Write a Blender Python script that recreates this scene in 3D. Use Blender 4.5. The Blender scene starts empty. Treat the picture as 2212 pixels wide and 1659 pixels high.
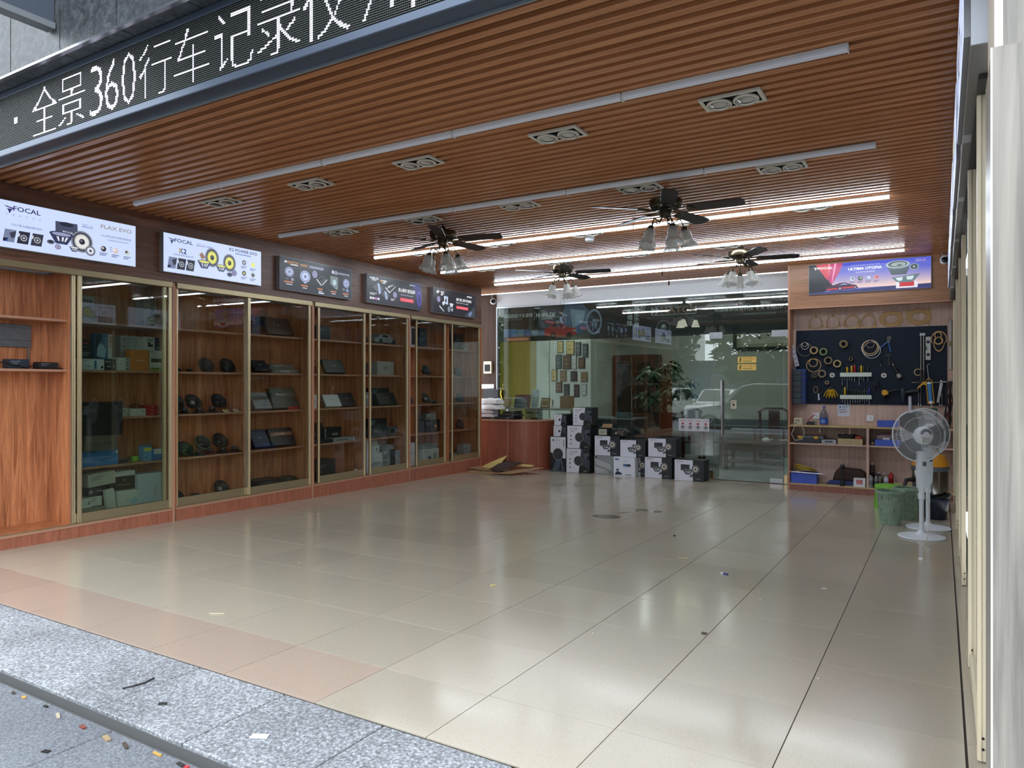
import bpy, bmesh, math, random
from mathutils import Vector, Matrix
RND = random.Random(7)
SC = bpy.context.scene
COL = SC.collection
PI = math.pi
rad = math.radians

# ------------------------------------------------------------------ camera
cam = bpy.data.cameras.new('camera')
cam.sensor_fit = 'HORIZONTAL'; cam.sensor_width = 36.0
cam.lens = 36.0 * 1554.43 / 2212.0
cam.clip_start = 0.05; cam.clip_end = 300
camo = bpy.data.objects.new('camera', cam); COL.objects.link(camo)
camo.location = (1.125, -2.685, 1.379)
camo.rotation_euler = (rad(90.04), 0, rad(30.874))
SC.camera = camo
vs = SC.view_settings
vs.view_transform = 'Standard'; vs.look = 'None'; vs.gamma = 1.0; vs.use_curve_mapping = False
vs.exposure = 1.0

# ------------------------------------------------------------------ world: bright overcast sky
W = bpy.data.worlds.new('overcast_sky'); SC.world = W; W.use_nodes = True
wn = W.node_tree.nodes; wl = W.node_tree.links
for n in list(wn): wn.remove(n)
wo = wn.new('ShaderNodeOutputWorld'); bg = wn.new('ShaderNodeBackground')
bg.inputs['Color'].default_value = (0.86, 0.93, 1.0, 1); bg.inputs['Strength'].default_value = 2.35
wl.new(bg.outputs[0], wo.inputs[0])

# ------------------------------------------------------------------ colours and materials
def lin(c):
    def f(v):
        v /= 255.0
        return v / 12.92 if v <= 0.04045 else ((v + 0.055) / 1.055) ** 2.4
    return (f(c[0]), f(c[1]), f(c[2]), 1.0)
MATS = {}
def _new(name):
    m = bpy.data.materials.new(name); m.use_nodes = True
    return m, m.node_tree.nodes, m.node_tree.links, m.node_tree.nodes['Principled BSDF']
def mat(name, col, rough=0.5, metal=0.0, spec=0.5, emit=None, estr=0.0, noise=0.0, nscale=20.0, coat=0.0, bump=0.0):
    if name in MATS: return MATS[name]
    m, n, l, b = _new(name)
    c = lin(col)
    b.inputs['Base Color'].default_value = c
    b.inputs['Roughness'].default_value = rough
    b.inputs['Metallic'].default_value = metal
    b.inputs['Specular IOR Level'].default_value = spec
    b.inputs['Coat Weight'].default_value = coat
    if emit is not None:
        b.inputs['Emission Color'].default_value = lin(emit); b.inputs['Emission Strength'].default_value = estr
    if noise > 0 or bump > 0:
        g = n.new('ShaderNodeNewGeometry'); t = n.new('ShaderNodeTexNoise')
        t.inputs['Scale'].default_value = nscale; t.inputs['Detail'].default_value = 4
        l.new(g.outputs['Position'], t.inputs['Vector'])
        if noise > 0:
            r = n.new('ShaderNodeValToRGB')
            r.color_ramp.elements[0].position = 0.3; r.color_ramp.elements[1].position = 0.7
            r.color_ramp.elements[0].color = tuple(v * (1 - noise) for v in c[:3]) + (1,)
            r.color_ramp.elements[1].color = tuple(min(1, v * (1 + noise)) for v in c[:3]) + (1,)
            l.new(t.outputs['Fac'], r.inputs['Fac']); l.new(r.outputs[0], b.inputs['Base Color'])
        if bump > 0:
            bp = n.new('ShaderNodeBump'); bp.inputs['Strength'].default_value = bump; bp.inputs['Distance'].default_value = 0.005
            l.new(t.outputs['Fac'], bp.inputs['Height']); l.new(bp.outputs[0], b.inputs['Normal'])
    MATS[name] = m
    return m
def wood(name, c1, c2, axis='Z', rough=0.35, freq=26.0, stretch=0.045, coat=0.0, c3=None, big=0.0):
    """printed laminate: fine grain lines along one world axis"""
    if name in MATS: return MATS[name]
    m, n, l, b = _new(name)
    g = n.new('ShaderNodeNewGeometry'); mp = n.new('ShaderNodeMapping')
    s = {'X': (freq * stretch, freq, freq), 'Y': (freq, freq * stretch, freq), 'Z': (freq, freq, freq * stretch)}[axis]
    mp.inputs['Scale'].default_value = s
    l.new(g.outputs['Position'], mp.inputs['Vector'])
    t = n.new('ShaderNodeTexNoise'); t.inputs['Scale'].default_value = 1.0; t.inputs['Detail'].default_value = 6
    t.inputs['Roughness'].default_value = 0.62; t.inputs['Distortion'].default_value = 0.7
    l.new(mp.outputs[0], t.inputs['Vector'])
    r = n.new('ShaderNodeValToRGB'); e = r.color_ramp.elements
    e[0].position = 0.33; e[0].color = lin(c1); e[1].position = 0.66; e[1].color = lin(c2)
    if c3: k = e.new(0.5); k.color = lin(c3)
    l.new(t.outputs['Fac'], r.inputs['Fac'])
    if big > 0:
        t2 = n.new('ShaderNodeTexNoise'); t2.inputs['Scale'].default_value = 0.22; t2.inputs['Detail'].default_value = 2
        l.new(mp.outputs[0], t2.inputs['Vector'])
        mx = n.new('ShaderNodeMix'); mx.data_type = 'RGBA'; mx.blend_type = 'MULTIPLY'
        mx.inputs['Factor'].default_value = big
        l.new(r.outputs[0], mx.inputs[6])
        r2 = n.new('ShaderNodeValToRGB'); r2.color_ramp.elements[0].position = 0.35; r2.color_ramp.elements[1].position = 0.6
        r2.color_ramp.elements[0].color = (0.55, 0.55, 0.55, 1)
        l.new(t2.outputs['Fac'], r2.inputs['Fac']); l.new(r2.outputs[0], mx.inputs[7])
        l.new(mx.outputs[2], b.inputs['Base Color'])
    else:
        l.new(r.outputs[0], b.inputs['Base Color'])
    b.inputs['Roughness'].default_value = rough; b.inputs['Coat Weight'].default_value = coat
    MATS[name] = m
    return m
def glass(name, tint=(255, 255, 255), ior=1.5, boost=1.0, rough=0.0):
    """thin pane: clear transmission plus mirror reflection by Fresnel"""
    if name in MATS: return MATS[name]
    m = bpy.data.materials.new(name); m.use_nodes = True
    n = m.node_tree.nodes; l = m.node_tree.links
    for k in list(n): n.remove(k)
    o = n.new('ShaderNodeOutputMaterial'); mx = n.new('ShaderNodeMixShader')
    tr = n.new('ShaderNodeBsdfTransparent'); tr.inputs[0].default_value = lin(tint)
    gl = n.new('ShaderNodeBsdfGlossy'); gl.inputs['Roughness'].default_value = rough
    fr = n.new('ShaderNodeFresnel'); fr.inputs[0].default_value = ior
    mt = n.new('ShaderNodeMath'); mt.operation = 'MULTIPLY'; mt.inputs[1].default_value = boost; mt.use_clamp = True
    ge = n.new('ShaderNodeNewGeometry'); ir = n.new('ShaderNodeMapRange')   # same Fresnel from either face
    ir.inputs['To Min'].default_value = ior; ir.inputs['To Max'].default_value = 1.0 / ior
    l.new(ge.outputs['Backfacing'], ir.inputs['Value']); l.new(ir.outputs[0], fr.inputs[0])
    l.new(fr.outputs[0], mt.inputs[0]); l.new(mt.outputs[0], mx.inputs[0])
    l.new(tr.outputs[0], mx.inputs[1]); l.new(gl.outputs[0], mx.inputs[2]); l.new(mx.outputs[0], o.inputs[0])
    MATS[name] = m
    return m
def speckle(name, cols, scale, rough=0.6, bump=0.3):
    """granite: two noise layers over a three-stop ramp"""
    if name in MATS: return MATS[name]
    m, n, l, b = _new(name)
    g = n.new('ShaderNodeNewGeometry'); t = n.new('ShaderNodeTexNoise'); t.inputs['Scale'].default_value = scale
    t.inputs['Detail'].default_value = 5; t.inputs['Roughness'].default_value = 0.75
    l.new(g.outputs['Position'], t.inputs['Vector'])
    t2 = n.new('ShaderNodeTexNoise'); t2.inputs['Scale'].default_value = 1.3; t2.inputs['Detail'].default_value = 3
    l.new(g.outputs['Position'], t2.inputs['Vector'])
    ad = n.new('ShaderNodeMath'); ad.operation = 'MULTIPLY_ADD'; ad.inputs[1].default_value = 0.25
    l.new(t2.outputs['Fac'], ad.inputs[0]); l.new(t.outputs['Fac'], ad.inputs[2])
    r = n.new('ShaderNodeValToRGB'); e = r.color_ramp.elements
    e[0].position = 0.48; e[0].color = lin(cols[0]); e[1].position = 0.78; e[1].color = lin(cols[2])
    k = e.new(0.62); k.color = lin(cols[1])
    l.new(ad.outputs[0], r.inputs['Fac']); l.new(r.outputs[0], b.inputs['Base Color'])
    bp = n.new('ShaderNodeBump'); bp.inputs['Strength'].default_value = bump; bp.inputs['Distance'].default_value = 0.006
    l.new(t.outputs['Fac'], bp.inputs['Height']); l.new(bp.outputs[0], b.inputs['Normal'])
    b.inputs['Roughness'].default_value = rough
    MATS[name] = m
    return m
_PC = {}
def ink(c, e=0.0):
    """flat print colour; e > 0 only for back-lit panels"""
    k = (tuple(c), round(e, 3))
    if k not in _PC:
        nm = 'print_%02x%02x%02x' % tuple(c) + ('_lit' if e > 0 else '')
        if e > 0:
            dk = tuple(int(v * 0.25) for v in c)
            _PC[k] = mat(nm + str(round(e, 2)), dk, 0.35, emit=c, estr=e)
        else:
            _PC[k] = mat(nm, c, 0.45)
    return _PC[k]

# ------------------------------------------------------------------ mesh builder
class MB:
    def __init__(s): s.v = []; s.f = []; s.mi = []; s.cur = 0; s.M = None
    def add(s, vs_, fs):
        o = len(s.v)
        if s.M is not None: vs_ = [s.M @ Vector(p) for p in vs_]
        s.v += [tuple(p) for p in vs_]
        s.f += [tuple(i + o for i in f) for f in fs]; s.mi += [s.cur] * len(fs)
        return s
    def box(s, x0, x1, y0, y1, z0, z1):
        return s.add([(x0,y0,z0),(x1,y0,z0),(x1,y1,z0),(x0,y1,z0),(x0,y0,z1),(x1,y0,z1),(x1,y1,z1),(x0,y1,z1)],
                     [(0,3,2,1),(4,5,6,7),(0,1,5,4),(1,2,6,5),(2,3,7,6),(3,0,4,7)])
    def prism(s, pts, a0, a1, ax='Y'):
        """extrude a 2-D polygon along an axis; pts are the two other axes in order"""
        def P(p, a):
            return {'X': (a, p[0], p[1]), 'Y': (p[0], a, p[1]), 'Z': (p[0], p[1], a)}[ax]
        n = len(pts)
        vs_ = [P(p, a0) for p in pts] + [P(p, a1) for p in pts]
        fs = [tuple(range(n)), tuple(range(2*n-1, n-1, -1))] + [(i, n+i, n+(i+1) % n, (i+1) % n) for i in range(n)]
        return s.add(vs_, fs)
    def ring2d(s, outer, inner, a0, a1, ax='Y'):
        """extruded frame between two polygons with equal vertex counts"""
        def P(p, a):
            return {'X': (a, p[0], p[1]), 'Y': (p[0], a, p[1]), 'Z': (p[0], p[1], a)}[ax]
        n = len(outer)
        vs_ = [P(p, a0) for p in outer] + [P(p, a0) for p in inner] + [P(p, a1) for p in outer] + [P(p, a1) for p in inner]
        fs = []
        for i in range(n):
            j = (i + 1) % n
            fs += [(i, j, n+j, n+i), (2*n+i, 3*n+i, 3*n+j, 2*n+j), (i, 2*n+i, 2*n+j, j), (n+i, n+j, 3*n+j, 3*n+i)]
        return s.add(vs_, fs)
    def cyl(s, p0, p1, r, r2=None, n=12, cap=True):
        p0 = Vector(p0); p1 = Vector(p1); d = (p1 - p0)
        r2 = r if r2 is None else r2
        q = d.to_track_quat('Z', 'Y').to_matrix()
        vs_ = []
        for p, rr in ((p0, r), (p1, r2)):
            for i in range(n):
                a = 2*PI*i/n
                vs_.append(p + q @ Vector((rr*math.cos(a), rr*math.sin(a), 0)))
        fs = [(i, (i+1) % n, n+(i+1) % n, n+i) for i in range(n)]
        if cap: fs += [tuple(range(n-1, -1, -1)), tuple(range(n, 2*n))]
        return s.add(vs_, fs)
    def lathe(s, prof, n=20, M=None, capb=False, capt=False, wob=None):
        vs_ = []; fs = []
        for k, (r, z) in enumerate(prof):
            for i in range(n):
                a = 2*PI*i/n
                rr = r; zz = z
                if wob: rr, zz = wob(k, a, r, z)
                vs_.append((rr*math.cos(a), rr*math.sin(a), zz))
        for k in range(len(prof)-1):
            for i in range(n):
                j = (i+1) % n
                fs.append((k*n+i, k*n+j, (k+1)*n+j, (k+1)*n+i))
        if capb: fs.append(tuple(range(n-1, -1, -1)))
        if capt: fs.append(tuple(range((len(prof)-1)*n, len(prof)*n)))
        if M is not None: vs_ = [M @ Vector(p) for p in vs_]
        return s.add(vs_, fs)
    def tube(s, pts, r, n=6, closed=False):
        pts = [Vector(p) for p in pts]; N = len(pts); vs_ = []; fs = []
        up = None
        for i, p in enumerate(pts):
            a = pts[(i-1) % N] if (closed or i > 0) else p
            b = pts[(i+1) % N] if (closed or i < N-1) else p
            t = (b - a)
            t = t.normalized() if t.length > 1e-9 else Vector((0, 0, 1))
            if up is None:
                up = Vector((0, 0, 1)) if abs(t.z) < 0.9 else Vector((1, 0, 0))
            sd = t.cross(up)
            if sd.length < 1e-6: sd = t.orthogonal()
            sd.normalize(); up = sd.cross(t).normalized()
            rr = r[i] if isinstance(r, (list, tuple)) else r
            for k in range(n):
                an = 2*PI*k/n
                vs_.append(p + sd*(rr*math.cos(an)) + up*(rr*math.sin(an)))
        for i in range(N if closed else N-1):
            for k in range(n):
                j = (i+1) % N
                fs.append((i*n+k, i*n+(k+1) % n, j*n+(k+1) % n, j*n+k))
        if not closed:
            fs += [tuple(range(n-1, -1, -1)), tuple(range((N-1)*n, N*n))]
        return s.add(vs_, fs)
    def mesh(s, name, mats, smooth=False, bevel=0.0, seg=1):
        me = bpy.data.meshes.new(name)
        me.from_pydata(s.v, [], s.f)
        ms = mats if isinstance(mats, (list, tuple)) else [mats]
        for m in ms: me.materials.append(m)
        if len(ms) > 1: me.polygons.foreach_set('material_index', s.mi)
        bm = bmesh.new(); bm.from_mesh(me)
        bmesh.ops.recalc_face_normals(bm, faces=bm.faces)
        if bevel > 0:
            ed = [e for e in bm.edges if len(e.link_faces) == 2 and e.calc_face_angle(0) > 0.6]
            bmesh.ops.bevel(bm, geom=ed, offset=bevel, segments=seg, affect='EDGES', profile=0.5, clamp_overlap=True)
        bm.to_mesh(me); bm.free()
        if smooth:
            for p in me.polygons: p.use_smooth = True
            try: me.set_sharp_from_angle(angle=rad(38))
            except Exception: pass
        return me
def place(name, me, parent=None, loc=(0, 0, 0), rot=(0, 0, 0)):
    o = bpy.data.objects.new(name, me); COL.objects.link(o)
    o.location = loc; o.rotation_euler = rot
    if parent is not None: o.parent = parent
    return o
def part(name, mb, m, parent=None, smooth=False, bevel=0.0, seg=1, loc=(0, 0, 0), rot=(0, 0, 0), label=None):
    o = place(name, mb.mesh(name, m, smooth, bevel, seg), parent, loc, rot)
    if label: o['label'] = label
    return o
def tag(o, label, cat, group=None):
    o['label'] = label; o['category'] = cat
    if group: o['group'] = group
    return o
def thing(name, label, cat, loc=(0, 0, 0), rz=0.0, group=None, rot=None):
    o = bpy.data.objects.new(name, None); COL.objects.link(o)
    o.empty_display_size = 0.1
    o.location = loc; o.rotation_euler = rot if rot else (0, 0, rz)
    return tag(o, label, cat, group)
def struct(o):
    o['kind'] = 'structure'; return o
def dup(root, loc=None, rz=None, label=None, parent=None, rot=None):
    c = root.copy(); COL.objects.link(c); c.parent = parent
    if loc is not None: c.location = loc
    if rz is not None: c.rotation_euler = (0, 0, rz)
    if rot is not None: c.rotation_euler = rot
    if label: c['label'] = label
    for ch in list(root.children): dup(ch, parent=c)
    return c
def B(*a): return MB().box(*a)
def circ(cx, cy, r, n=24, ry=None, a0=0.0):
    ry = r if ry is None else ry
    return [(cx + r*math.cos(a0+2*PI*i/n), cy + ry*math.sin(a0+2*PI*i/n)) for i in range(n)]

# ------------------------------------------------------------------ lettering and flat print
_TX = {}
def glyphs(body, bold=0.0, shear=0.0):
    k = (body, bold, shear)
    if k not in _TX:
        cu = bpy.data.curves.new('lettering', 'FONT'); cu.body = body; cu.size = 1.0; cu.offset = bold; cu.shear = shear
        cu.resolution_u = 2
        ob = bpy.data.objects.new('lettering', cu); COL.objects.link(ob)
        dg = bpy.context.evaluated_depsgraph_get()
        me = bpy.data.meshes.new_from_object(ob.evaluated_get(dg))
        vs_ = [(v.co.x, v.co.y) for v in me.vertices]; fs = [tuple(p.vertices) for p in me.polygons]
        bpy.data.objects.remove(ob); bpy.data.curves.remove(cu); bpy.data.meshes.remove(me)
        if vs_:
            x0 = min(p[0] for p in vs_); x1 = max(p[0] for p in vs_); y0 = min(p[1] for p in vs_); y1 = max(p[1] for p in vs_)
        else: x0 = y0 = 0; x1 = y1 = 1
        _TX[k] = (vs_, fs, (x0, y0, x1, y1))
    return _TX[k]
class Art:
    """2-D artwork on the plane facing local -Y: u right, v up; each layer 0.5 mm proud of the last"""
    def __init__(s, e=0.0): s.v = []; s.f = []; s.mi = []; s.m = []; s.e = e
    def _m(s, c, e=None):
        k = ink(c, s.e if e is None else e)
        if k not in s.m: s.m.append(k)
        return s.m.index(k)
    def raw(s, pts, fs, c, L=1, e=None):
        o = len(s.v); d = -0.0005 * L
        s.v += [(p[0], d, p[1]) for p in pts]
        s.f += [tuple(i+o for i in f) for f in fs]; s.mi += [s._m(c, e)] * len(fs)
        return s
    def poly(s, pts, c, L=1, e=None): return s.raw(pts, [tuple(range(len(pts)))], c, L, e)
    def rect(s, u0, v0, u1, v1, c, L=1, e=None): return s.poly([(u0,v0),(u1,v0),(u1,v1),(u0,v1)], c, L, e)
    def disc(s, u, v, r, c, L=1, ry=None, n=20, e=None): return s.poly(circ(u, v, r, n, ry), c, L, e)
    def ring(s, u, v, r, r2, c, L=1, n=24, k=1.0, e=None):
        a = circ(u, v, r, n, r*k); b = circ(u, v, r2, n, r2*k)
        return s.raw(a + b, [(i, (i+1) % n, n+(i+1) % n, n+i) for i in range(n)], c, L, e)
    def text(s, u, v, h, body, c, L=2, al='l', w=None, bold=0.0, shear=0.0, e=None):
        """h = cap height; w = fit width"""
        vs_, fs, (x0, y0, x1, y1) = glyphs(body, bold, shear)
        if not fs: return s
        k = h / max(1e-6, (y1 - y0)); kx = k
        if w: kx = w / max(1e-6, (x1 - x0))
        wd = (x1 - x0) * kx
        du = {'l': 0, 'c': -wd/2, 'r': -wd}[al]
        return s.raw([(u + du + (p[0]-x0)*kx, v + (p[1]-y0)*k) for p in vs_], fs, c, L, e)
    def col(s, u, v, h, body, c, L=2):
        for i, ch in enumerate(body): s.text(u, v - i*h*1.12, h, ch, c, L, 'c')
        return s
    def lines(s, u, v, w, h, n, c, L=2, gap=1.8):
        """rows of fine print too small to read"""
        r = random.Random(int((u*7919+v*104729)*1000) & 0xffff)
        for i in range(n):
            x = u; vv = v - i*h*gap
            while x < u + w*(0.98 if i < n-1 else 0.7):
                ww = h*r.uniform(0.7, 1.0); s.rect(x, vv, min(x+ww, u+w), vv+h, c, L); x += ww + h*0.28
        return s
    def driver(s, u, v, r, k=1.0, rim=(40, 42, 48), cone=(205, 200, 190), cap=(45, 46, 52), L=3):
        s.disc(u, v, r, rim, L, r*k); s.ring(u, v, r*0.97, r*0.88, (150, 152, 160), L+1, k=k)
        s.disc(u, v, r*0.72, cone, L+1, r*0.72*k); s.ring(u, v, r*0.72, r*0.62, tuple(int(x*0.7) for x in cone), L+2, k=k)
        s.disc(u, v, r*0.27, cap, L+3, r*0.27*k); s.disc(u-r*0.07, v+r*0.07*k, r*0.09, (130, 130, 136), L+4, r*0.09*k)
        return s
    def basket(s, u, v, w, rim=(60, 66, 90), cone=(120, 120, 128), L=3):
        """driver seen from the side: flat top ellipse over a tapering basket"""
        s.poly([(u-w/2, v), (u+w/2, v), (u+w*0.24, v-w*0.42), (u-w*0.24, v-w*0.42)], rim, L)
        for k in (-0.22, 0.02, 0.2): s.poly([(u+w*k, v-w*0.08), (u+w*(k+0.1), v-w*0.08), (u+w*(k*0.6+0.06), v-w*0.3), (u+w*k*0.6, v-w*0.3)], (225, 228, 235), L+1)
        s.disc(u, v, w/2, rim, L+2, w*0.12); s.disc(u, v, w*0.4, cone, L+3, w*0.075)
        return s
    def build(s, name, parent, loc=(0, 0, 0), rot=(0, 0, 0), label=None):
        me = bpy.data.meshes.new(name); me.from_pydata(s.v, [], s.f)
        for m in s.m: me.materials.append(m)
        me.polygons.foreach_set('material_index', s.mi)
        o = place(name, me, parent, loc, rot)
        if label: o['label'] = label
        return o
# ------------------------------------------------------------------ shared materials
M_tile = mat('floor_tile_beige', (196, 184, 165), 0.2, noise=0.05, nscale=160, spec=0.55)
def tile_mat(name, c, rough=0.19):
    m, n, l, b = _new(name)
    g = n.new('ShaderNodeNewGeometry'); t = n.new('ShaderNodeTexNoise'); t.inputs['Scale'].default_value = 260; t.inputs['Detail'].default_value = 2
    t2 = n.new('ShaderNodeTexNoise'); t2.inputs['Scale'].default_value = 1.1; t2.inputs['Detail'].default_value = 5
    l.new(g.outputs['Position'], t.inputs['Vector']); l.new(g.outputs['Position'], t2.inputs['Vector'])
    ob = n.new('ShaderNodeObjectInfo')
    r = n.new('ShaderNodeValToRGB'); r.color_ramp.elements[0].position = 0.35; r.color_ramp.elements[1].position = 0.65
    k = lin(c)
    r.color_ramp.elements[0].color = tuple(v*0.90 for v in k[:3]) + (1,); r.color_ramp.elements[1].color = tuple(v*1.08 for v in k[:3]) + (1,)
    l.new(t.outputs['Fac'], r.inputs['Fac'])
    hs = n.new('ShaderNodeHueSaturation')
    mm = n.new('ShaderNodeMapRange'); mm.inputs['To Min'].default_value = 0.95; mm.inputs['To Max'].default_value = 1.05
    l.new(ob.outputs['Random'], mm.inputs['Value']); l.new(mm.outputs[0], hs.inputs['Value']); l.new(r.outputs[0], hs.inputs['Color'])
    l.new(hs.outputs[0], b.inputs['Base Color'])
    m2 = n.new('ShaderNodeMapRange'); m2.inputs['From Min'].default_value = 0.3; m2.inputs['From Max'].default_value = 0.7
    m2.inputs['To Min'].default_value = rough - 0.04; m2.inputs['To Max'].default_value = rough + 0.07
    l.new(t2.outputs['Fac'], m2.inputs['Value']); l.new(m2.outputs[0], b.inputs['Roughness'])
    b.inputs['Specular IOR Level'].default_value = 0.6
    MATS[name] = m
    return m
M_tile = tile_mat('floor_tile_beige_polished', (170, 161, 145), 0.15)
M_tileb = tile_mat('floor_tile_rose_border', (166, 148, 134), 0.15)
M_grout = mat('grout', (56, 50, 46), 0.9)
M_slat = wood('ceiling_slat_brown', (158, 100, 62), (192, 132, 86), 'X', 0.27, 30, 0.03)
M_slatd = mat('ceiling_backing_brown', (112, 74, 50), 0.6)
M_cab = wood('cabinet_laminate', (156, 92, 58), (218, 148, 102), 'Z', 0.32, 34, 0.06, big=0.35)
M_cabedge = mat('shelf_edge_band', (178, 132, 108), 0.4)
M_plinth = wood('plinth_laminate', (140, 82, 62), (172, 108, 84), 'Z', 0.4, 40, 0.08)
M_header = wood('header_laminate', (86, 57, 45), (128, 88, 68), 'Y', 0.38, 34, 0.05)
M_alc = wood('alcove_laminate', (184, 156, 144), (212, 184, 170), 'Z', 0.6, 40, 0.05)
M_alch = wood('alcove_header_laminate', (136, 94, 64), (170, 122, 88), 'X', 0.4, 34, 0.05)
M_pillar = wood('pillar_laminate', (112, 108, 102), (152, 146, 136), 'Z', 0.35, 26, 0.04)
M_champ = mat('champagne_aluminium', (196, 184, 158), 0.28, 0.85)
M_champd = mat('champagne_rail', (170, 156, 124), 0.35, 0.7)
M_beige = mat('cream_powder_coat', (222, 210, 182), 0.35)
M_glassc = glass('cabinet_glass', (236, 240, 236), 1.5, 0.85)
M_glassw = glass('shopfront_glass', (232, 238, 234), 1.5, 2.6)
M_white = mat('white_paint', (222, 224, 228), 0.6)
M_wplast = mat('white_plastic', (226, 228, 232), 0.35)
M_black = mat('black_plastic', (22, 23, 26), 0.4)
M_blackm = mat('black_matte', (16, 16, 18), 0.8)
M_chrome = mat('chrome', (210, 212, 215), 0.12, 1.0)
M_steel = mat('brushed_steel', (170, 172, 175), 0.3, 1.0)
M_grey = mat('grey_metal', (120, 122, 125), 0.45, 0.3)
M_dark = mat('dark_bluegrey_metal', (52, 60, 74), 0.4, 0.3)
M_card = mat('brown_cardboard', (150, 118, 84), 0.85, noise=0.08, nscale=40)
M_kraft = mat('kraft_yellow_cardboard', (196, 172, 104), 0.8, noise=0.08, nscale=30)

FS = -0.0148                       # the floor falls gently towards the back
def FZ(y): return FS * y
FA = math.atan(FS)

# ------------------------------------------------------------------ floor and its tiles
fl = struct(part('floor', MB().add([(-6.6,-.455,FZ(-.455)-.006),(1.33,-.455,FZ(-.455)-.006),(1.33,8.77,FZ(8.77)-.006),(-6.6,8.77,FZ(8.77)-.006),
      (-6.6,-.455,-.3),(1.33,-.455,-.3),(1.33,8.77,-.3),(-6.6,8.77,-.3)], [(0,1,2,3),(7,6,5,4),(0,4,5,1),(1,5,6,2),(2,6,7,3),(3,7,4,0)]), M_grout))
def tile_mesh(w, d, m, nm):
    return B(0.002, w-0.002, 0.002, d-0.002, -0.008, 0.0).mesh(nm, m, bevel=0.0004)
TM = tile_mesh(0.6, 0.6, M_tile, 'tile'); TB = tile_mesh(0.6, 0.455, M_tileb, 'tile_front'); TBB = tile_mesh(0.6, 0.455, M_tile, 'tile_front_beige')
TK = tile_mesh(0.6, 0.362, M_tile, 'tile_back'); TS = tile_mesh(0.085, 0.6, M_tile, 'tile_strip')
for i in range(-11, 2):
    for j in range(0, 15):
        place('tile', TK if j == 14 else TM, fl, (i*0.6, j*0.6, FZ(j*0.6)), (FA, 0, 0))
    place('tile', TB if i < -2 else TBB, fl, (i*0.6, -0.455, FZ(-0.455)), (FA, 0, 0))
for j in range(0, 14): place('tile', TS, fl, (1.205, j*0.6, FZ(j*0.6)), (FA, 0, 0))

# ------------------------------------------------------------------ street: granite threshold, paving, road
M_gran = speckle('granite_threshold', ((86, 88, 91), (128, 131, 136), (190, 194, 199)), 75, 0.65, 0.5)
M_pave = speckle('granite_paving', ((76, 80, 86), (104, 108, 115), (134, 138, 144)), 90, 0.7, 0.25)
M_road = mat('asphalt', (96, 98, 102), 0.85, noise=0.15, nscale=60)
th = struct(part('threshold_kerb', B(-7.2, 2.6, -0.97, -0.456, -0.3, -0.012), mat('mortar', (84, 84, 84), 0.95)))
xs = [-7.0, -6.1, -5.2, -4.3, -3.14, -1.97, -1.38, -0.81, -0.2, 0.4, 1.0, 1.7, 2.5]
for a, b in zip(xs[:-1], xs[1:]):
    part('granite_slab', B(a+.004, b-.004, -0.965, -0.46, -0.04, 0.004), M_gran, th, bevel=0.004)
pv = struct(part('pavement', B(-9, 6, -2.95, -0.97, -0.4, -0.055), mat('mortar', (84, 84, 84), 0.95)))
for k in range(3):
    for i in range(12):
        x0 = -7.2 + i*0.9 + (0.45 if k % 2 else 0)
        part('paving_slab', B(x0+.004, x0+.896, -0.985-0.62*(k+1)+.004, -0.985-0.62*k-.004, -0.085, -0.042), M_pave, pv, bevel=0.004)
struct(part('road', B(-60, 60, -60, -2.95, -0.6, -0.27), M_road))

# ------------------------------------------------------------------ ceiling of brown slats
CZ = 3.07
ce = struct(part('ceiling', B(-6.5, 1.205, -0.3, 8.77, CZ+.028, CZ+.10), M_slatd))
SL = B(0, 7.68, -0.0245, 0.0245, 0.0, 0.029).mesh('slat', M_slat, bevel=0.003)
for k in range(90):
    y = 0.135 + k*0.0965
    if y < 8.72: place('slat', SL, ce, (-6.48, y, CZ), (0, 0, 0))
part('fascia_board', B(-6.48, 1.2, -0.3, 0.085, CZ-.002, CZ+.028), M_slat, ce)

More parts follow.
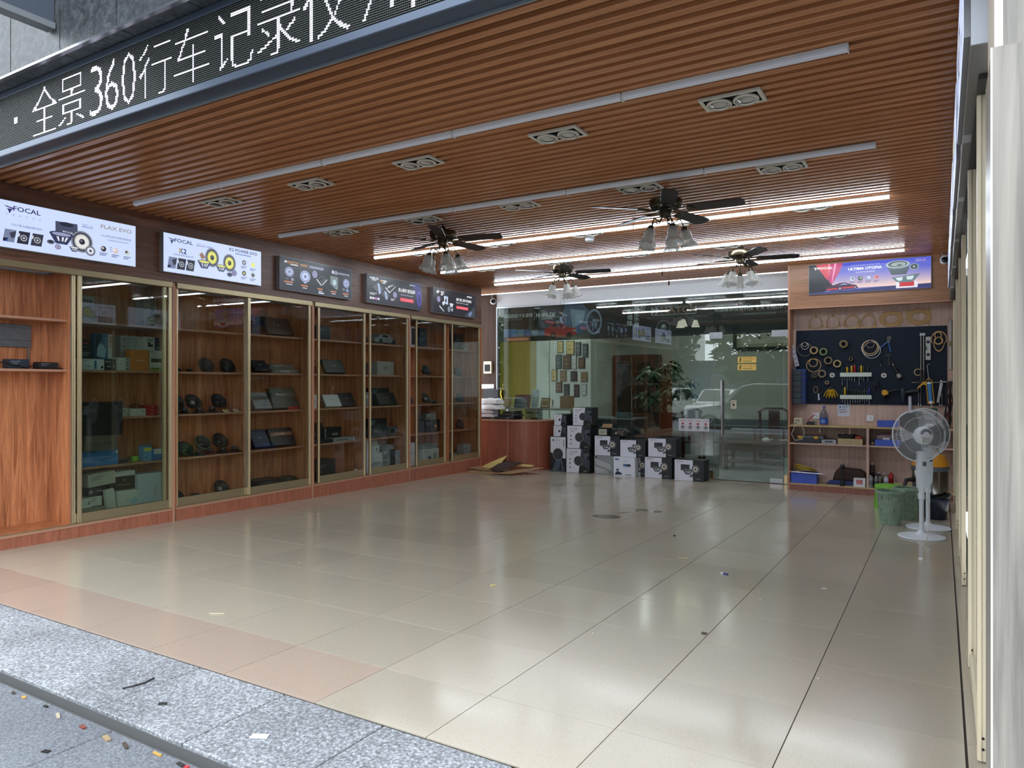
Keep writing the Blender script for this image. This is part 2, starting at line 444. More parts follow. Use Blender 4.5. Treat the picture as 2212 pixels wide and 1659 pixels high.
# ------------------------------------------------------------------ left wall with display cabinets
CA = rad(91.833); CU = Vector((math.cos(CA), math.sin(CA), 0)); CN = Vector((-math.sin(CA), math.cos(CA), 0))
CO = Vector((-5.6, 0.266, 0))
def cw(u, v, z=0.0): return tuple(CO + CU*u + CN*v + Vector((0, 0, z)))
wlft = struct(part('wall_left', B(-0.9, 7.7, 0.46, 0.56, -0.2, 3.1), M_white, None, loc=cw(0, 0), rot=(0, 0, CA)))
part('header_panel', B(-0.9, 7.66, 0.0, 0.45, 2.43, 3.085), M_header, wlft)
part('header_shadow_strip', B(-0.9, 7.66, 0.02, 0.45, 3.0855, 3.0985), M_blackm, wlft)
SHZ = (1.97, 1.515, 1.065, 0.605)
def cabinet(u0, u1, label, doors, um, short=False):
    t = thing('display_cabinet', label, 'cabinet', cw(u0, 0, FZ(u0+.266)), CA, 'display cabinets along the left wall')
    z0 = FZ(u0 + .266); w = u1 - u0; dz = -z0
    zf = FZ(u1 + .266) - z0
    s = MB()
    for a in (0.0, w-.02):
        part('side_panel', B(a+.0005, a+.0195, 0.012, 0.44, 0.10+dz, 2.40+dz), M_cab, t)
    part('back_panel', B(0.02, w-.02, 0.43, 0.445, 0.10+dz, 2.40+dz), M_cab, t)
    part('base_board', B(0.02, w-.02, 0.03, 0.43, 0.09+dz, 0.112+dz), M_cab, t)
    part('plinth', MB().prism([(0.001, 0.0), (w-.001, zf), (w-.001, 0.088+dz), (0.001, 0.088+dz)], 0.0, 0.03), M_plinth, t)
    part('plinth_edge', B(0.0, w, -0.006, 0.03, 0.089+dz, 0.108+dz), M_cabedge, t)
    part('post_edge', B(w-.012, w+.012, -0.008, 0.012, zf, 2.42+dz), M_cabedge if u1 < 7 else M_cab, t)
    part('top_rail', B(0.013, w-.013, -0.012, 0.06, 2.372+dz, 2.43+dz), M_champd, t, bevel=0.004)
    part('bottom_track', B(0.02, w-.02, 0.0, 0.03, 0.108+dz, 0.116+dz), M_champd, t)
    part('divider', B(um-u0, um-u0+.018, 0.06, 0.43, 0.112+dz, 2.40+dz), M_cab, t)
    bays = [(0.02, um-u0), (um-u0+.018, w-.02)]
    for z, (s0, s1) in [(z, q) for z in SHZ for q in bays]:
        if short and s0 < .1 and z < 1.2: continue
        sh = part('shelf', B(s0, s1, 0.115, 0.43, z-.02+dz, z+dz), M_cab, t)
        part('edge_band', B(s0, s1, 0.111, 0.115, z-.021+dz, z+.0005+dz), M_cabedge, sh)
    for (a, b, tr) in doors:
        v = 0.006 + 0.026*tr; a -= u0; b -= u0
        d = thing('sliding_door', '', '', (0, 0, 0)); d.parent = t
        for k in ('label', 'category'): del d[k]
        part('pane', B(a+.02, b-.02, v+.009, v+.013, 0.2+dz, 2.36+dz), M_glassc, d)
        for x in (a, b-.036):
            st = MB().box(x, x+.036, v, v+.022, 0.118+dz, 2.375+dz)
            st.box(x+.010, x+.014, v-.004, v, 0.118+dz, 2.375+dz); st.box(x+.024, x+.028, v-.004, v, 0.118+dz, 2.375+dz)
            part('stile', st, M_champ, d)
        part('bottom_rail', B(a+.036, b-.036, v+.002, v+.02, 0.118+dz, 0.2+dz), M_champd, d)
    return t
cabinet(-0.37, 1.61, 'open-fronted wooden display cabinet nearest the street, glass doors slid to one side', [(0.645, 1.60, 0), (0.60, 1.55, 1)], .605, True)
cabinet(1.635, 3.57, 'wooden display cabinet holding loudspeakers and amplifiers, second from the street', [(1.65, 2.60, 1), (2.565, 3.55, 0)], 2.60)
cabinet(3.595, 5.58, 'wooden display cabinet with a laptop-like silver amplifier, third from the street', [(3.70, 4.62, 1), (4.675, 5.56, 0)], 4.63)
cabinet(5.605, 7.64, 'wooden display cabinet in the corner beside the rounded counter', [(5.79, 6.60, 1), (6.735, 7.62, 0)], 6.72)

# ------------------------------------------------------------------ back wall, office shopfront glass
GY = 8.77
wb = struct(part('wall_back', B(-6.6, -6.05, GY-.03, GY+.1, -0.2, 3.07), wood('back_panel_laminate', (50, 32, 22), (76, 48, 34), 'Z', 0.8, 34, 0.05)))
wt = struct(part('trim_1', B(-6.05, -0.745, GY-.02, GY+.12, 2.825, 3.07), M_white))
struct(part('trim_2', B(-6.05, -0.745, GY-.03, GY+.02, 2.80, 2.825), mat('white_metal_channel', (226, 232, 236), 0.25, 0.3)))
struct(part('trim_3', B(-6.052, -6.03, GY-.03, GY+.02, -0.14, 2.80), M_steel))
edges = [(-6.03, -4.782), (-4.778, -3.378), (-3.374, -1.992)]
for k, (a, b) in enumerate(edges):
    w_ = part('window_%d' % (k+1), B(a, b, GY-.006, GY+.006, FZ(GY)+.01, 2.80), M_glassw); struct(w_)
    part('bottom_channel', B(a, b, GY-.015, GY+.015, FZ(GY)-.002, FZ(GY)+.01), M_champd, w_)
w_ = struct(part('window_4', B(-1.988, -0.93, GY-.006, GY+.006, 2.162, 2.80), M_glassw))
w_ = struct(part('window_5', B(-0.926, -0.77, GY-.006, GY+.006, FZ(GY)+.01, 2.80), M_glassw))
dr = struct(thing('door_1', 'frameless glass office door with long steel pull handle', 'door', (-1.985, GY, FZ(GY)+.012)))
for k in ('label', 'category'): del dr[k]
HB = 2.153 - FZ(GY) - .012
part('pane', B(0, 1.05, -0.006, 0.006, 0.0, HB), M_glassw, dr)
part('top_patch_fitting', B(-0.07, 0.14, -0.016, 0.016, HB-.05, HB+.055), M_steel, dr, bevel=.003)
part('top_patch_fitting', B(0.88, 1.2, -0.016, 0.016, HB-.05, HB+.055), M_steel, dr, bevel=.003)
part('bottom_patch_fitting', B(0.85, 1.045, -0.016, 0.016, -.004, 0.07), M_steel, dr, bevel=.003)
part('bottom_patch_fitting', B(-0.07, -0.005, -0.016, 0.016, -.004, 0.13), mat('satin_brass', (205, 180, 140), 0.25, 0.9), dr, bevel=.003)
part('bottom_patch_fitting', B(1.058, 1.11, -0.016, 0.016, -.004, 0.13), MATS['satin_brass'], dr, bevel=.003)
part('threshold_strip', B(0, 1.05, -0.03, 0.0, -0.012, -0.004), mat('bronze_strip', (70, 50, 38), 0.4, 0.6), dr)
hd = MB()
for s_ in (-1, 1):
    hd.cyl((0.135, s_*0.05, 0.70), (0.135, s_*0.05, 1.56), 0.016, n=14)
for z in (0.82, 1.44): hd.cyl((0.135, -0.05, z), (0.135, 0.05, z), 0.008, n=8)
part('pull_handle', hd, M_chrome, dr, smooth=True)

# ------------------------------------------------------------------ alcove (tool bay) at the right of the back wall
AY, AB = 8.13, 8.44
al = struct(part('wall_alcove', B(-0.745, 1.27, AB, AB+.03, -0.14, 2.47), M_alc))
part('side_panel', B(-0.762, -0.738, AY, GY+.02, FZ(AY), 3.07), mat('alcove_side_laminate', (178, 128, 102), 0.4), al)
part('side_panel', B(1.245, 1.27, AY, AB, FZ(AY), 2.47), M_alc, al)
part('header_panel', B(-0.738, 1.27, AY, AB+.1, 2.465, 3.069), M_alch, al)
part('soffit_edge', B(-0.74, 1.27, AY-.004, AY+.02, 2.447, 2.466), M_cabedge, al)
part('plinth', B(-0.738, 1.245, AY, AY+.02, FZ(AY)-.002, -0.036), wood('alcove_plinth_laminate', (132, 82, 72), (160, 106, 92), 'Z', 0.5, 40, 0.1), al)
M_ledge = mat('worn_edge', (190, 164, 120), 0.6, noise=0.12, nscale=30)
part('base_board', B(-0.738, 1.245, AY-.004, AB, -0.036, -0.018), M_ledge, al)
part('worktop', B(-0.738, 1.245, AY-.004, AB, 0.785, 0.805), M_ledge, al)
part('shelf', B(-0.738, 0.245, AY, AB, 0.535, 0.552), M_alc, al)
part('shelf', B(0.275, 1.245, AY, AB, 0.535, 0.552), M_alc, al)
part('divider', B(0.245, 0.275, AY-.002, AB, -0.018, 0.785), M_alc, al)
for x in (-0.35, 0.03): part('bracket', MB().prism([(AY+.03, .785), (AY+.12, .785), (AY+.04, .70), (AY+.03, .70)], x, x+.012, 'X'), M_alc, al)

# ------------------------------------------------------------------ right side: cream sliding doors, beam, pillar
wr = struct(part('wall_right', B(1.75, 1.85, -0.1, 8.8, -0.3, 3.2), mat('neighbour_wall', (92, 72, 60), 0.7)))
part('door_track', MB().add([(1.292,-.4,FZ(-.4)+.004),(1.33,-.4,FZ(-.4)+.004),(1.33,8.1,FZ(8.1)+.004),(1.292,8.1,FZ(8.1)+.004),(1.292,-.4,FZ(-.4)-.004),(1.33,-.4,FZ(-.4)-.004),(1.33,8.1,FZ(8.1)-.004),(1.292,8.1,FZ(8.1)-.004)], [(0,1,2,3),(7,6,5,4),(0,4,5,1),(1,5,6,2),(2,6,7,3),(3,7,4,0)]), M_blackm, fl)
bm_ = struct(part('beam_right', B(1.205, 1.30, 0.02, 8.12, 2.46, 3.09), mat('grey_metal_beam', (128, 126, 122), 0.45, 0.2)))
part('end_cap', B(1.203, 1.302, 0.012, 0.02, 2.452, 3.0), mat('pale_grey_metal', (186, 190, 198), 0.4, 0.2), bm_)
for y in (1.0, 2.2, 3.6, 5.0, 6.6): part('joint_cover', B(1.204, 1.301, y, y+.1, 2.454, 2.46), mat('pale_grey_metal', (186, 190, 198), 0.4, 0.2), bm_)
dtop = 2.44
for k, (y, x0, x1) in enumerate(((0.46, 1.235, 1.275), (1.53, 1.235, 1.262), (1.60, 1.265, 1.288), (2.75, 1.265, 1.288), (3.34, 1.243, 1.27), (4.43, 1.243, 1.268), (4.8, 1.262, 1.288), (5.85, 1.243, 1.268), (6.9, 1.262, 1.288), (7.9, 1.243, 1.268))):
    st = MB().box(x0, x1, y, y+.05, FZ(y)+.006, dtop).box(x0+.008, x0+.013, y-.004, y, FZ(y)+.006, dtop)
    s_ = struct(part('door_%d' % (k+2), st, M_beige))
    part('screw_head', MB().cyl((x0+.018, y-.002, FZ(y)+.05), (x0+.018, y+.004, FZ(y)+.05), .005, n=8).cyl((x0+.018, y-.002, FZ(y)+.09), (x0+.018, y+.004, FZ(y)+.09), .005, n=8), M_black, s_)
    if k in (0, 2, 4, 6, 8):
        part('pane', B((x0+x1)/2-.003, (x0+x1)/2+.003, y+.05, y+1.05, FZ(y+1)+.05, dtop), M_glassw, s_)
        part('bottom_rail', B(x0+.004, x1-.004, y+.05, y+1.05, FZ(y)+.008, FZ(y)+.06), M_beige, s_)
struct(part('trim_4', B(1.235, 1.30, 0.3, 8.1, dtop, 2.458), mat('dark_track', (60, 56, 52), 0.6)))
pl = struct(part('wall_front', B(1.237, 2.6, -0.42, -0.10, -0.2, 2.262), M_pillar))
part('corner_strip', B(1.234, 1.2385, -0.422, -0.414, -0.15, 2.262), mat('white_edge_strip', (214, 214, 208), 0.4), pl)
part('upper_panel', B(1.262, 2.6, -0.405, -0.10, 2.265, 3.25), M_pillar, pl)
part('upper_corner_strip', B(1.243, 1.262, -0.408, -0.10, 2.267, 3.25), mat('pale_corner_strip', (206, 196, 180), 0.4), pl)

# ------------------------------------------------------------------ facade above the opening
M_stone = speckle('dark_slate_cladding', ((44, 47, 50), (62, 66, 69), (88, 92, 95)), 26, 0.5, 0.2)
fa = struct(part('wall_facade', B(-9, 4, -0.50, 0.0, 3.26, 7.5), mat('mortar_dark', (30, 32, 34), 0.9)))
for r_ in range(4):
    for i in range(20):
        x0 = -8.63 + i*0.5505
        part('stone_panel', B(x0+.004, x0+.5465, -0.522, -0.50, 3.25+r_*1.0, 3.25+r_*1.0+.994), M_stone, fa)
for i in range(20):
    x0 = -8.63 + i*0.5505
    part('soffit_stone', B(x0+.004, x0+.5465, -0.50, -0.33, 3.242, 3.26), M_stone, fa)
part('metal_edge', B(-9, 4, -0.526, -0.50, 3.236, 3.25), M_steel, fa)
struct(part('trim_5', B(-7.2, 1.24, -0.32, -0.30, 2.90, 3.26), M_blackm))
# ------------------------------------------------------------------ light-box signs
NAVY = (22, 26, 92); SKYW = (196, 212, 255); GREYT = (150, 146, 142)
def focal_logo(a, u, v, h, c, L=2):
    """squiggle mark: three tapering strokes"""
    a.poly([(u, v+h), (u+h*1.15, v+h*.80), (u+h*1.1, v+h*.66), (u+h*.35, v+h*.80), (u+.1*h, v+h*.9)], c, L)
    a.poly([(u+h*.22, v+h*.60), (u+h*1.05, v+h*.66), (u+h*1.12, v+h*.78), (u+h*.98, v+h*.52), (u+h*.45, v+h*.50)], c, L)
    a.poly([(u+h*.45, v+h*.50), (u+h*.95, v+h*.50), (u+h*.82, v+h*.34), (u+h*.55, v+h*.28), (u+h*.48, v+h*.36)], c, L)
    a.poly([(u+h*.55, v+h*.28), (u+h*.80, v+h*.32), (u+h*.74, v+h*.16), (u+h*.66, v), (u+h*.55, v+h*.12)], c, L)
def made_in(a, u, v, w, c):
    a.text(u, v+.022, .009, 'MADE   IN', c, w=w); a.rect(u, v+.014, u+w*.42, v+.016, c, 2); a.rect(u+w*.58, v+.014, u+w, v+.016, (200, 60, 70), 2)
    a.text(u, v, .011, 'FRANCE', c, w=w, bold=.02)
def photo3(a, u, v, w, h, gap):
    for i in range(3):
        x = u + i*(w+gap)
        a.poly([(x, v), (x+w, v), (x+w+.018, v+h), (x+.018, v+h)], ((120, 130, 160), (40, 44, 60), (52, 56, 72))[i], 2)
        if i == 0:
            a.poly([(x+.07, v+.03), (x+w+.008, v+.05), (x+w+.017, v+h-.005), (x+.05, v+h-.03)], (56, 60, 78), 3); a.rect(x+.004, v+.004, x+.04, v+.03, (24, 28, 40), 4); a.rect(x+.025, v+.006, x+.038, v+.018, (60, 110, 220), 5)
        else:
            a.driver(x+w*.62, v+h*.48, h*.26, 1.0, (190, 194, 205), (70, 74, 84), (220, 222, 230), 3); a.poly([(x+.004, v+h*.5), (x+.022, v+h*.55), (x+.026, v+h*.8), (x+.012, v+h*.82)], (200, 206, 220), 3)
def lightbox(label, loc, rz, w, h, dp, base, art, group, e=0.9):
    t = thing('lightbox_sign', label, 'sign', loc, rz, group)
    fr = MB().box(0, w, -dp, -.0002, 0, .012).box(0, w, -dp, -.0002, h-.012, h).box(0, .012, -dp, -.0002, .012, h-.012).box(w-.012, w, -dp, -.0002, .012, h-.012)
    part('frame', fr, mat('lightbox_frame_grey', (146, 148, 152), 0.4, 0.4), t)
    part('face', B(.004, w-.004, -dp-.001, -dp+.004, .004, h-.004), ink(base, e), t)
    art.build('artwork', t, (0, -dp-.0012, 0))
    return t
LW, LH, LD = 1.245, 0.398, 0.06
LG = 'lightbox signs above the display cabinets'
def flax_art(e):
    a = Art(e)
    a.rect(.006, .006, LW-.006, LH-.006, (206, 220, 255), 1)
    focal_logo(a, .088, .290, .062, NAVY); a.text(.157, .318, .040, 'FOCAL', NAVY, w=.215, bold=.012)
    for i, c_ in enumerate('法国精密音响'): a.text(.10+i*.052, .275, .013, c_, (90, 100, 150))
    a.text(.14, .190, .021, '只为少数人准备的美妙音乐', (60, 70, 140), w=.245)
    photo3(a, .075, .052, .088, .105, .020)
    a.poly([(.495, .19), (.69, .20), (.685, .305), (.495, .30)], (70, 76, 100), 2); a.disc(.59, .285, .06, (38, 42, 60), 3, .02); focal_logo(a, .55, .205, .022, (235, 238, 250), 4); a.text(.578, .207, .018, 'FOCAL', (235, 238, 250), 4, w=.07)
    a.driver(.725, .155, .098, 1.0, (58, 64, 86), (226, 226, 224), (44, 46, 62), 5)
    a.basket(.545, .19, .205, (52, 58, 92), (150, 156, 190), 6)
    a.driver(.80, .085, .047, 1.0, (88, 94, 116), (224, 228, 240), (60, 64, 84), 10)
    a.basket(.655, .09, .085, (80, 86, 110), (226, 226, 214), 9)
    a.disc(.455, .108, .032, (88, 92, 112), 5, .019); a.disc(.455, .112, .02, (44, 46, 60), 6, .011); a.driver(.515, .075, .026, .9, (104, 98, 150), (190, 186, 220), (36, 36, 44), 8)
    made_in(a, .728, .288, .096, (70, 80, 150))
    a.text(.90, .312, .037, 'FLAX EVO', GREYT, w=.30, bold=.015)
    a.text(.905, .238, .022, 'Focal专利技术·新型亚麻音盆', (70, 84, 140), w=.29); a.text(.96, .208, .014, '法国原装制造·精选优质材料', (70, 84, 140), w=.21)
    for i, u in enumerate((.925, 1.04, 1.155)):
        a.disc(u, .125, .026, ((58, 56, 66), (214, 190, 190), (200, 204, 204))[i], 2); a.disc(u-.008, .131, .012, ((196, 180, 186), (236, 236, 240), (66, 66, 72))[i], 3)
        a.lines(u-.036, .078, .072, .009, 2, (60, 70, 130))
    for k in range(3): a.rect(.985, .112+k*.017, 1.006, .117+k*.017, (120, 130, 170), 2)
    return a
def k2_art(e):
    a = Art(e)
    a.rect(.006, .006, LW-.006, LH-.006, (206, 220, 255), 1)
    focal_logo(a, .055, .292, .060, NAVY); a.text(.125, .318, .038, 'FOCAL', NAVY, w=.215, bold=.012)
    made_in(a, .385, .318, .10, (80, 90, 160)); a.text(.498, .318, .024, '法国制造', (90, 100, 170), w=.09)
    a.text(.18, .212, .052, 'K2', NAVY, w=.085, bold=.02); a.poly([(.182, .216), (.20, .24), (.182, .262)], (214, 196, 90), 3)
    a.text(.112, .183, .018, '拓展车载音响性能的边界', (60, 70, 140), w=.235)
    photo3(a, .045, .045, .092, .115, .014)
    a.poly([(.40, .235), (.455, .275), (.52, .20), (.46, .16)], (196, 200, 214), 2); a.poly([(.42, .235), (.45, .26), (.49, .215), (.45, .19)], (150, 110, 100), 3)
    Y_ = (226, 226, 120)
    a.driver(.575, .225, .088, 1.15, (70, 78, 112), Y_, (52, 54, 64), 5); a.driver(.80, .20, .085, 1.15, (70, 78, 112), Y_, (52, 54, 64), 5)
    a.basket(.475, .165, .165, (78, 86, 120), Y_, 10); a.basket(.69, .15, .14, (78, 86, 120), Y_, 10)
    a.driver(.86, .10, .036, 1.0, (110, 112, 156), (150, 150, 190), (90, 92, 130), 12); a.disc(.80, .072, .036, (90, 96, 120), 12, .024); a.disc(.80, .076, .022, (52, 56, 72), 13, .013)
    a.text(.80, .338, .034, 'K2 POWER EVO', NAVY, w=.385, bold=.012); a.lines(.88, .312, .30, .011, 1, (90, 100, 160))
    for i, (u, v) in enumerate(((1.0, .235), (1.125, .225), (1.0, .115), (1.125, .11))):
        a.disc(u, v, .028, ((84, 90, 104), Y_, (60, 64, 72), (150, 154, 150))[i], 2); a.disc(u, v, .016, ((180, 184, 196), (236, 236, 130), (180, 180, 110), (66, 68, 74))[i], 3)
        a.lines(u-.042, v-.05, .084, .009, 2, (70, 80, 140))
    return a
DKB = (34, 37, 47)
def steer(a, u, v, r):
    a.disc(u, v, r, (176, 170, 214), 3); a.ring(u, v, r*.66, r*.5, (30, 30, 40), 4)
    for k in range(3):
        t = k*2*PI/3 + .5; a.poly([(u, v), (u+r*.6*math.cos(t-.2), v+r*.6*math.sin(t-.2)), (u+r*.6*math.cos(t+.2), v+r*.6*math.sin(t+.2))], (40, 40, 52), 5)
def match_logo(a, u, v, w, h, L=2):
    for k in (0, 1): a.poly([(u+k*h*.55, v), (u+h*.6+k*h*.55, v+h/2), (u+k*h*.55, v+h)], (240, 240, 246), L)
    a.text(u+h*1.25, v, h*.9, 'MATCH', (240, 160, 70), L, w=w-h*1.25)
def match_art(e):
    a = Art(e)
    match_logo(a, .075, .325, .215, .034); a.rect(.17, .312, .29, .322, (235, 236, 244), 2)
    a.text(.33, .318, .032, '麦奇享受', (244, 170, 90), w=.12); a.text(.48, .316, .032, '发烧级音频享受品牌', (214, 220, 250), w=.245)
    a.disc(.90, .322, .022, (226, 230, 250), 2); a.disc(.90, .322, .012, (150, 160, 190), 3); a.ring(.955, .318, .024, .019, (230, 234, 250), 2)
    for k in range(3):
        t = PI/2 + k*2*PI/3; a.poly([(.955+.004*math.cos(t+1.6), .318+.004*math.sin(t+1.6)), (.955+.021*math.cos(t), .318+.021*math.sin(t)), (.955+.004*math.cos(t-1.6), .318+.004*math.sin(t-1.6))], (230, 234, 250), 3)
    a.text(.99, .306, .026, '宝马奔驰专车专用', (226, 230, 252), w=.215)
    O_ = (240, 150, 90)
    a.driver(.15, .225, .072, .82, (130, 140, 180), (176, 188, 224), (90, 96, 130)); a.rect(.09, .13, .135, .15, (80, 86, 96), 3); a.disc(.20, .138, .02, (150, 156, 170), 3)
    a.driver(.41, .20, .088, .86, (150, 160, 206), (190, 202, 240), (110, 118, 150)); a.poly([(.39, .115), (.43, .115), (.42, .13), (.40, .13)], (190, 200, 230), 3)
    steer(a, .575, .25, .043)
    a.poly([(.60, .19), (.71, .26), (.79, .21), (.68, .12)], (64, 70, 78), 3); a.poly([(.60, .19), (.61, .197), (.69, .128), (.68, .12)], (230, 236, 240), 4); a.poly([(.70, .135), (.79, .215), (.79, .20), (.70, .12)], (210, 216, 222), 4); a.poly([(.64, .19), (.72, .24), (.74, .225), (.66, .175)], (30, 32, 38), 4)
    a.poly([(.85, .27), (.99, .265), (.99, .11), (.96, .10), (.85, .16)], (120, 136, 130), 3); a.driver(.925, .19, .062, 1.1, (84, 92, 100), (160, 190, 200), (200, 214, 220), 4)
    a.driver(1.15, .205, .062, .95, (130, 140, 180), (170, 180, 220), (90, 96, 130)); a.rect(1.075, .105, 1.125, .135, (104, 116, 116), 3); a.disc(1.17, .115, .024, (130, 140, 190), 3)
    for (u, v, w) in ((.07, .095, .20), (.345, .078, .15), (.625, .070, .115), (.855, .062, .14), (1.085, .058, .15)):
        a.lines(u, v, w, .014, 1, O_); a.lines(u+w*.15, v-.026, w*.7, .011, 1, (226, 230, 246))
    a.rect(.64, .018, .735, .034, (210, 216, 240), 2)
    return a
def helix_logo(a, u, v, w, h, c, L=2):
    a.poly([(u, v), (u+h*.55, v+h/2), (u, v+h), (u+h*.18, v+h/2)], c, L); a.text(u+h*.6, v, h*.86, 'HELIX', c, L, w=w-h*.6, bold=.02)
def helix_art(e):
    a = Art(e)
    a.poly([(1.02, .39), (1.20, .39), (1.239, .30), (1.239, .06), (1.15, .12), (1.10, .25)], (52, 52, 110), 2); a.ring(1.205, .17, .06, .045, (90, 84, 190), 3, k=1.9); a.poly([(1.12, .02), (1.239, .02), (1.239, .10)], (50, 44, 96), 3)
    helix_logo(a, .06, .335, .19, .036, (244, 246, 252)); a.lines(.10, .318, .14, .01, 1, (230, 232, 240))
    a.poly([(.29, .345), (.325, .345), (.31, .305)], (230, 190, 60), 2); a.poly([(.275, .345), (.295, .345), (.305, .31)], (220, 70, 60), 3); a.lines(.335, .33, .085, .017, 2, (240, 240, 244))
    G_ = (84, 88, 98)
    a.poly([(.12, .225), (.245, .30), (.365, .225), (.265, .13)], G_, 2); a.poly([(.225, .285), (.26, .29), (.30, .165), (.265, .135), (.255, .14)], (170, 186, 220), 3)
    a.poly([(.30, .155), (.39, .21), (.50, .15), (.42, .065)], G_, 4); a.poly([(.37, .195), (.415, .19), (.45, .10), (.42, .07), (.405, .08)], (160, 176, 212), 5)
    a.poly([(.39, .24), (.545, .335), (.63, .285), (.49, .175)], (40, 42, 48), 4); a.poly([(.39, .24), (.395, .255), (.495, .195), (.49, .175)], (226, 230, 234), 5); a.poly([(.49, .175), (.495, .195), (.63, .298), (.63, .285)], (200, 206, 212), 5)
    for k in range(5): a.poly([(.44+k*.028, .235+k*.013), (.462+k*.028, .247+k*.013), (.478+k*.028, .285+k*.008), (.456+k*.028, .272+k*.008)], (214, 220, 226), 6)
    a.lines(.36, .335, .08, .01, 2, (220, 224, 230)); a.lines(.06, .135, .15, .01, 2, (226, 230, 236)); a.lines(.52, .095, .09, .01, 2, (226, 230, 236))
    for k in range(4): a.rect(.06+k*.055, .055, .10+k*.055, .085, ((238, 238, 242), (230, 232, 240), (210, 130, 214), (234, 236, 244))[k], 2)
    steer(a, .615, .165, .042); a.lines(.97, .345, .19, .015, 1, (226, 230, 240))
    a.text(.70, .225, .056, '匠心制作 发烧品质', (246, 246, 250), w=.40, bold=.02); a.text(.75, .172, .026, 'Ingenuity and fever quality', (210, 212, 240), w=.30)
    a.rect(.74, .09, 1.06, .142, (224, 66, 84), 2); a.text(.765, .102, .026, '为了热爱做极致音质', (255, 160, 170), 3, w=.27)
    return a
def brax_art(e):
    a = Art(e)
    a.text(.09, .315, .045, 'BRAX', (244, 246, 250), w=.22, bold=.03, shear=.3); a.poly([(.20, .30), (.24, .285), (.26, .30), (.31, .33), (.25, .31)], (244, 246, 250), 2)
    steer(a, .15, .22, .045)
    a.poly([(.30, .29), (.41, .285), (.415, .155), (.31, .165)], (196, 214, 246), 2); a.poly([(.31, .18), (.34, .18), (.34, .28), (.31, .285)], (236, 240, 250), 3)
    a.poly([(.17, .13), (.30, .18), (.42, .14), (.30, .04)], (34, 36, 44), 4); a.poly([(.17, .13), (.30, .045), (.30, .03), (.17, .10)], (210, 216, 226), 5); a.disc(.28, .165, .035, (200, 208, 222), 6, .03); a.disc(.28, .18, .028, (230, 236, 244), 7, .014)
    a.driver(.44, .085, .038, 1.2, (170, 176, 190), (96, 100, 112), (210, 214, 224), 6); a.driver(.53, .085, .028, 1.0, (210, 214, 224), (120, 124, 136), (220, 222, 230), 6); a.basket(.51, .175, .12, (180, 186, 200), (226, 230, 238), 5)
    a.poly([(.90, .02), (1.239, .20), (1.239, .0061), (.95, .0061)], (60, 64, 74), 2); a.poly([(1.02, .05), (1.10, .11), (1.15, .08), (1.07, .01)], (110, 128, 170), 3)
    a.lines(.98, .335, .21, .022, 1, (234, 236, 244))
    a.text(.655, .245, .05, '高端高保真汽车音响', (246, 246, 250), w=.46, bold=.02); a.text(.655, .20, .03, 'High-end hi-fi car audio', (226, 228, 246), w=.37)
    a.rect(.655, .115, 1.02, .165, (226, 62, 84), 2); a.text(.675, .127, .026, '高端汽车音响领导品牌', (255, 190, 198), 3, w=.32)
    return a
E_S = 0.50
SZ = 2.515
lightbox('pale blue FLAX EVO speaker lightbox, nearest the street', cw(-.086, 0, SZ), CA, LW, LH, LD, (206, 220, 255), flax_art(E_S), LG, E_S)
lightbox('pale blue K2 POWER EVO lightbox showing yellow-coned speakers', cw(1.45, 0, SZ), CA, LW, LH, LD, (206, 220, 255), k2_art(E_S), LG, E_S)
lightbox('dark MATCH lightbox with a row of five products', cw(2.973, 0, SZ), CA, 1.262, LH, LD, DKB, match_art(E_S), LG, E_S)
lightbox('dark HELIX lightbox with a red banner and silver processors', cw(4.54, 0, SZ), CA, 1.27, LH, LD, (36, 39, 48), helix_art(E_S), LG, E_S)
lightbox('dark BRAX lightbox in the corner beside the security camera', cw(6.11, 0, SZ), CA, 1.27, LH, LD, (24, 26, 36), brax_art(E_S), LG, E_S)
# right wall: the same kind of panels over the sliding doors
RG = 'lightbox signs over the sliding doors'
for k, (y, lb, art) in enumerate(((1.38, 'pale blue lightbox over the sliding doors, first from the street', flax_art), (2.88, 'pale blue lightbox over the sliding doors, second from the street', k2_art), (4.38, 'pale blue lightbox over the sliding doors, third from the street', flax_art), (5.88, 'pale blue lightbox over the sliding doors, fourth from the street', k2_art), (7.38, 'pale blue lightbox over the sliding doors, beside the tool bay', flax_art))):
    lightbox(lb, (1.205, y, 2.53), -PI/2, LW, LH, .018, (206, 220, 255), art(E_S), RG, E_S)
